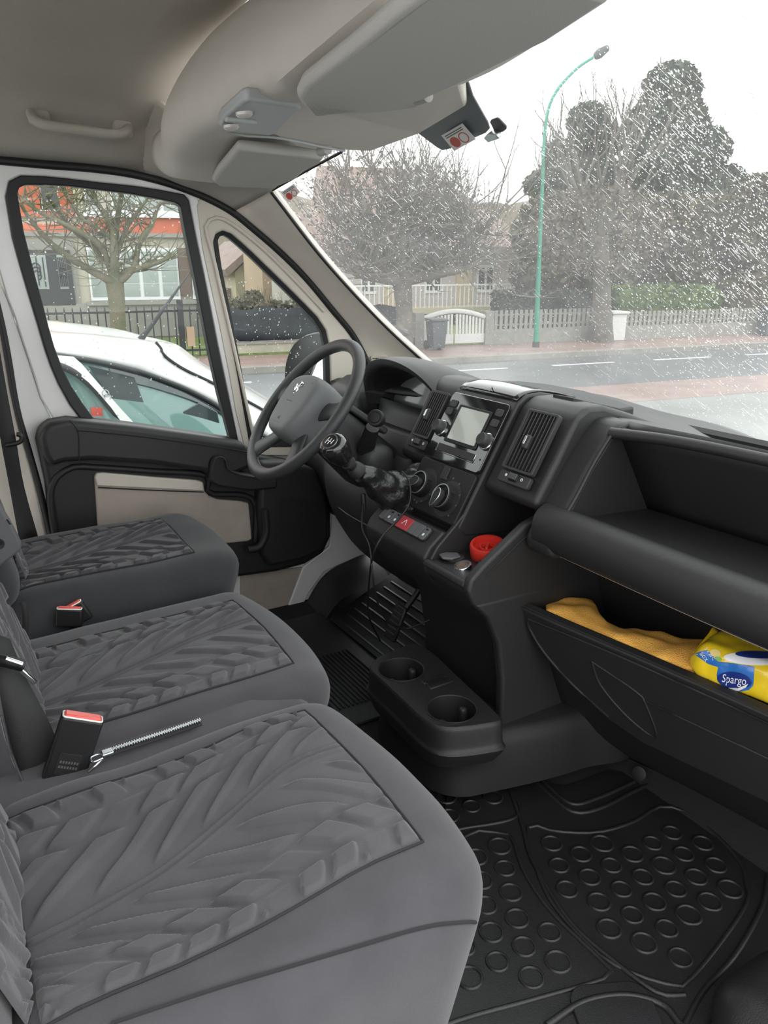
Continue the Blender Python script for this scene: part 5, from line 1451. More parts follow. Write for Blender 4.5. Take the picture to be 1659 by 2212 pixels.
patch('belt_webbing', [[S(-40, 1360, Y=1.20), S(22, 1380, Y=1.20)], [S(-15, 1430, Y=1.17), S(52, 1455, Y=1.17)], [S(0, 1500, Y=1.14), S(86, 1520, Y=1.14)], [S(22, 1600, Y=1.12), S(122, 1600, Y=1.12)], [S(52, 1690, Y=1.115), S(128, 1690, Y=1.115)]], 'webbing', cbelt, nu=18, nv=4, solid=0.003)
tube('belt_tongue', [S(-10, 1424, Y=1.16), S(20, 1430, Y=1.15), S(50, 1438, Y=1.15)], 0.009, 'black', cbelt, n=10, ns=8)
prism('tongue_plate', [S(x, y, Y=1.155) for x, y in ((40, 1452), (48, 1446), (80, 1474), (72, 1480))], (0.002, 0.003, 0.0), 'chrome', cbelt, bevel=0.001)
tube('tongue_bar', [S(12, 1423, Y=1.145), S(48, 1435, Y=1.142)], 0.004, 'chrome', cbelt, n=8)
st2 = tube('belt_strap', [S(48, 1300, Y=1.575), S(53, 1320, Y=1.57), S(54, 1350, Y=1.57), S(55, 1376, Y=1.575)], 0.007, 'webbing', None, n=8, ns=10)
tag(st2, 'narrow black strap loop hanging at the rear of driver seat', 'strap')

# ================================================================== FLOOR MATS
def floor_ring_mesh(r, w, h):
    V_, F = [], []; n = 20
    for (rr, z) in ((r + w, 0.0), (r + w * 0.6, h), (r - w * 0.6, h), (r - w, 0.0)):
        for k in range(n):
            a = 2 * math.pi * k / n
            V_.append((rr * math.cos(a), rr * math.sin(a), z))
    for i in range(3):
        for k in range(n):
            F.append((i * n + k, i * n + (k + 1) % n, (i + 1) * n + (k + 1) % n, (i + 1) * n + k))
    return V_, F
MZ = 0.008
pm = thing('rubber_mat', (0.95, 0.8, 0.0), 'black rubber floor mat embossed with rings in front of bench seat', 'floor mat', 'floor mats')
mo_ = [(0.40, 0.50), (0.40, 1.02), (0.62, 1.06), (0.80, 1.09), (0.86, 1.16), (0.95, 1.15), (1.10, 1.03), (1.22, 1.02), (1.31, 0.94), (1.35, 0.72), (1.30, 0.50)]
mp_ = prism('mat_sheet', [Vector((x, y, 0.0005)) for x, y in mo_], (0, 0, MZ - 0.0005), 'mat_rubber', pm, bevel=0.003)
def inside(poly, x, y):
    c = False; n = len(poly)
    for i in range(n):
        x0, y0 = poly[i]; x1, y1 = poly[(i + 1) % n]
        if (y0 > y) != (y1 > y) and x < (x1 - x0) * (y - y0) / (y1 - y0) + x0: c = not c
    return c
def clear(poly, x, y, r):
    return all(inside(poly, x + r * math.cos(a), y + r * math.sin(a)) for a in (0, 0.8, 1.6, 2.4, 3.1, 3.9, 4.7, 5.5))
pxp = [[(1140, 1788), (1200, 1796), (1290, 1798), (1370, 1775), (1430, 1742), (1500, 1765), (1590, 1850), (1612, 1910), (1606, 1965), (1490, 2118), (1440, 2126), (1350, 2095), (1280, 2050), (1180, 1930)],
       [(985, 1822), (1085, 1802), (1108, 1815), (1130, 1880), (1190, 1970), (1308, 2085), (1312, 2112), (1150, 2160), (960, 2215), (700, 2330), (650, 2200)],
       [(800, 1700), (870, 1650), (985, 1682), (1080, 1690), (1122, 1760), (1000, 1790), (900, 1800)]]
ring_src = None
for poly in pxp:
    P3 = [S(x, y, Z=MZ) for x, y in poly]
    fl2 = [(p.x, p.y) for p in P3]
    rid = resample(P3, 50, True)
    tube('mat_ridge', rid + [rid[0]], 0.0042, 'mat_rubber', pm, n=8)
    cx = sum(p[0] for p in fl2) / len(fl2); cy = sum(p[1] for p in fl2) / len(fl2)
    for i in range(-14, 15):
        for j in range(-14, 15):
            x = cx + i * 0.058 + (0.029 if j % 2 else 0); y = cy + j * 0.052
            if x < 0.5 or not clear(fl2, x, y, 0.024): continue
            if ring_src is None:
                V_, F = floor_ring_mesh(0.0200, 0.0026, 0.0030)
                ring_src = add('mat_ring', [Vector(v) + Vector((x, y, MZ)) for v in V_], F, 'mat_rubber', pm, ang=80, origin=Vector((x, y, MZ)))
            else:
                k = 0.9 + 0.2 * random.random()
                o = share('mat_ring', ring_src, (x, y, MZ), pm); o.scale = (k, k, 1)
# channel ridges round the mat edge
for pts in ([(1150, 1680), (1190, 1720), (1240, 1755), (1300, 1745), (1380, 1705), (1430, 1690), (1500, 1730), (1600, 1810), (1659, 1850)], [(1165, 1680), (1230, 1735), (1290, 1725), (1370, 1690)], [(1100, 1700), (1130, 1790), (1150, 1860), (1230, 1990), (1330, 2080), (1420, 2145), (1480, 2150)], [(1659, 1890), (1645, 1960), (1590, 2060), (1520, 2140), (1480, 2212)]):
    tube('mat_ridge', [S(x, y, Z=MZ) for x, y in pts], 0.005, 'mat_rubber', pm, n=8, ns=40)
pad_ = plate('heel_pad', S(1330, 2190, Z=MZ), (0.9, -0.44, 0), (0.44, 0.9, 0), rrect(0.13, 0.10, 0.03, 5), 0.006, 'mat_rubber', pm, bevel=0.002)
tube('heel_rim', [S(x, y, Z=MZ + 0.002) for x, y in ((1180, 2215), (1260, 2165), (1350, 2150), (1430, 2170), (1470, 2215))], 0.006, 'mat_rubber', pm, n=8, ns=24)
dmt = thing('rubber_mat', (0.85, 1.75, 0.0), 'black ribbed rubber floor mat on the driver side beyond the console', 'floor mat', 'floor mats')
prism('mat_sheet', [(0.55, 1.48, 0.0005), (0.55, 2.12, 0.0005), (1.20, 2.12, 0.0005), (1.20, 1.48, 0.0005)], (0, 0, MZ - 0.0005), 'mat_rubber', dmt, bevel=0.003)
rb = None
for k in range(22):
    x = 0.70 + k * 0.013
    c = Vector((x, 1.70, MZ + 0.002))
    if rb is None: rb = box('mat_rib', c, (0.005, 0.28, 0.005), 'mat_rubber', dmt, bevel=0.001, seg=1)
    else: share('mat_rib', rb, c, dmt)
# ramp under the pedals with ribs
rp_ = prism('foot_ramp', [(1.02, 1.55, 0.012), (1.30, 1.55, 0.14), (1.30, 1.55, 0.012)], (0, 0.5, 0), 'mat_rubber', dmt, bevel=0.004)
for k in range(9):
    t = (k + 0.7) / 10
    box('ramp_rib', (1.02 + 0.28 * t, 1.80, 0.012 + 0.128 * t - 0.001), (0.008, 0.42, 0.006), 'mat_rubber', dmt, bevel=0.001, seg=1)
pdl = thing('accelerator_pedal', S(855, 1345, Y=1.62), 'small black ribbed accelerator pedal in the dark driver footwell', 'pedal')
pc_ = S(855, 1345, Y=1.62)
obox('pedal_pad', pc_, (0.4, 0, 0.9), (0, 1, 0), (-0.9, 0, 0.4), (0.10, 0.05, 0.012), 'rubber', pdl, bevel=0.004)
for k in range(5):
    obox('pad_rib', pc_ + Vector((0.4, 0, 0.9)) * (-0.03 + k * 0.015) + Vector((-0.9, 0, 0.4)) * 0.007, (0.4, 0, 0.9), (0, 1, 0), (-0.9, 0, 0.4), (0.005, 0.042, 0.004), 'dash_grey', pdl, bevel=0.001)
tube('pedal_arm', [pc_ + Vector((0.02, 0, 0.02)), pc_ + Vector((0.10, 0, 0.12)), pc_ + Vector((0.13, 0, 0.28))], 0.008, 'black', pdl, n=8, ns=10)
# step moulding at the near door, bottom right corner
stp = rbox('step_moulding', S(1735, 2235, Z=0.04), (0.20, 0.22, 0.12), (0.06, 0.06, 0.05), 'mat_rubber', None, (14, 14, 10))
tag(stp, 'dark plastic step moulding at the open near door', 'step')
# ================================================================== STREET
def quadstrip(name, s0, s1, n0, n1, z, m, kind='structure', thick=0.05):
    P0 = [street(s0, n0, z), street(s1, n0, z), street(s1, n1, z), street(s0, n1, z)]
    o = prism(name, P0, (0, 0, -thick), m)
    o['kind'] = kind
    return o
quadstrip('ground', -45, 70, -40, -6.65, GROUND, 'pale_ground')
quadstrip('cycle_strip', -45, 70, -6.65, -5.3, GROUND + 0.004, 'red_pavement')
quadstrip('road', -45, 70, -5.3, -2.0, GROUND, 'asphalt')
kb = quadstrip('kerb_stone', -45, 70, -2.0, -1.8, GROUND + 0.10, 'kerb', thick=0.12)
quadstrip('pavement', -45, 70, -1.8, 0.0, GROUND + 0.10, 'red_pavement', thick=0.12)
quadstrip('garden_ground', -45, 90, 0.0, 60, GROUND + 0.12, 'grass_moss', thick=0.12)
for k in range(12):
    s = -9 + k * 2.3
    o = prism('lane_dash', [street(s, -3.02, GROUND + 0.001), street(s + 1.35, -3.02, GROUND + 0.001), street(s + 1.35, -2.93, GROUND + 0.001), street(s, -2.93, GROUND + 0.001)], (0, 0, 0.004), 'road_paint')
    o['kind'] = 'structure'

G0 = GROUND + 0.10
def sbox(name, s0, s1, n0, n1, z0, z1, m, parent=None, bevel=0.0):
    P0 = [street(s0, n0, z0), street(s1, n0, z0), street(s1, n1, z0), street(s0, n1, z0)]
    return prism(name, P0, (0, 0, z1 - z0), m, parent, bevel=bevel)

# ------------------------------------------------------------------ orange house seen through the driver window
NF = 4.0
hs = thing('rendered_house', street(-3, NF, G0), 'two storey house with orange and cream rendered bands behind iron railing', 'house', 'street houses')
def h(px, py): return sz(px, py, NF)
ztop = 6.5
z_or0 = h(250, 503)[1]; z_or1 = h(250, 470)[1]; z_cr = h(80, 470)[1]
zs_ = h(230, 655)[1]
sL, sR = -9.0, h(466, 560)[0]
sbox('wall', sL, sR, NF, NF + 6, G0, ztop, 'render_cream', hs)
sbox('plinth', sL, sR, NF - 0.12, NF + 0.02, G0, zs_, 'render_grey', hs)
sbox('orange_band', h(180, 480)[0], sR, NF - 0.06, NF + 0.02, z_or0, h(250, 463)[1], 'render_orange', hs)
sbox('orange_band', sL, h(180, 480)[0], NF - 0.05, NF + 0.02, z_or0, h(120, 484)[1], 'render_orange', hs)
sbox('orange_wall', sL, h(158, 440)[0], NF - 0.05, NF + 0.02, h(60, 468)[1], ztop, 'render_orange', hs)
sbox('string_course', sL, sR, NF - 0.10, NF + 0.02, h(250, 512)[1], z_or0, 'render_grey', hs)
sbox('corner_pier', h(160, 440)[0], h(178, 440)[0], NF - 0.09, NF + 0.02, h(250, 470)[1], ztop, 'render_beige', hs)
def window(parent, s0, s1, z0, z1, n, cols, rowz=(), m='pane', fw=0.07, depth=0.05):
    f = None
    w = sbox('window', s0, s1, n - 0.03, n + 0.03, z0, z1, 'window_white', parent)
    cw = (s1 - s0) / cols
    for k in range(cols):
        a, b = s0 + k * cw + fw * 0.6, s0 + (k + 1) * cw - fw * 0.6
        zz = [z0 + fw] + list(rowz) + [z1 - fw]
        for q in range(len(zz) - 1):
            sbox('pane', a, b, n - 0.045, n - 0.028, zz[q] + 0.012, zz[q + 1] - 0.012, m, w)
    return w
# ground floor: glazed front door with scrolls, windows, shutter
dz0 = h(100, 660)[1]; dz1 = h(100, 540)[1]
ds0, ds1 = h(58, 600)[0] - 0.3, h(157, 600)[0]
ent = sbox('entrance_recess', ds0 - 0.4, ds1 + 0.10, NF - 0.07, NF + 0.02, dz0, h(100, 520)[1], 'render_grey', hs)
fd = sbox('front_door', ds0, ds1, NF - 0.12, NF - 0.04, dz0, dz1, 'iron', hs)
mid_s = h(115, 600)[0]
for a, b in ((ds0 + 0.08, mid_s - 0.10), (mid_s + 0.12, ds1 - 0.10)):
    sbox('door_glass', a, b, NF - 0.135, NF - 0.118, dz0 + 0.35, dz1 - 0.10, 'pane', fd)
    V_, F = [], []
    cxs = (a + b) / 2; hw = (b - a) / 2
    for k in range(5):
        s = a + (b - a) * (k + 0.5) / 5
        tube_data([street(s, NF - 0.15, dz0 + 0.4), street(s, NF - 0.15, dz1 - 0.15)], [0.012, 0.012], 4, True, V_, F)
    for zc in (dz0 + 0.6, (dz0 + dz1) / 2 + 0.1, dz1 - 0.4):
        for sg in (-1, 1):
            pts = []
            for q in range(18):
                t = q / 17 * 4.6; r = hw * 0.55 * (1 - q / 22)
                pts.append(street(cxs + sg * (hw * 0.40 - r * 0.7 * math.cos(t)), NF - 0.155, zc + r * math.sin(t)))
            tube_data(pts, [0.014] * len(pts), 4, True, V_, F)
    add('scroll_ironwork', V_, F, 'iron', fd)
wz0, wz1 = h(280, 648)[1], h(280, 535)[1]
window(hs, h(262, 600)[0], h(386, 600)[0], wz0, wz1, NF - 0.04, 3, (wz0 + (wz1 - wz0) * 0.33, wz0 + (wz1 - wz0) * 0.66))
window(hs, h(192, 600)[0], h(233, 600)[0], wz0, wz1, NF - 0.04, 1, (wz0 + (wz1 - wz0) * 0.72,), 'pane')
sbox('shutter', h(212, 560)[0], h(232, 560)[0], NF - 0.16, NF - 0.09, wz0 + (wz1 - wz0) * 0.73, wz1 + 0.05, 'pane_dark', hs)
sbox('shutter', h(387, 600)[0], h(411, 600)[0], NF - 0.12, NF - 0.04, wz0 + 0.1, wz1, 'brown_wood', hs)
window(hs, h(413, 600)[0], h(440, 600)[0], wz0, wz1, NF - 0.04, 1)
sbox('window_sill', h(188, 650)[0], h(445, 650)[0], NF - 0.20, NF + 0.02, wz0 - 0.10, wz0 - 0.01, 'render_grey', hs)
# upper floor
uz0 = h(300, 462)[1]
window(hs, h(240, 440)[0], h(400, 440)[0], uz0, uz0 + 1.5, NF - 0.05, 3, (uz0 + 0.55, uz0 + 1.05), 'pane')
window(hs, h(184, 440)[0], h(212, 440)[0], uz0, uz0 + 1.5, NF - 0.05, 1, (), 'pane')
window(hs, h(90, 440)[0], h(128, 440)[0], h(100, 456)[1], h(100, 456)[1] + 1.6, NF - 0.06, 1, (), 'pane_dark', 0.03)
sbox('window_sill', h(180, 460)[0], h(405, 460)[0], NF - 0.15, NF + 0.02, uz0 - 0.08, uz0, 'window_white', hs)
for k in range(6):
    s = -6.4 + k * 1.5
    sbox('plinth_panel', s, s + 1.05, NF - 0.15, NF - 0.11, zs_ - 0.75, zs_ - 0.35, 'render_grey', hs)

# iron railing in front of the house
def railing(name, s0, s1, n, z0, z1, step, m, lab, grp, bar=0.012, rails=2, parent_cat='railing', flat=False):
    f = thing(name, street((s0 + s1) / 2, n, z0), lab, parent_cat, grp)
    for k in range(rails):
        z = z0 + 0.10 + (z1 - z0 - 0.20) * (k / max(1, rails - 1))
        sbox('rail', s0, s1, n - 0.02, n + 0.02, z - 0.018, z + 0.018, m, f)
    src = None; k = 0; s = s0 + step / 2
    while s < s1:
        c = street(s, n - 0.03, z0)
        if src is None:
            if flat: src = sbox('picket', s - bar, s + bar, n - 0.045, n - 0.022, z0, z1, m, f)
            else:
                V_, F = tube_data([street(s, n - 0.02, z0), street(s, n - 0.02, z1 - 0.05), street(s, n - 0.02, z1)], [bar, bar, bar * 0.3], 5)
                src = add('bar', V_, F, m, f)
            base = WLOC[src].copy(); sb0_ = s
        else:
            share('picket' if flat else 'bar', src, base + RS * (s - sb0_), f)
        s += step
    return f
fz1 = sz(250, 662, 0)[1]
rl = railing('iron_railing', sz(60, 700, 0)[0] - 0.4, sz(464, 700, 0)[0], 0.0, G0 + 0.02, fz1, 0.135, 'iron', 'dark iron railing with upright bars in front of orange house', 'street fences', 0.013, 2)
gs = sz(391, 700, 0)[0]
sbox('gate_post', gs - 0.05, gs + 0.05, -0.08, 0.02, G0, fz1 + 0.10, 'iron', rl)
sbox('meter_box', gs + 0.08, gs + 0.22, -0.10, 0.0, G0 + 0.2, G0 + 0.55, 'render_tan', rl)

# ------------------------------------------------------------------ trees
def grow(seed, p0, d0, r0, length, depth, spread, V_, F, tips, up=0.25, nseg=4, shrink=0.72, kids=(2, 3), rk=0.62, wob_=0.25):
    rnd = random.Random(seed)
    def rec(p, d, r, L, k):
        pts = [p.copy()]; rad = [r]
        q = p.copy(); dd = d.copy()
        for i in range(nseg):
            dd = (dd + Vector((rnd.uniform(-1, 1), rnd.uniform(-1, 1), rnd.uniform(-0.6, 1))) * wob_ * 0.5 + Vector((0, 0, up * 0.2))).normalized()
            q = q + dd * L / nseg
            pts.append(q.copy()); rad.append(r * (1 - (1 - rk) * (i + 1) / nseg))
        tube_data(pts, rad, 7 if k > 2 else (5 if k > 0 else 3), False, V_, F)
        if k == 0:
            tips.append((q, dd)); return
        n = rnd.randint(*kids)
        for j in range(n):
            ax = Vector((rnd.uniform(-1, 1), rnd.uniform(-1, 1), rnd.uniform(-0.5, 0.9)))
            nd = (dd + ax * spread + Vector((0, 0, up))).normalized()
            st = pts[-1] if j < 2 else pts[rnd.randint(max(1, nseg - 2), nseg)]
            rec(st, nd, rad[-1] * rnd.uniform(0.75, 0.95), L * shrink * rnd.uniform(0.8, 1.15), k - 1)
    rec(Vector(p0), Vector(d0).normalized(), r0, length, depth)

# pollarded bare tree in front of the orange house
TN = -0.9
ts, tz = sz(253, 740, TN)
def T(px, py, n=TN):
    s, z = sz(px, py, n); return street(s, n, z)
tr = thing('bare_tree', street(ts, TN, G0), 'bare pollarded tree with mossy spreading branches before the orange house', 'tree', 'bare street trees')
fork = T(248, 612)
tube('trunk', [street(ts + 0.03, TN, G0 - 0.05), T(255, 700), T(252, 650), fork], [0.15, 0.135, 0.13, 0.15], 'bark', tr, n=14, ns=14)
V_, F, tips = [], [], []
limbs = [([(248, 612), (225, 600), (190, 580), (140, 550), (100, 515), (62, 470), (45, 440)], 0.10), ([(248, 612), (236, 575), (215, 530), (170, 500), (120, 475), (80, 455), (48, 425)], 0.085),
         ([(250, 612), (246, 560), (245, 510), (230, 470), (205, 430), (195, 395)], 0.11), ([(250, 612), (248, 560), (250, 500), (256, 460), (262, 420), (262, 390)], 0.10),
         ([(255, 612), (268, 590), (300, 580), (345, 565), (375, 552)], 0.10), ([(255, 612), (290, 578), (296, 545), (305, 515), (330, 480), (345, 440), (372, 440)], 0.085),
         ([(248, 612), (228, 560), (180, 515), (150, 490), (125, 455), (100, 420)], 0.08), ([(250, 560), (270, 500), (295, 460), (318, 430), (320, 405)], 0.06), ([(246, 520), (220, 500), (175, 470), (150, 430), (135, 400)], 0.055)]
for li, (pts, r) in enumerate(limbs):
    P3 = [T(x, y, TN + 0.45 * math.sin(li * 2.1 + i * 0.8) * i / len(pts)) for i, (x, y) in enumerate(pts)]
    rr = [r * (1 - 0.6 * i / (len(P3) - 1)) for i in range(len(P3))]
    tube_data(resample(P3, 18), [0.72 * r * (1 - 0.62 * i / 17) * (1 + 0.12 * math.sin(i * 2.3 + li)) for i in range(18)], 9, True, V_, F)
    rnd = random.Random(li + 50)
    for q in range(2, 18, 1):
        p = resample(P3, 18)[q]
        for _ in range(2):
            d = Vector((rnd.uniform(-1, 1), rnd.uniform(-0.6, 0.6), rnd.uniform(-0.2, 1)))
            grow(rnd.randint(0, 9999), p, d, 0.012, rnd.uniform(0.25, 0.55), 1, 0.6, V_, F, tips, up=0.1, nseg=3, kids=(1, 3))
add('branches', V_, F, 'bark', tr, ang=70)

# ------------------------------------------------------------------ beyond the quarter glass
mf_ = thing('screened_fence', street(1.0, 0, G0), 'low stained wall topped by black mesh screening seen in quarter glass', 'fence', 'street fences')
s0m, s1m = sz(468, 740, 0)[0], sz(905, 720, 0)[0] - 0.2
wzt = sz(560, 742, 0)[1]; mzt = sz(560, 666, 0)[1]
sbox('base_wall', s0m, s1m, -0.1, 0.15, G0, wzt, 'wall_base', mf_)
sbox('wall_coping', s0m, s1m, -0.13, 0.18, wzt, wzt + 0.04, 'kerb', mf_)
V_ = []; F = []
N_ = 40
rows = [[street(s0m + (s1m - s0m) * i / N_, 0.03 + 0.02 * math.sin(i * 1.7), wzt + 0.05 + (mzt - wzt - 0.05) * t + (0.03 * math.sin(i * 0.8) if t == 1 else 0)) for t in (0, 0.25, 0.5, 0.75, 1)] for i in range(N_ + 1)]
patch('mesh_screen', rows, 'mesh_black', mf_, solid=0.01)
for k in range(7):
    s = s0m + (s1m - s0m) * k / 6
    sbox('fence_post', s - 0.02, s + 0.02, 0.05, 0.09, wzt, mzt + 0.03, 'iron', mf_)
grs = quadstrip('grass_verge', s0m, s1m, -0.22, -0.1, G0 + 0.03, 'grass_moss', 'stuff', 0.03)
tag(grs, 'thin strip of grass along the foot of stained wall', 'grass')
N2 = 16.0
h2 = thing('cream_house', street(sz(575, 600, N2)[0], N2, G0), 'small cream gabled house with teal shutters seen through quarter glass', 'house', 'street houses')
def hh(px, py): return sz(px, py, N2)
a0, a1 = hh(508, 600)[0], hh(567, 600)[0]; apx, apz = hh(548, 545); ez = hh(508, 588)[1]
apx, apz = hh(562, 536)
gable = [street(a0, N2, G0), street(a1 + 1.5, N2, G0), street(a1 + 1.5, N2, ez + 1.5), street(apx, N2, apz), street(a0, N2, ez)]
prism('gable_wall', gable, RN * 7, 'render_beige', h2)
prism('roof_slope', [street(a0 - 0.35, N2 - 0.4, ez - 0.15), street(apx, N2 - 0.4, apz + 0.15), street(apx, N2 - 0.4, apz + 0.40), street(a0 - 0.45, N2 - 0.4, ez + 0.10)], RN * 7.8, 'roof_tile', h2)
for px in (540, 556):
    s, z = hh(px, 585)
    sbox('shutter', s - 0.22, s + 0.22, N2 - 0.08, N2, z, z + 0.95, 'shutter_teal', h2)
sbox('garage_band', hh(535, 615)[0], a1 + 1.4, N2 - 0.06, N2, hh(550, 637)[1], hh(550, 613)[1], 'window_white', h2)
sbox('low_wing', a0 - 3.5, a0, N2 + 1, N2 + 5, G0, hh(490, 625)[1], 'roof_tile', h2)
h2b = thing('tan_house', street(hh(620, 640)[0], N2 - 4, G0), 'plain tan rendered house wall right of the cream gable', 'house', 'street houses')
N3 = N2 - 4
t0 = sz(567, 600, N3)[0]; t1 = sz(690, 600, N3)[0] + 0.3
prism('wall', [street(t0, N3, G0), street(t1, N3, G0), street(t1, N3, sz(600, 560, N3)[1] + 0.4), street(t0, N3, sz(567, 560, N3)[1] + 0.4)], RN * 3, 'render_tan', h2b)
prism('roof', [street(t0 - 0.2, N3 - 0.3, sz(567, 560, N3)[1] + 0.35), street(t1 + 0.2, N3 - 0.3, sz(567, 560, N3)[1] + 0.35), street(t1 + 0.2, N3 + 1.6, sz(567, 560, N3)[1] + 1.5), street(t0 - 0.2, N3 + 1.6, sz(567, 560, N3)[1] + 1.5)], (0, 0, 0.12), 'roof_tile', h2b)

def leafball(name, c, rx, rn, rz, n, size, m, parent=None, seed=1, shape=None):
    """crown of many small leaf faces filling a volume"""
    rnd = np.random.RandomState(seed)
    pts = rnd.normal(size=(n, 3)); pts /= np.linalg.norm(pts, axis=1)[:, None]
    rad = rnd.uniform(0.45, 1.0, size=(n, 1)) ** 0.5
    pts = pts * rad
    if shape is not None: pts = shape(pts, rnd)
    base = np.array([[RS.x, RS.y, 0], [RN.x, RN.y, 0], [0, 0, 1]])
    ctr = np.array(c) + (pts * np.array([rx, rn, rz])) @ base
    a = rnd.normal(size=(n, 3)); a /= np.linalg.norm(a, axis=1)[:, None]
    b = rnd.normal(size=(n, 3)); b -= a * (a * b).sum(1)[:, None]; b /= np.linalg.norm(b, axis=1)[:, None]
    s = size * rnd.uniform(0.6, 1.4, size=(n, 1))
    V_ = np.concatenate([ctr + a * s, ctr + b * s * 0.55, ctr - a * s, ctr - b * s * 0.55], 1).reshape(-1, 3)
    F = np.arange(n * 4).reshape(n, 4)
    o0 = Vector(c)
    me = bpy.data.meshes.new(name)
    me.from_pydata((V_ - np.array(c)).tolist(), [], F.tolist())
    return finish(name, me, o0, m, parent, smooth=False, fixn=False)

# shrubs behind the mesh screen
for i, (px, py, n, w, hgt, lab) in enumerate(((505, 668, 2.5, 0.8, 0.35, 'scrubby olive bush behind mesh screen under the low roof'), (600, 668, 2.2, 0.9, 0.28, 'thin brown bush before the tan house wall'), (548, 655, 3.0, 0.25, 0.40, 'narrow pointed bush before the cream gable'))):
    s, z = sz(px, py, n)
    sh = thing('bush', street(s, n, G0), lab, 'bush', 'garden bushes')
    leafball('foliage', street(s, n, z - 0.1), w, 0.4, hgt, 700, 0.07, 'shrub', sh, 30 + i)
    V_, F, tips = [], [], []
    for k in range(7): grow(400 + i * 20 + k, street(s + (k - 3) * w * 0.2, n, z - 0.9), (0.2 * (k - 3) / 3, 0, 1), 0.02, 0.55, 2, 0.5, V_, F, tips)
    add('stems', V_, F, 'twig', sh)
# distant wooded hill
hl = []
for i in range(24):
    t = i / 23; s = -45 + t * 130
    hl.append([street(s, 75, G0), street(s, 78, 6.0 + 2.2 * math.sin(i * 0.9) + 1.3 * math.sin(i * 2.3)), street(s, 95, 8.5 + 2.0 * math.sin(i * 0.7)), street(s, 130, G0)])
hlo = patch('wooded_hill', hl, 'twig', None, nu=90, nv=14)
tag(hlo, kind='structure')

# ------------------------------------------------------------------ seen through the windscreen
# big bare tree
T2 = -0.7
def TT(px, py, n=T2):
    s, z = sz(px, py, n); return street(s, n, z)
t2 = thing('bare_tree', street(sz(872, 700, T2)[0], T2, G0), 'large twiggy bare tree before the pale balcony house', 'tree', 'bare street trees')
tube('trunk', [TT(874, 778), TT(874, 700), TT(872, 650), TT(868, 606)], [0.20, 0.165, 0.16, 0.19], 'bark_dark', t2, n=12, ns=12)
V_, F, tips = [], [], []
for li, pts in enumerate(([(868, 606), (840, 580), (800, 555), (770, 520), (730, 480)], [(868, 606), (850, 560), (820, 510), (790, 450), (760, 410)], [(870, 606), (865, 550), (870, 490), (850, 430)], [(870, 606), (890, 560), (910, 500), (940, 430)],
                          [(872, 606), (910, 580), (960, 560), (1010, 520), (1060, 480)], [(872, 606), (900, 600), (950, 590), (1000, 580), (1050, 560)], [(866, 606), (820, 600), (770, 590), (720, 560)], [(870, 590), (890, 520), (900, 450), (890, 410)], [(872, 600), (930, 550), (980, 500), (1010, 450)])):
    P3 = [TT(x, y, T2 + 0.8 * math.sin(li * 1.7 + i) * i / len(pts)) for i, (x, y) in enumerate(pts)]
    pr_ = resample(P3, 14)
    tube_data(pr_, [0.13 * (1 - 0.65 * i / 13) for i in range(14)], 7, True, V_, F)
    rnd = random.Random(li + 90)
    for q in range(3, 14):
        for _ in range(4):
            d = Vector((rnd.uniform(-1, 1), rnd.uniform(-0.8, 0.8), rnd.uniform(-0.3, 1)))
            grow(rnd.randint(0, 99999), pr_[q], d, 0.020, rnd.uniform(0.5, 1.0), 2, 0.7, V_, F, tips, up=0.1, nseg=3, kids=(2, 3), shrink=0.6)
add('branches', V_, F, 'bark_dark', t2, ang=70)
cn2 = TT(850, 455, 0.3)
leafball('twig_haze', cn2, 2.3, 1.0, 1.15, 1500, 0.045, 'twig', t2, 7)

# pale house with balcony
N4 = 6.0
h4 = thing('balcony_house', street(sz(930, 620, N4)[0], N4, G0), 'pale pink rendered house with long balcony and tall white windows', 'house', 'street houses')
def k4(px, py): return sz(px, py, N4)
b0_, b1_ = k4(680, 600)[0], k4(1112, 600)[0]
rz = k4(900, 545)[1]
sbox('wall', b0_, b1_, N4, N4 + 5, G0, rz, 'render_pink', h4)
bz = k4(930, 660)[1]
sbox('balcony_slab', b0_ - 0.2, b1_ + 0.3, N4 - 1.1, N4, bz - 0.16, bz, 'render_beige', h4)
sbox('ground_floor_shade', b0_, b1_, N4 - 0.05, N4 + 0.02, G0, bz - 0.16, 'render_grey', h4)  # grey slab carries the shade under the balcony in its colour
prism('roof', [street(b0_ - 0.4, N4 - 0.6, rz), street(b1_ + 0.4, N4 - 0.6, rz), street(b1_ - 1.2, N4 + 3.5, rz + 2.4), street(b0_ + 1.2, N4 + 3.5, rz + 2.4)], (0, 0, 0.15), 'roof_tile', h4)
for px, w in ((795, 24), (935, 24), (1047, 24)):
    s0_, _ = k4(px - w, 600); s1_, _ = k4(px + w, 600)
    window(h4, s0_ + 0.1, s1_ - 0.1, bz + 0.35, k4(px, 572)[1], N4 - 0.02, 2, (bz + 1.0,), 'pane_dark')
for px in (845, 1000):
    s0_, _ = k4(px - 16, 600); s1_, _ = k4(px + 16, 600)
    sbox('tan_pier', s0_, s1_, N4 - 0.10, N4 + 0.02, bz, rz, 'pillar_tan', h4)
bz1 = k4(930, 612)[1]
sbox('balcony_rail', b0_, b1_, N4 - 1.08, N4 - 1.03, bz1 - 0.04, bz1, 'window_white', h4)
src = None; s = b0_ + 0.1
while s < b1_:
    if src is None:
        src = sbox('baluster', s, s + 0.022, N4 - 1.07, N4 - 1.04, bz, bz1, 'window_white', h4); q0 = WLOC[src].copy(); s00 = s
    else: share('baluster', src, q0 + RS * (s - s00), h4)
    s += 0.135

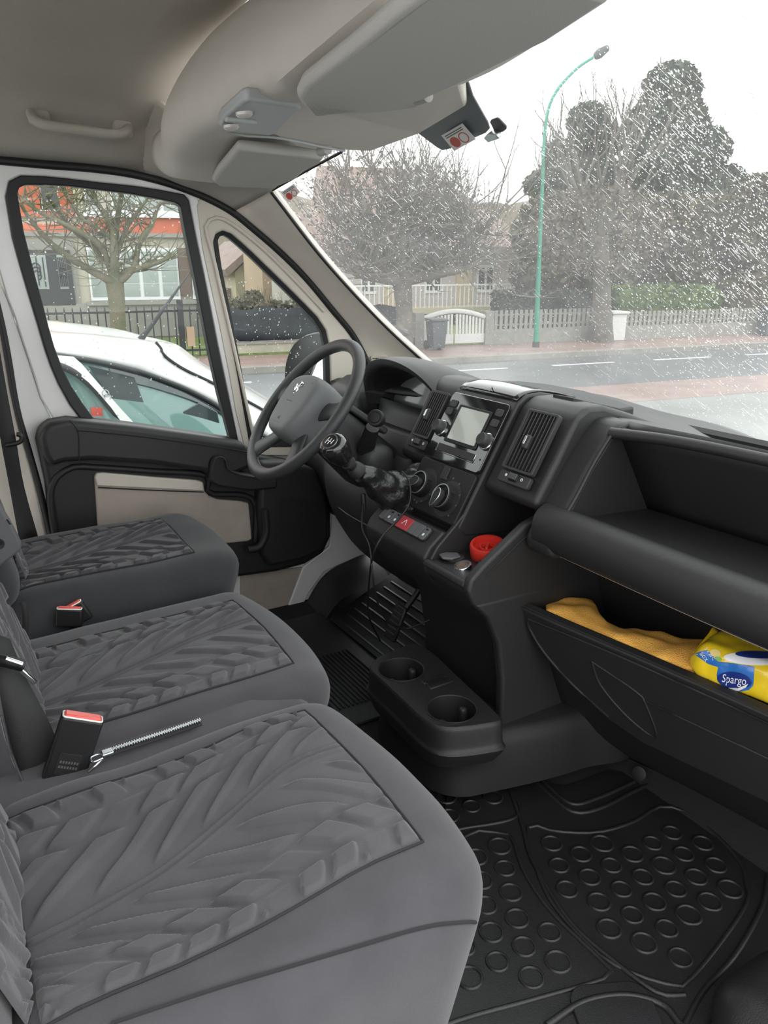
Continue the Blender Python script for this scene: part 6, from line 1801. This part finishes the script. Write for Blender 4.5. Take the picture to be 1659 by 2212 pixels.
# white arched gate
gt = thing('white_gate', street(sz(978, 720, 0)[0], 0, G0), 'white driveway gate with arched slatted top and solid lower panels', 'gate')
g0s, g1s = sz(912, 720, 0)[0], sz(1044, 720, 0)[0]
gzm = sz(980, 722, 0)[1]; gze = sz(915, 688, 0)[1]; gza = sz(978, 672, 0)[1]
gm = (g0s + g1s) / 2
for a, b in ((g0s, gm - 0.02), (gm + 0.02, g1s)):
    lf = sbox('gate_leaf', a, b, -0.05, 0.0, G0 + 0.05, gzm, 'gate_white', gt)
    n_ = 9
    for k in range(n_):
        s = a + (b - a) * (k + 0.5) / n_
        t = (s - g0s) / (g1s - g0s)
        zt_ = gze + (gza - gze) * math.sin(math.pi * t)
        hw_s = (b - a) / n_ * 0.29
        sbox('slat', s - hw_s, s + hw_s, -0.045, -0.015, gzm, zt_ - 0.06, 'gate_white', lf)
arc = [street(g0s + (g1s - g0s) * k / 16, -0.03, gze + (gza - gze) * math.sin(math.pi * k / 16)) for k in range(17)]
tube('arch_rail', arc, 0.05, 'gate_white', gt, n=8)
for s in (g0s - 0.10, g1s + 0.10):
    sbox('gate_pier', s - 0.10, s + 0.10, -0.10, 0.15, G0, gze + 0.12, 'fence_grey', gt)
# wheelie bin
bs = sz(942, 750, -0.6)[0]
bn = thing('wheelie_bin', street(bs, -0.6, G0), 'dark grey wheelie bin standing before white arched gate', 'bin')
bw = 0.165
z0b, z1b = G0 + 0.04, G0 + 0.56
rows = [[street(bs + sx * bw * k, -0.6 + sn * bw * k * 1.1, z) for sx, sn in ((-1, -1), (1, -1), (1, 1), (-1, 1))] for z, k in ((z0b, 0.78), (z1b, 1.0))]
patch('bin_body', rows, 'bin_grey', bn, closed_v=True, cap=True, bevel=0.01)
prism('bin_lid', [street(bs - 0.19, -0.80, z1b + 0.01), street(bs + 0.19, -0.80, z1b + 0.01), street(bs + 0.19, -0.40, z1b + 0.03), street(bs - 0.19, -0.40, z1b + 0.03)], (0, 0, 0.04), 'bin_grey', bn, bevel=0.02)
for sg in (-1, 1):
    lathe('bin_wheel', street(bs + sg * 0.15, -0.45, G0 + 0.09), RS, [(-0.03, 0.08), (-0.025, 0.09), (0.025, 0.09), (0.03, 0.08)], 'rubber', bn, n=16)

# garden fences with pickets
def garden_fence(px0, px1, n, lab, zt_px, m='fence_grey', step=0.125):
    s0_, s1_ = sz(px0, 720, n)[0], sz(px1, 720, n)[0]
    zt_ = sz((px0 + px1) / 2, zt_px, n)[1]
    f = railing('picket_fence', s0_, s1_, n, G0 + 0.30, zt_, step, m, lab, 'street fences', 0.036, 2, 'fence', True)
    sbox('base_wall', s0_, s1_, n - 0.06, n + 0.10, G0, G0 + 0.30, 'fence_grey', f)
    return f
garden_fence(1052, 1295, 0.0, 'grey picket fence between white gate and the white pillar', 668)
garden_fence(1345, 1700, -0.2, 'grey picket fence right of the white pillar', 668)
pil = thing('white_pillar', street(sz(1326, 700, -0.3)[0], -0.3, G0), 'whitewashed gate pillar beside the thick dark trunk', 'pillar')
ps0, ps1 = sz(1312, 720, -0.3)[0], sz(1342, 720, -0.3)[0]
sbox('pillar_shaft', ps0, ps1, -0.45, -0.1, G0, sz(1326, 678, -0.3)[1], 'gate_white', pil, bevel=0.02)
sbox('pillar_cap', ps0 - 0.05, ps1 + 0.05, -0.5, -0.05, sz(1326, 678, -0.3)[1], sz(1326, 672, -0.3)[1], 'gate_white', pil, bevel=0.02)
# hedges
def hedge(name, px0, px1, n0, n1, zpx, m, lab, seed, nleaf=2600):
    s0_, s1_ = sz(px0, 700, n0)[0], sz(px1, 700, n0)[0]
    zt_ = sz((px0 + px1) / 2, zpx, n0)[1]
    hd_ = thing(name, street((s0_ + s1_) / 2, (n0 + n1) / 2, G0), lab, 'hedge', 'garden hedges')
    sbox('hedge_core', s0_ + 0.05, s1_ - 0.05, n0 + 0.1, n1 - 0.1, G0, zt_ - 0.08, m, hd_)
    def shp(p, rnd): return np.clip(p * 1.9, -1, 1)
    leafball('foliage', street((s0_ + s1_) / 2, (n0 + n1) / 2, (zt_ + G0) / 2), (s1_ - s0_) / 2, (n1 - n0) / 2, (zt_ - G0) / 2, nleaf, 0.08, m, hd_, seed, shp)
hedge('clipped_hedge', 1115, 1300, 1.2, 2.4, 632, 'hedge_dark', 'dark clipped hedge behind the picket fence by green lamp post', 61)
hedge('clipped_hedge', 1335, 1560, 1.0, 2.4, 620, 'hedge_green', 'bright green hedge behind the right picket fence', 62)
hedge('clipped_hedge', 1570, 1760, 0.8, 2.2, 600, 'shrub', 'brown shrubby hedge at the right edge of windscreen', 63)

# dark evergreen and mixed trees
def bigtree(name, lab, trunk_px, n, blobs, m, seed, tm='bark_dark', nl=5200, size=0.13, tr_r=0.25):
    s, z = sz(trunk_px[0], trunk_px[1], n)
    t_ = thing(name, street(s, n, G0), lab, 'tree', 'garden trees')
    tops = [sz(b[0], b[1], n) for b in blobs]
    zt_ = max(q[1] for q in tops)
    tube('trunk', [street(s, n, G0), street(s, n, (G0 + zt_) / 2), street(tops[0][0], n, zt_)], [tr_r, tr_r * 0.75, tr_r * 0.2], tm, t_, n=10, ns=10)
    V_, F, tips = [], [], []
    for k, (bx_, by_, rx, rz_) in enumerate(blobs):
        s2, z2 = sz(bx_, by_, n)
        ppm = FPX / ((street(s2, n, z2) - EYE).dot(VIEW))
        leafball('foliage', street(s2, n, z2), rx / ppm, min(rx, 100) / ppm, rz_ / ppm, int(nl * max(0.3, rx * rz_ / 9000)), size, m, t_, seed * 10 + k)
        zb = G0 + (z2 - G0) * 0.75
        tube_data([street(s, n, zb), street((s + s2) / 2, n, (zb + z2) / 2 + 0.1), street(s2, n, z2)], [tr_r * 0.35, tr_r * 0.25, 0.03], 5, True, V_, F)
        for q in range(14):
            rnd = random.Random(seed * 100 + k * 20 + q)
            grow(rnd.randint(0, 99999), street(s2 + rnd.uniform(-0.3, 0.3) * rx / ppm, n, z2 + rnd.uniform(-0.3, 0.3) * rz_ / ppm), Vector((rnd.uniform(-1, 1), rnd.uniform(-1, 1), rnd.uniform(-0.4, 1))), 0.03, 0.45 * rx / ppm, 2, 0.6, V_, F, tips, nseg=3)
    add('branches', V_, F, tm, t_)
    return t_
bigtree('evergreen_tree', 'tallest dark evergreen tree with rounded top right of the lamp post', (1440, 700), 8.5, [(1450, 190, 62, 50), (1440, 270, 85, 70), (1490, 330, 85, 60), (1430, 360, 90, 70), (1480, 440, 120, 80), (1560, 430, 60, 70)], 'conifer', 11)
bigtree('evergreen_tree', 'second dark evergreen tree with layered top beside the lamp post', (1290, 700), 13.0, [(1270, 260, 45, 35), (1285, 310, 60, 45), (1215, 330, 45, 25), (1260, 390, 120, 50), (1310, 430, 130, 60), (1190, 400, 60, 30)], 'conifer', 12)
bigtree('leafy_tree', 'broad brownish green tree filling the garden behind fence', (1300, 690), 3.2, [(1200, 500, 95, 80), (1300, 490, 110, 75), (1180, 590, 80, 55), (1280, 590, 100, 55), (1230, 545, 120, 60)], 'shrub', 13, nl=4200, size=0.10)
bigtree('leafy_tree', 'dense brown tree behind green hedge', (1500, 690), 3.6, [(1430, 500, 110, 80), (1530, 500, 90, 80), (1450, 580, 120, 60), (1560, 560, 80, 60)], 'shrub', 14, nl=4200, size=0.10)
bigtree('leafy_tree', 'dark ragged tree at the right edge of windscreen', (1640, 690), 2.6, [(1640, 470, 70, 90), (1600, 560, 70, 70), (1680, 600, 80, 80), (1640, 640, 60, 40)], 'shrub', 15, nl=4200, size=0.10)
# thick trunk by the pillar
tk = thing('bare_tree', street(sz(1300, 700, -0.5)[0], -0.5, G0), 'thick dark trunk standing beside the whitewashed pillar', 'tree', 'bare street trees')
def T5(px, py, n=-0.5):
    s, z = sz(px, py, n); return street(s, n, z)
tube('trunk', [T5(1302, 748), T5(1300, 660), T5(1300, 580), T5(1298, 510)], [0.26, 0.21, 0.18, 0.16], 'bark_dark', tk, n=12, ns=12)
V_, F, tips = [], [], []
for k in range(8):
    grow(700 + k, T5(1298 + (k - 4) * 2, 540 - k * 8), (0.9 * (k - 3.5) / 4, 0.3 * math.sin(k), 1), 0.08, 1.1, 4, 0.6, V_, F, tips, up=0.08, kids=(2, 3))
add('branches', V_, F, 'bark_dark', tk)
leafball('twig_haze', T5(1300, 500), 1.9, 0.9, 1.0, 2600, 0.055, 'twig', tk, 71)

# street lamp
LN = -0.9
def L5(px, py):
    s, z = sz(px, py, LN); return street(s, LN, z)
lm = thing('street_lamp', street(sz(1157, 757, LN)[0], LN, G0), 'tall green curved street lamp post with black foot', 'street lamp')
base_ = L5(1157, 757)
tube('post_foot', [base_, L5(1158, 738)], [0.075, 0.075], 'iron', lm, n=14)
tube('post', [L5(1158, 738), L5(1163, 600), L5(1168, 480), L5(1172, 390), L5(1174, 330), L5(1180, 260), L5(1192, 215), L5(1215, 180), L5(1250, 145), L5(1285, 122)], [0.058, 0.052, 0.047, 0.042, 0.038, 0.034, 0.031, 0.029, 0.027, 0.026], 'lamp_green', lm, n=12, ns=50)
hd0 = L5(1283, 124); hd1 = L5(1312, 104)
lathe('lantern', hd0, hd1 - hd0, [(0, 0.03), (0.05, 0.07), (0.15, 0.09), ((hd1 - hd0).length, 0.06), ((hd1 - hd0).length + 0.03, 0.0)], 'bin_grey', lm, n=16)
pb = thing('street_box', T5(1655, 730, -0.6), 'small dark upright box at far right edge of the pavement', 'box')  # plain box in place of an unidentified dark shape
cs = sz(1655, 730, -0.6)[0]
sbox('box_body', cs - 0.2, cs + 0.25, -0.75, -0.45, G0, G0 + 0.62, 'bin_grey', pb, bevel=0.02)
sbox('box_top', cs - 0.23, cs + 0.28, -0.78, -0.42, G0 + 0.62, G0 + 0.67, 'iron', pb, bevel=0.01)

# ------------------------------------------------------------------ white car parked beside the van
car = thing('white_car', (0.9, 3.75, GROUND), 'white hatchback parked alongside the driver door', 'car')
CY = 3.85
def mir(p): return Vector((p.x, 2 * CY - p.y, p.z))
rail_px = [(60, 722), (117, 730), (180, 735), (239, 742), (300, 748), (348, 756), (352, 766), (372, 783), (405, 803), (440, 820), (470, 834), (538, 870), (600, 905), (680, 955), (760, 1010)]
top_px = [(60, 716), (111, 721), (160, 723), (211, 726), (300, 736), (336, 740), (366, 739), (386, 745), (405, 758), (433, 779), (463, 797), (530, 831), (600, 872), (690, 930), (770, 985)]
rail = [S(x, y, Y=3.22) for x, y in rail_px]
top_ = [S(x, y, Y=3.80) for x, y in top_px]
rl_ = resample(rail, 60); tp = resample(top_, 60)
roof_rows = [[a, a.lerp(b, 0.35) + Vector((0, 0, 0.02)), a.lerp(b, 0.7) + Vector((0, 0, 0.012)), Vector((b.x, CY, b.z)), mir(a.lerp(b, 0.7)) + Vector((0, 0, 0.012)), mir(a.lerp(b, 0.35)) + Vector((0, 0, 0.02)), mir(a)] for a, b in zip(rl_, tp)]
patch('roof_and_screen_panel', roof_rows, 'car_white', car, nv=24, ang=60, solid=0.01)
wtop_px = [(60, 757), (125, 766), (158, 771), (211, 780), (294, 800), (350, 819), (405, 841), (460, 870), (488, 891), (560, 935), (640, 985)]
wt = resample([S(x, y, Y=3.16) for x, y in wtop_px], 60)
rl2 = resample(rail, 60)
belt = [Vector((p.x + 0.05, 3.03, 0.30)) for p in wt]
low = [Vector((p.x + 0.05, 2.98, -0.35)) for p in wt]
for sgn in (0, 1):
    mm = (lambda p: p) if sgn == 0 else mir
    patch('roof_rail_side', [[mm(a), mm(a.lerp(b, 0.5) + Vector((0, -0.02, 0))), mm(b)] for a, b in zip(rl2, wt)], 'car_white', car, nv=6, ang=60, solid=0.01)
    patch('side_glass', [[mm(a), mm(a.lerp(b, 0.5)), mm(b)] for a, b in zip(wt, belt)], 'car_glass', car, nv=5)
    patch('lower_side', [[mm(a), mm(a.lerp(b, 0.3) + Vector((0, -0.04, 0))), mm(b)] for a, b in zip(belt, low)], 'car_white', car, nv=8)
    # pillar and black window surrounds
    pil_px = [(122, 767), (158, 770), (175, 785), (225, 843), (258, 880), (291, 916), (330, 970), (300, 970), (262, 912), (239, 880), (211, 847), (190, 825), (169, 808), (148, 795), (130, 788), (120, 786)]
    prism('rear_pillar', [mm(S(x, y, Y=3.135 - (y - 770) * 0.0006)) for x, y in pil_px], (0, -0.012 if sgn == 0 else 0.012, 0), 'car_white', car)
    tube('window_rubber', [mm(p + Vector((0, -0.012, -0.003))) for p in wt], 0.010, 'iron', car, n=8)
    tube('window_rubber', [mm(S(x, y, Y=3.11)) for x, y in ((118, 788), (131, 791), (150, 799), (171, 811), (191, 828), (213, 850), (240, 884), (262, 915))], 0.013, 'iron', car, n=8, ns=24)
# grey sun strip band along the top of the long window
band = [[a + Vector((0, -0.010, -0.012)), a.lerp(b, 0.13) + Vector((0, -0.010, 0))] for a, b in zip(wt[14:], belt[14:])]
patch('window_band', band, 'car_glass_dark', car)
prism('seat_back', [S(x, y, Y=3.12) for x, y in ((190, 790), (290, 815), (320, 895), (318, 930), (290, 920), (240, 860))], (0, 0.006, 0), 'car_glass_dark', car)
prism('head_rest', [S(x, y, Y=3.115) for x, y in ((395, 890), (430, 870), (470, 890), (480, 940), (400, 940))], (0, 0.006, 0), 'car_glass_dark', car, bevel=0.004)
prism('red_label', [S(x, y, Y=3.10) for x, y in ((196, 880), (221, 880), (222, 910), (200, 915))], (0, 0.004, 0), 'sticker_red', car)
tube('panel_gap', [p + Vector((0, -0.004, 0.004)) for p in resample([S(x, y, Y=3.22) for x, y in ((336, 741), (348, 755), (352, 766), (372, 783), (405, 803), (470, 834), (538, 870), (600, 905))], 40)], 0.006, 'iron', car, n=6)
an0 = S(303, 734, Y=3.80); an1 = S(318, 716, Y=3.80)
tube('antenna', [an0, an1, S(412, 586, Y=3.80)], [0.017, 0.012, 0.003], 'iron', car, n=8)
for x in (-0.3, 2.2):
    lathe('wheel', (x, 3.02, GROUND + 0.30), (0, -1, 0), [(-0.18, 0.26), (-0.16, 0.30), (0.0, 0.30), (0.02, 0.27), (0.0, 0.20), (0.0, 0)], 'rubber', car, n=28)
    lathe('wheel', (x, 2 * CY - 3.02, GROUND + 0.30), (0, 1, 0), [(-0.18, 0.26), (-0.16, 0.30), (0.0, 0.30), (0.02, 0.27), (0.0, 0.20), (0.0, 0)], 'rubber', car, n=28)
for px, py in ((228, 849), (232, 858)):
    c = S(px, py, Y=3.07)
    lathe('permit_sticker', c, (0, -1, 0), [(0, 0.014), (0.002, 0.014), (0.002, 0.010), (0, 0.010)], 'lamp_grey', car, n=16, closed_prof=True)

# ------------------------------------------------------------------ door mirror of the van
dm = thing('door_mirror', S(665, 800, Y=2.60), 'black door mirror housing with bright mirror glass outside the quarter glass', 'mirror')
ho = [(616, 800), (622, 770), (634, 745), (655, 728), (680, 722), (700, 726), (712, 745), (716, 800), (716, 880), (700, 940), (660, 945), (630, 920), (617, 860)]
rows = []
cpx_, cpy_ = 668, 830
for k, dY in ((1.0, 0.0), (1.03, 0.03), (1.0, 0.08), (0.85, 0.13), (0.55, 0.16), (0.05, 0.17)):
    rows.append([S(cpx_ + (x - cpx_) * k, cpy_ + (y - cpy_) * k, Y=2.55) + Vector((dY * 0.8, dY * 0.6, 0)) for x, y in ho])
patch('housing', rows, 'mirror_black', dm, nu=14, nv=40, closed_v=True, cap=True, ang=60)
mg = [(648, 880), (646, 840), (652, 800), (662, 770), (680, 750), (706, 740), (712, 800), (712, 880), (695, 925), (660, 925)]
mn_ = Vector((-0.78, -0.50, 0.38)).normalized(); mc_ = S(690, 840, Y=2.50)
def onplane(px, py, c, n):
    d = VIEW * FPX + RIGHT * (px - IMG_W / 2) + UPV * (IMG_H / 2 - py)
    return EYE + d * ((c - EYE).dot(n) / d.dot(n))
prism('mirror_glass', [onplane(p.x, p.y, mc_, mn_) for p in resample([Vector((a, b, 0)) for a, b in mg], 40, True)], -mn_ * 0.006, 'mirror', dm)
tube('mirror_arm', [S(690, 920, Y=2.56), S(720, 930, Y=2.45), S(740, 930, Y=2.30)], [0.03, 0.03, 0.035], 'mirror_black', dm, n=10, ns=10)

# ================================================================== RAIN ON THE GLASS
def drops(name, items, m, lab):
    """items: (centre, normal out, flow dir, half length, half width, height)"""
    n1, n2 = 8, 5
    T_ = []
    Vs, Fs = [], []
    for (c, n, fdir, hl_, hw_, hh_) in items:
        sd_ = n.cross(fdir)
        b = len(Vs)
        for (rr, zz) in ((1.0, 0.0), (0.78, 0.62), (0.40, 0.92)):
            for k in range(n1):
                a = 2 * math.pi * k / n1
                Vs.append(c + fdir * (math.cos(a) * rr * hl_) + sd_ * (math.sin(a) * rr * hw_) + n * (zz * hh_))
        Vs.append(c + n * hh_)
        for i in range(2):
            for k in range(n1):
                q = (k + 1) % n1
                Fs.append((b + i * n1 + k, b + i * n1 + q, b + (i + 1) * n1 + q, b + (i + 1) * n1 + k))
        for k in range(n1):
            Fs.append((b + 2 * n1 + k, b + 2 * n1 + (k + 1) % n1, b + 3 * n1))
        Fs.append(tuple(b + k for k in range(n1 - 1, -1, -1)))
    o0 = items[0][0]
    me = bpy.data.meshes.new(name)
    me.from_pydata([tuple(v - o0) for v in Vs], [], Fs)
    me.shade_smooth()
    me.set_sharp_from_angle(angle=R(60))
    o = finish(name, me, o0, m, smooth=False, fixn=False)
    me.shade_smooth(); me.set_sharp_from_angle(angle=R(60))
    tag(o, lab, 'raindrops', kind='stuff')
    return o
rnd = random.Random(11)
its = []
def dens_ws(x, y):
    d = 0.55
    if y < 430 and x < 1150: d = 0.12
    if y < 150: d = 0.04
    if x > 1150: d = min(0.8, 0.45 + 0.4 * (x - 1150) / 500)
    if x > 1150 and y < 150: d *= 0.3
    if y > 760: d *= 0.75
    if x < 1100 and y > 380: d = 0.6
    return d
while len(its) < 17000:
    px, py = rnd.uniform(590, 2300), rnd.uniform(-120, 1100)
    # clustered wetness
    cl2 = noise.noise(Vector((px * 0.008, py * 0.008, 3))) * 0.35
    if rnd.random() > dens_ws(px, py) + cl2: continue
    p, n = onglass(px, py, off=0.0056)
    if p is None: continue
    down = Vector((0, 0, -1)); down = (down - n * down.dot(n)).normalized(); sdn = n.cross(down)
    k = rnd.random()
    if k < 0.86:
        w = rnd.uniform(0.0004, 0.0012) * (1.25 if px > 1380 else 1.0) * (1.5 if rnd.random() < 0.05 else 1)
        l = w * rnd.uniform(1.0, 2.0)
        f = (down + sdn * rnd.uniform(-0.7, 0.1)).normalized()
    else:
        w = rnd.uniform(0.0003, 0.0006); l = rnd.uniform(0.004, 0.014)
        f = (down + sdn * rnd.uniform(-0.75, -0.35)).normalized()
    its.append((p, n, f, l, w, w * rnd.uniform(0.45, 0.75)))
drops('windscreen_raindrops', its, 'water', 'raindrops and running streaks covering outside of windscreen')
its = []
B2 = bvh_of(w2); B3 = bvh_of(w3)
while len(its) < 520:
    if rnd.random() < 0.55: px, py, B = rnd.uniform(60, 480), rnd.uniform(400, 900), B2
    else: px, py, B = rnd.uniform(480, 700), rnd.uniform(600, 840), B3
    p, n = onglass(px, py, B, off=0.0043)
    if p is None: continue
    w = rnd.uniform(0.0007, 0.0021)
    its.append((p, Vector((0, 1, 0)), Vector((0, 0, -1)), w * rnd.uniform(1, 1.4), w, w * 0.6))
drops('side_raindrops', its, 'water', 'scattered raindrops on the driver side panes')
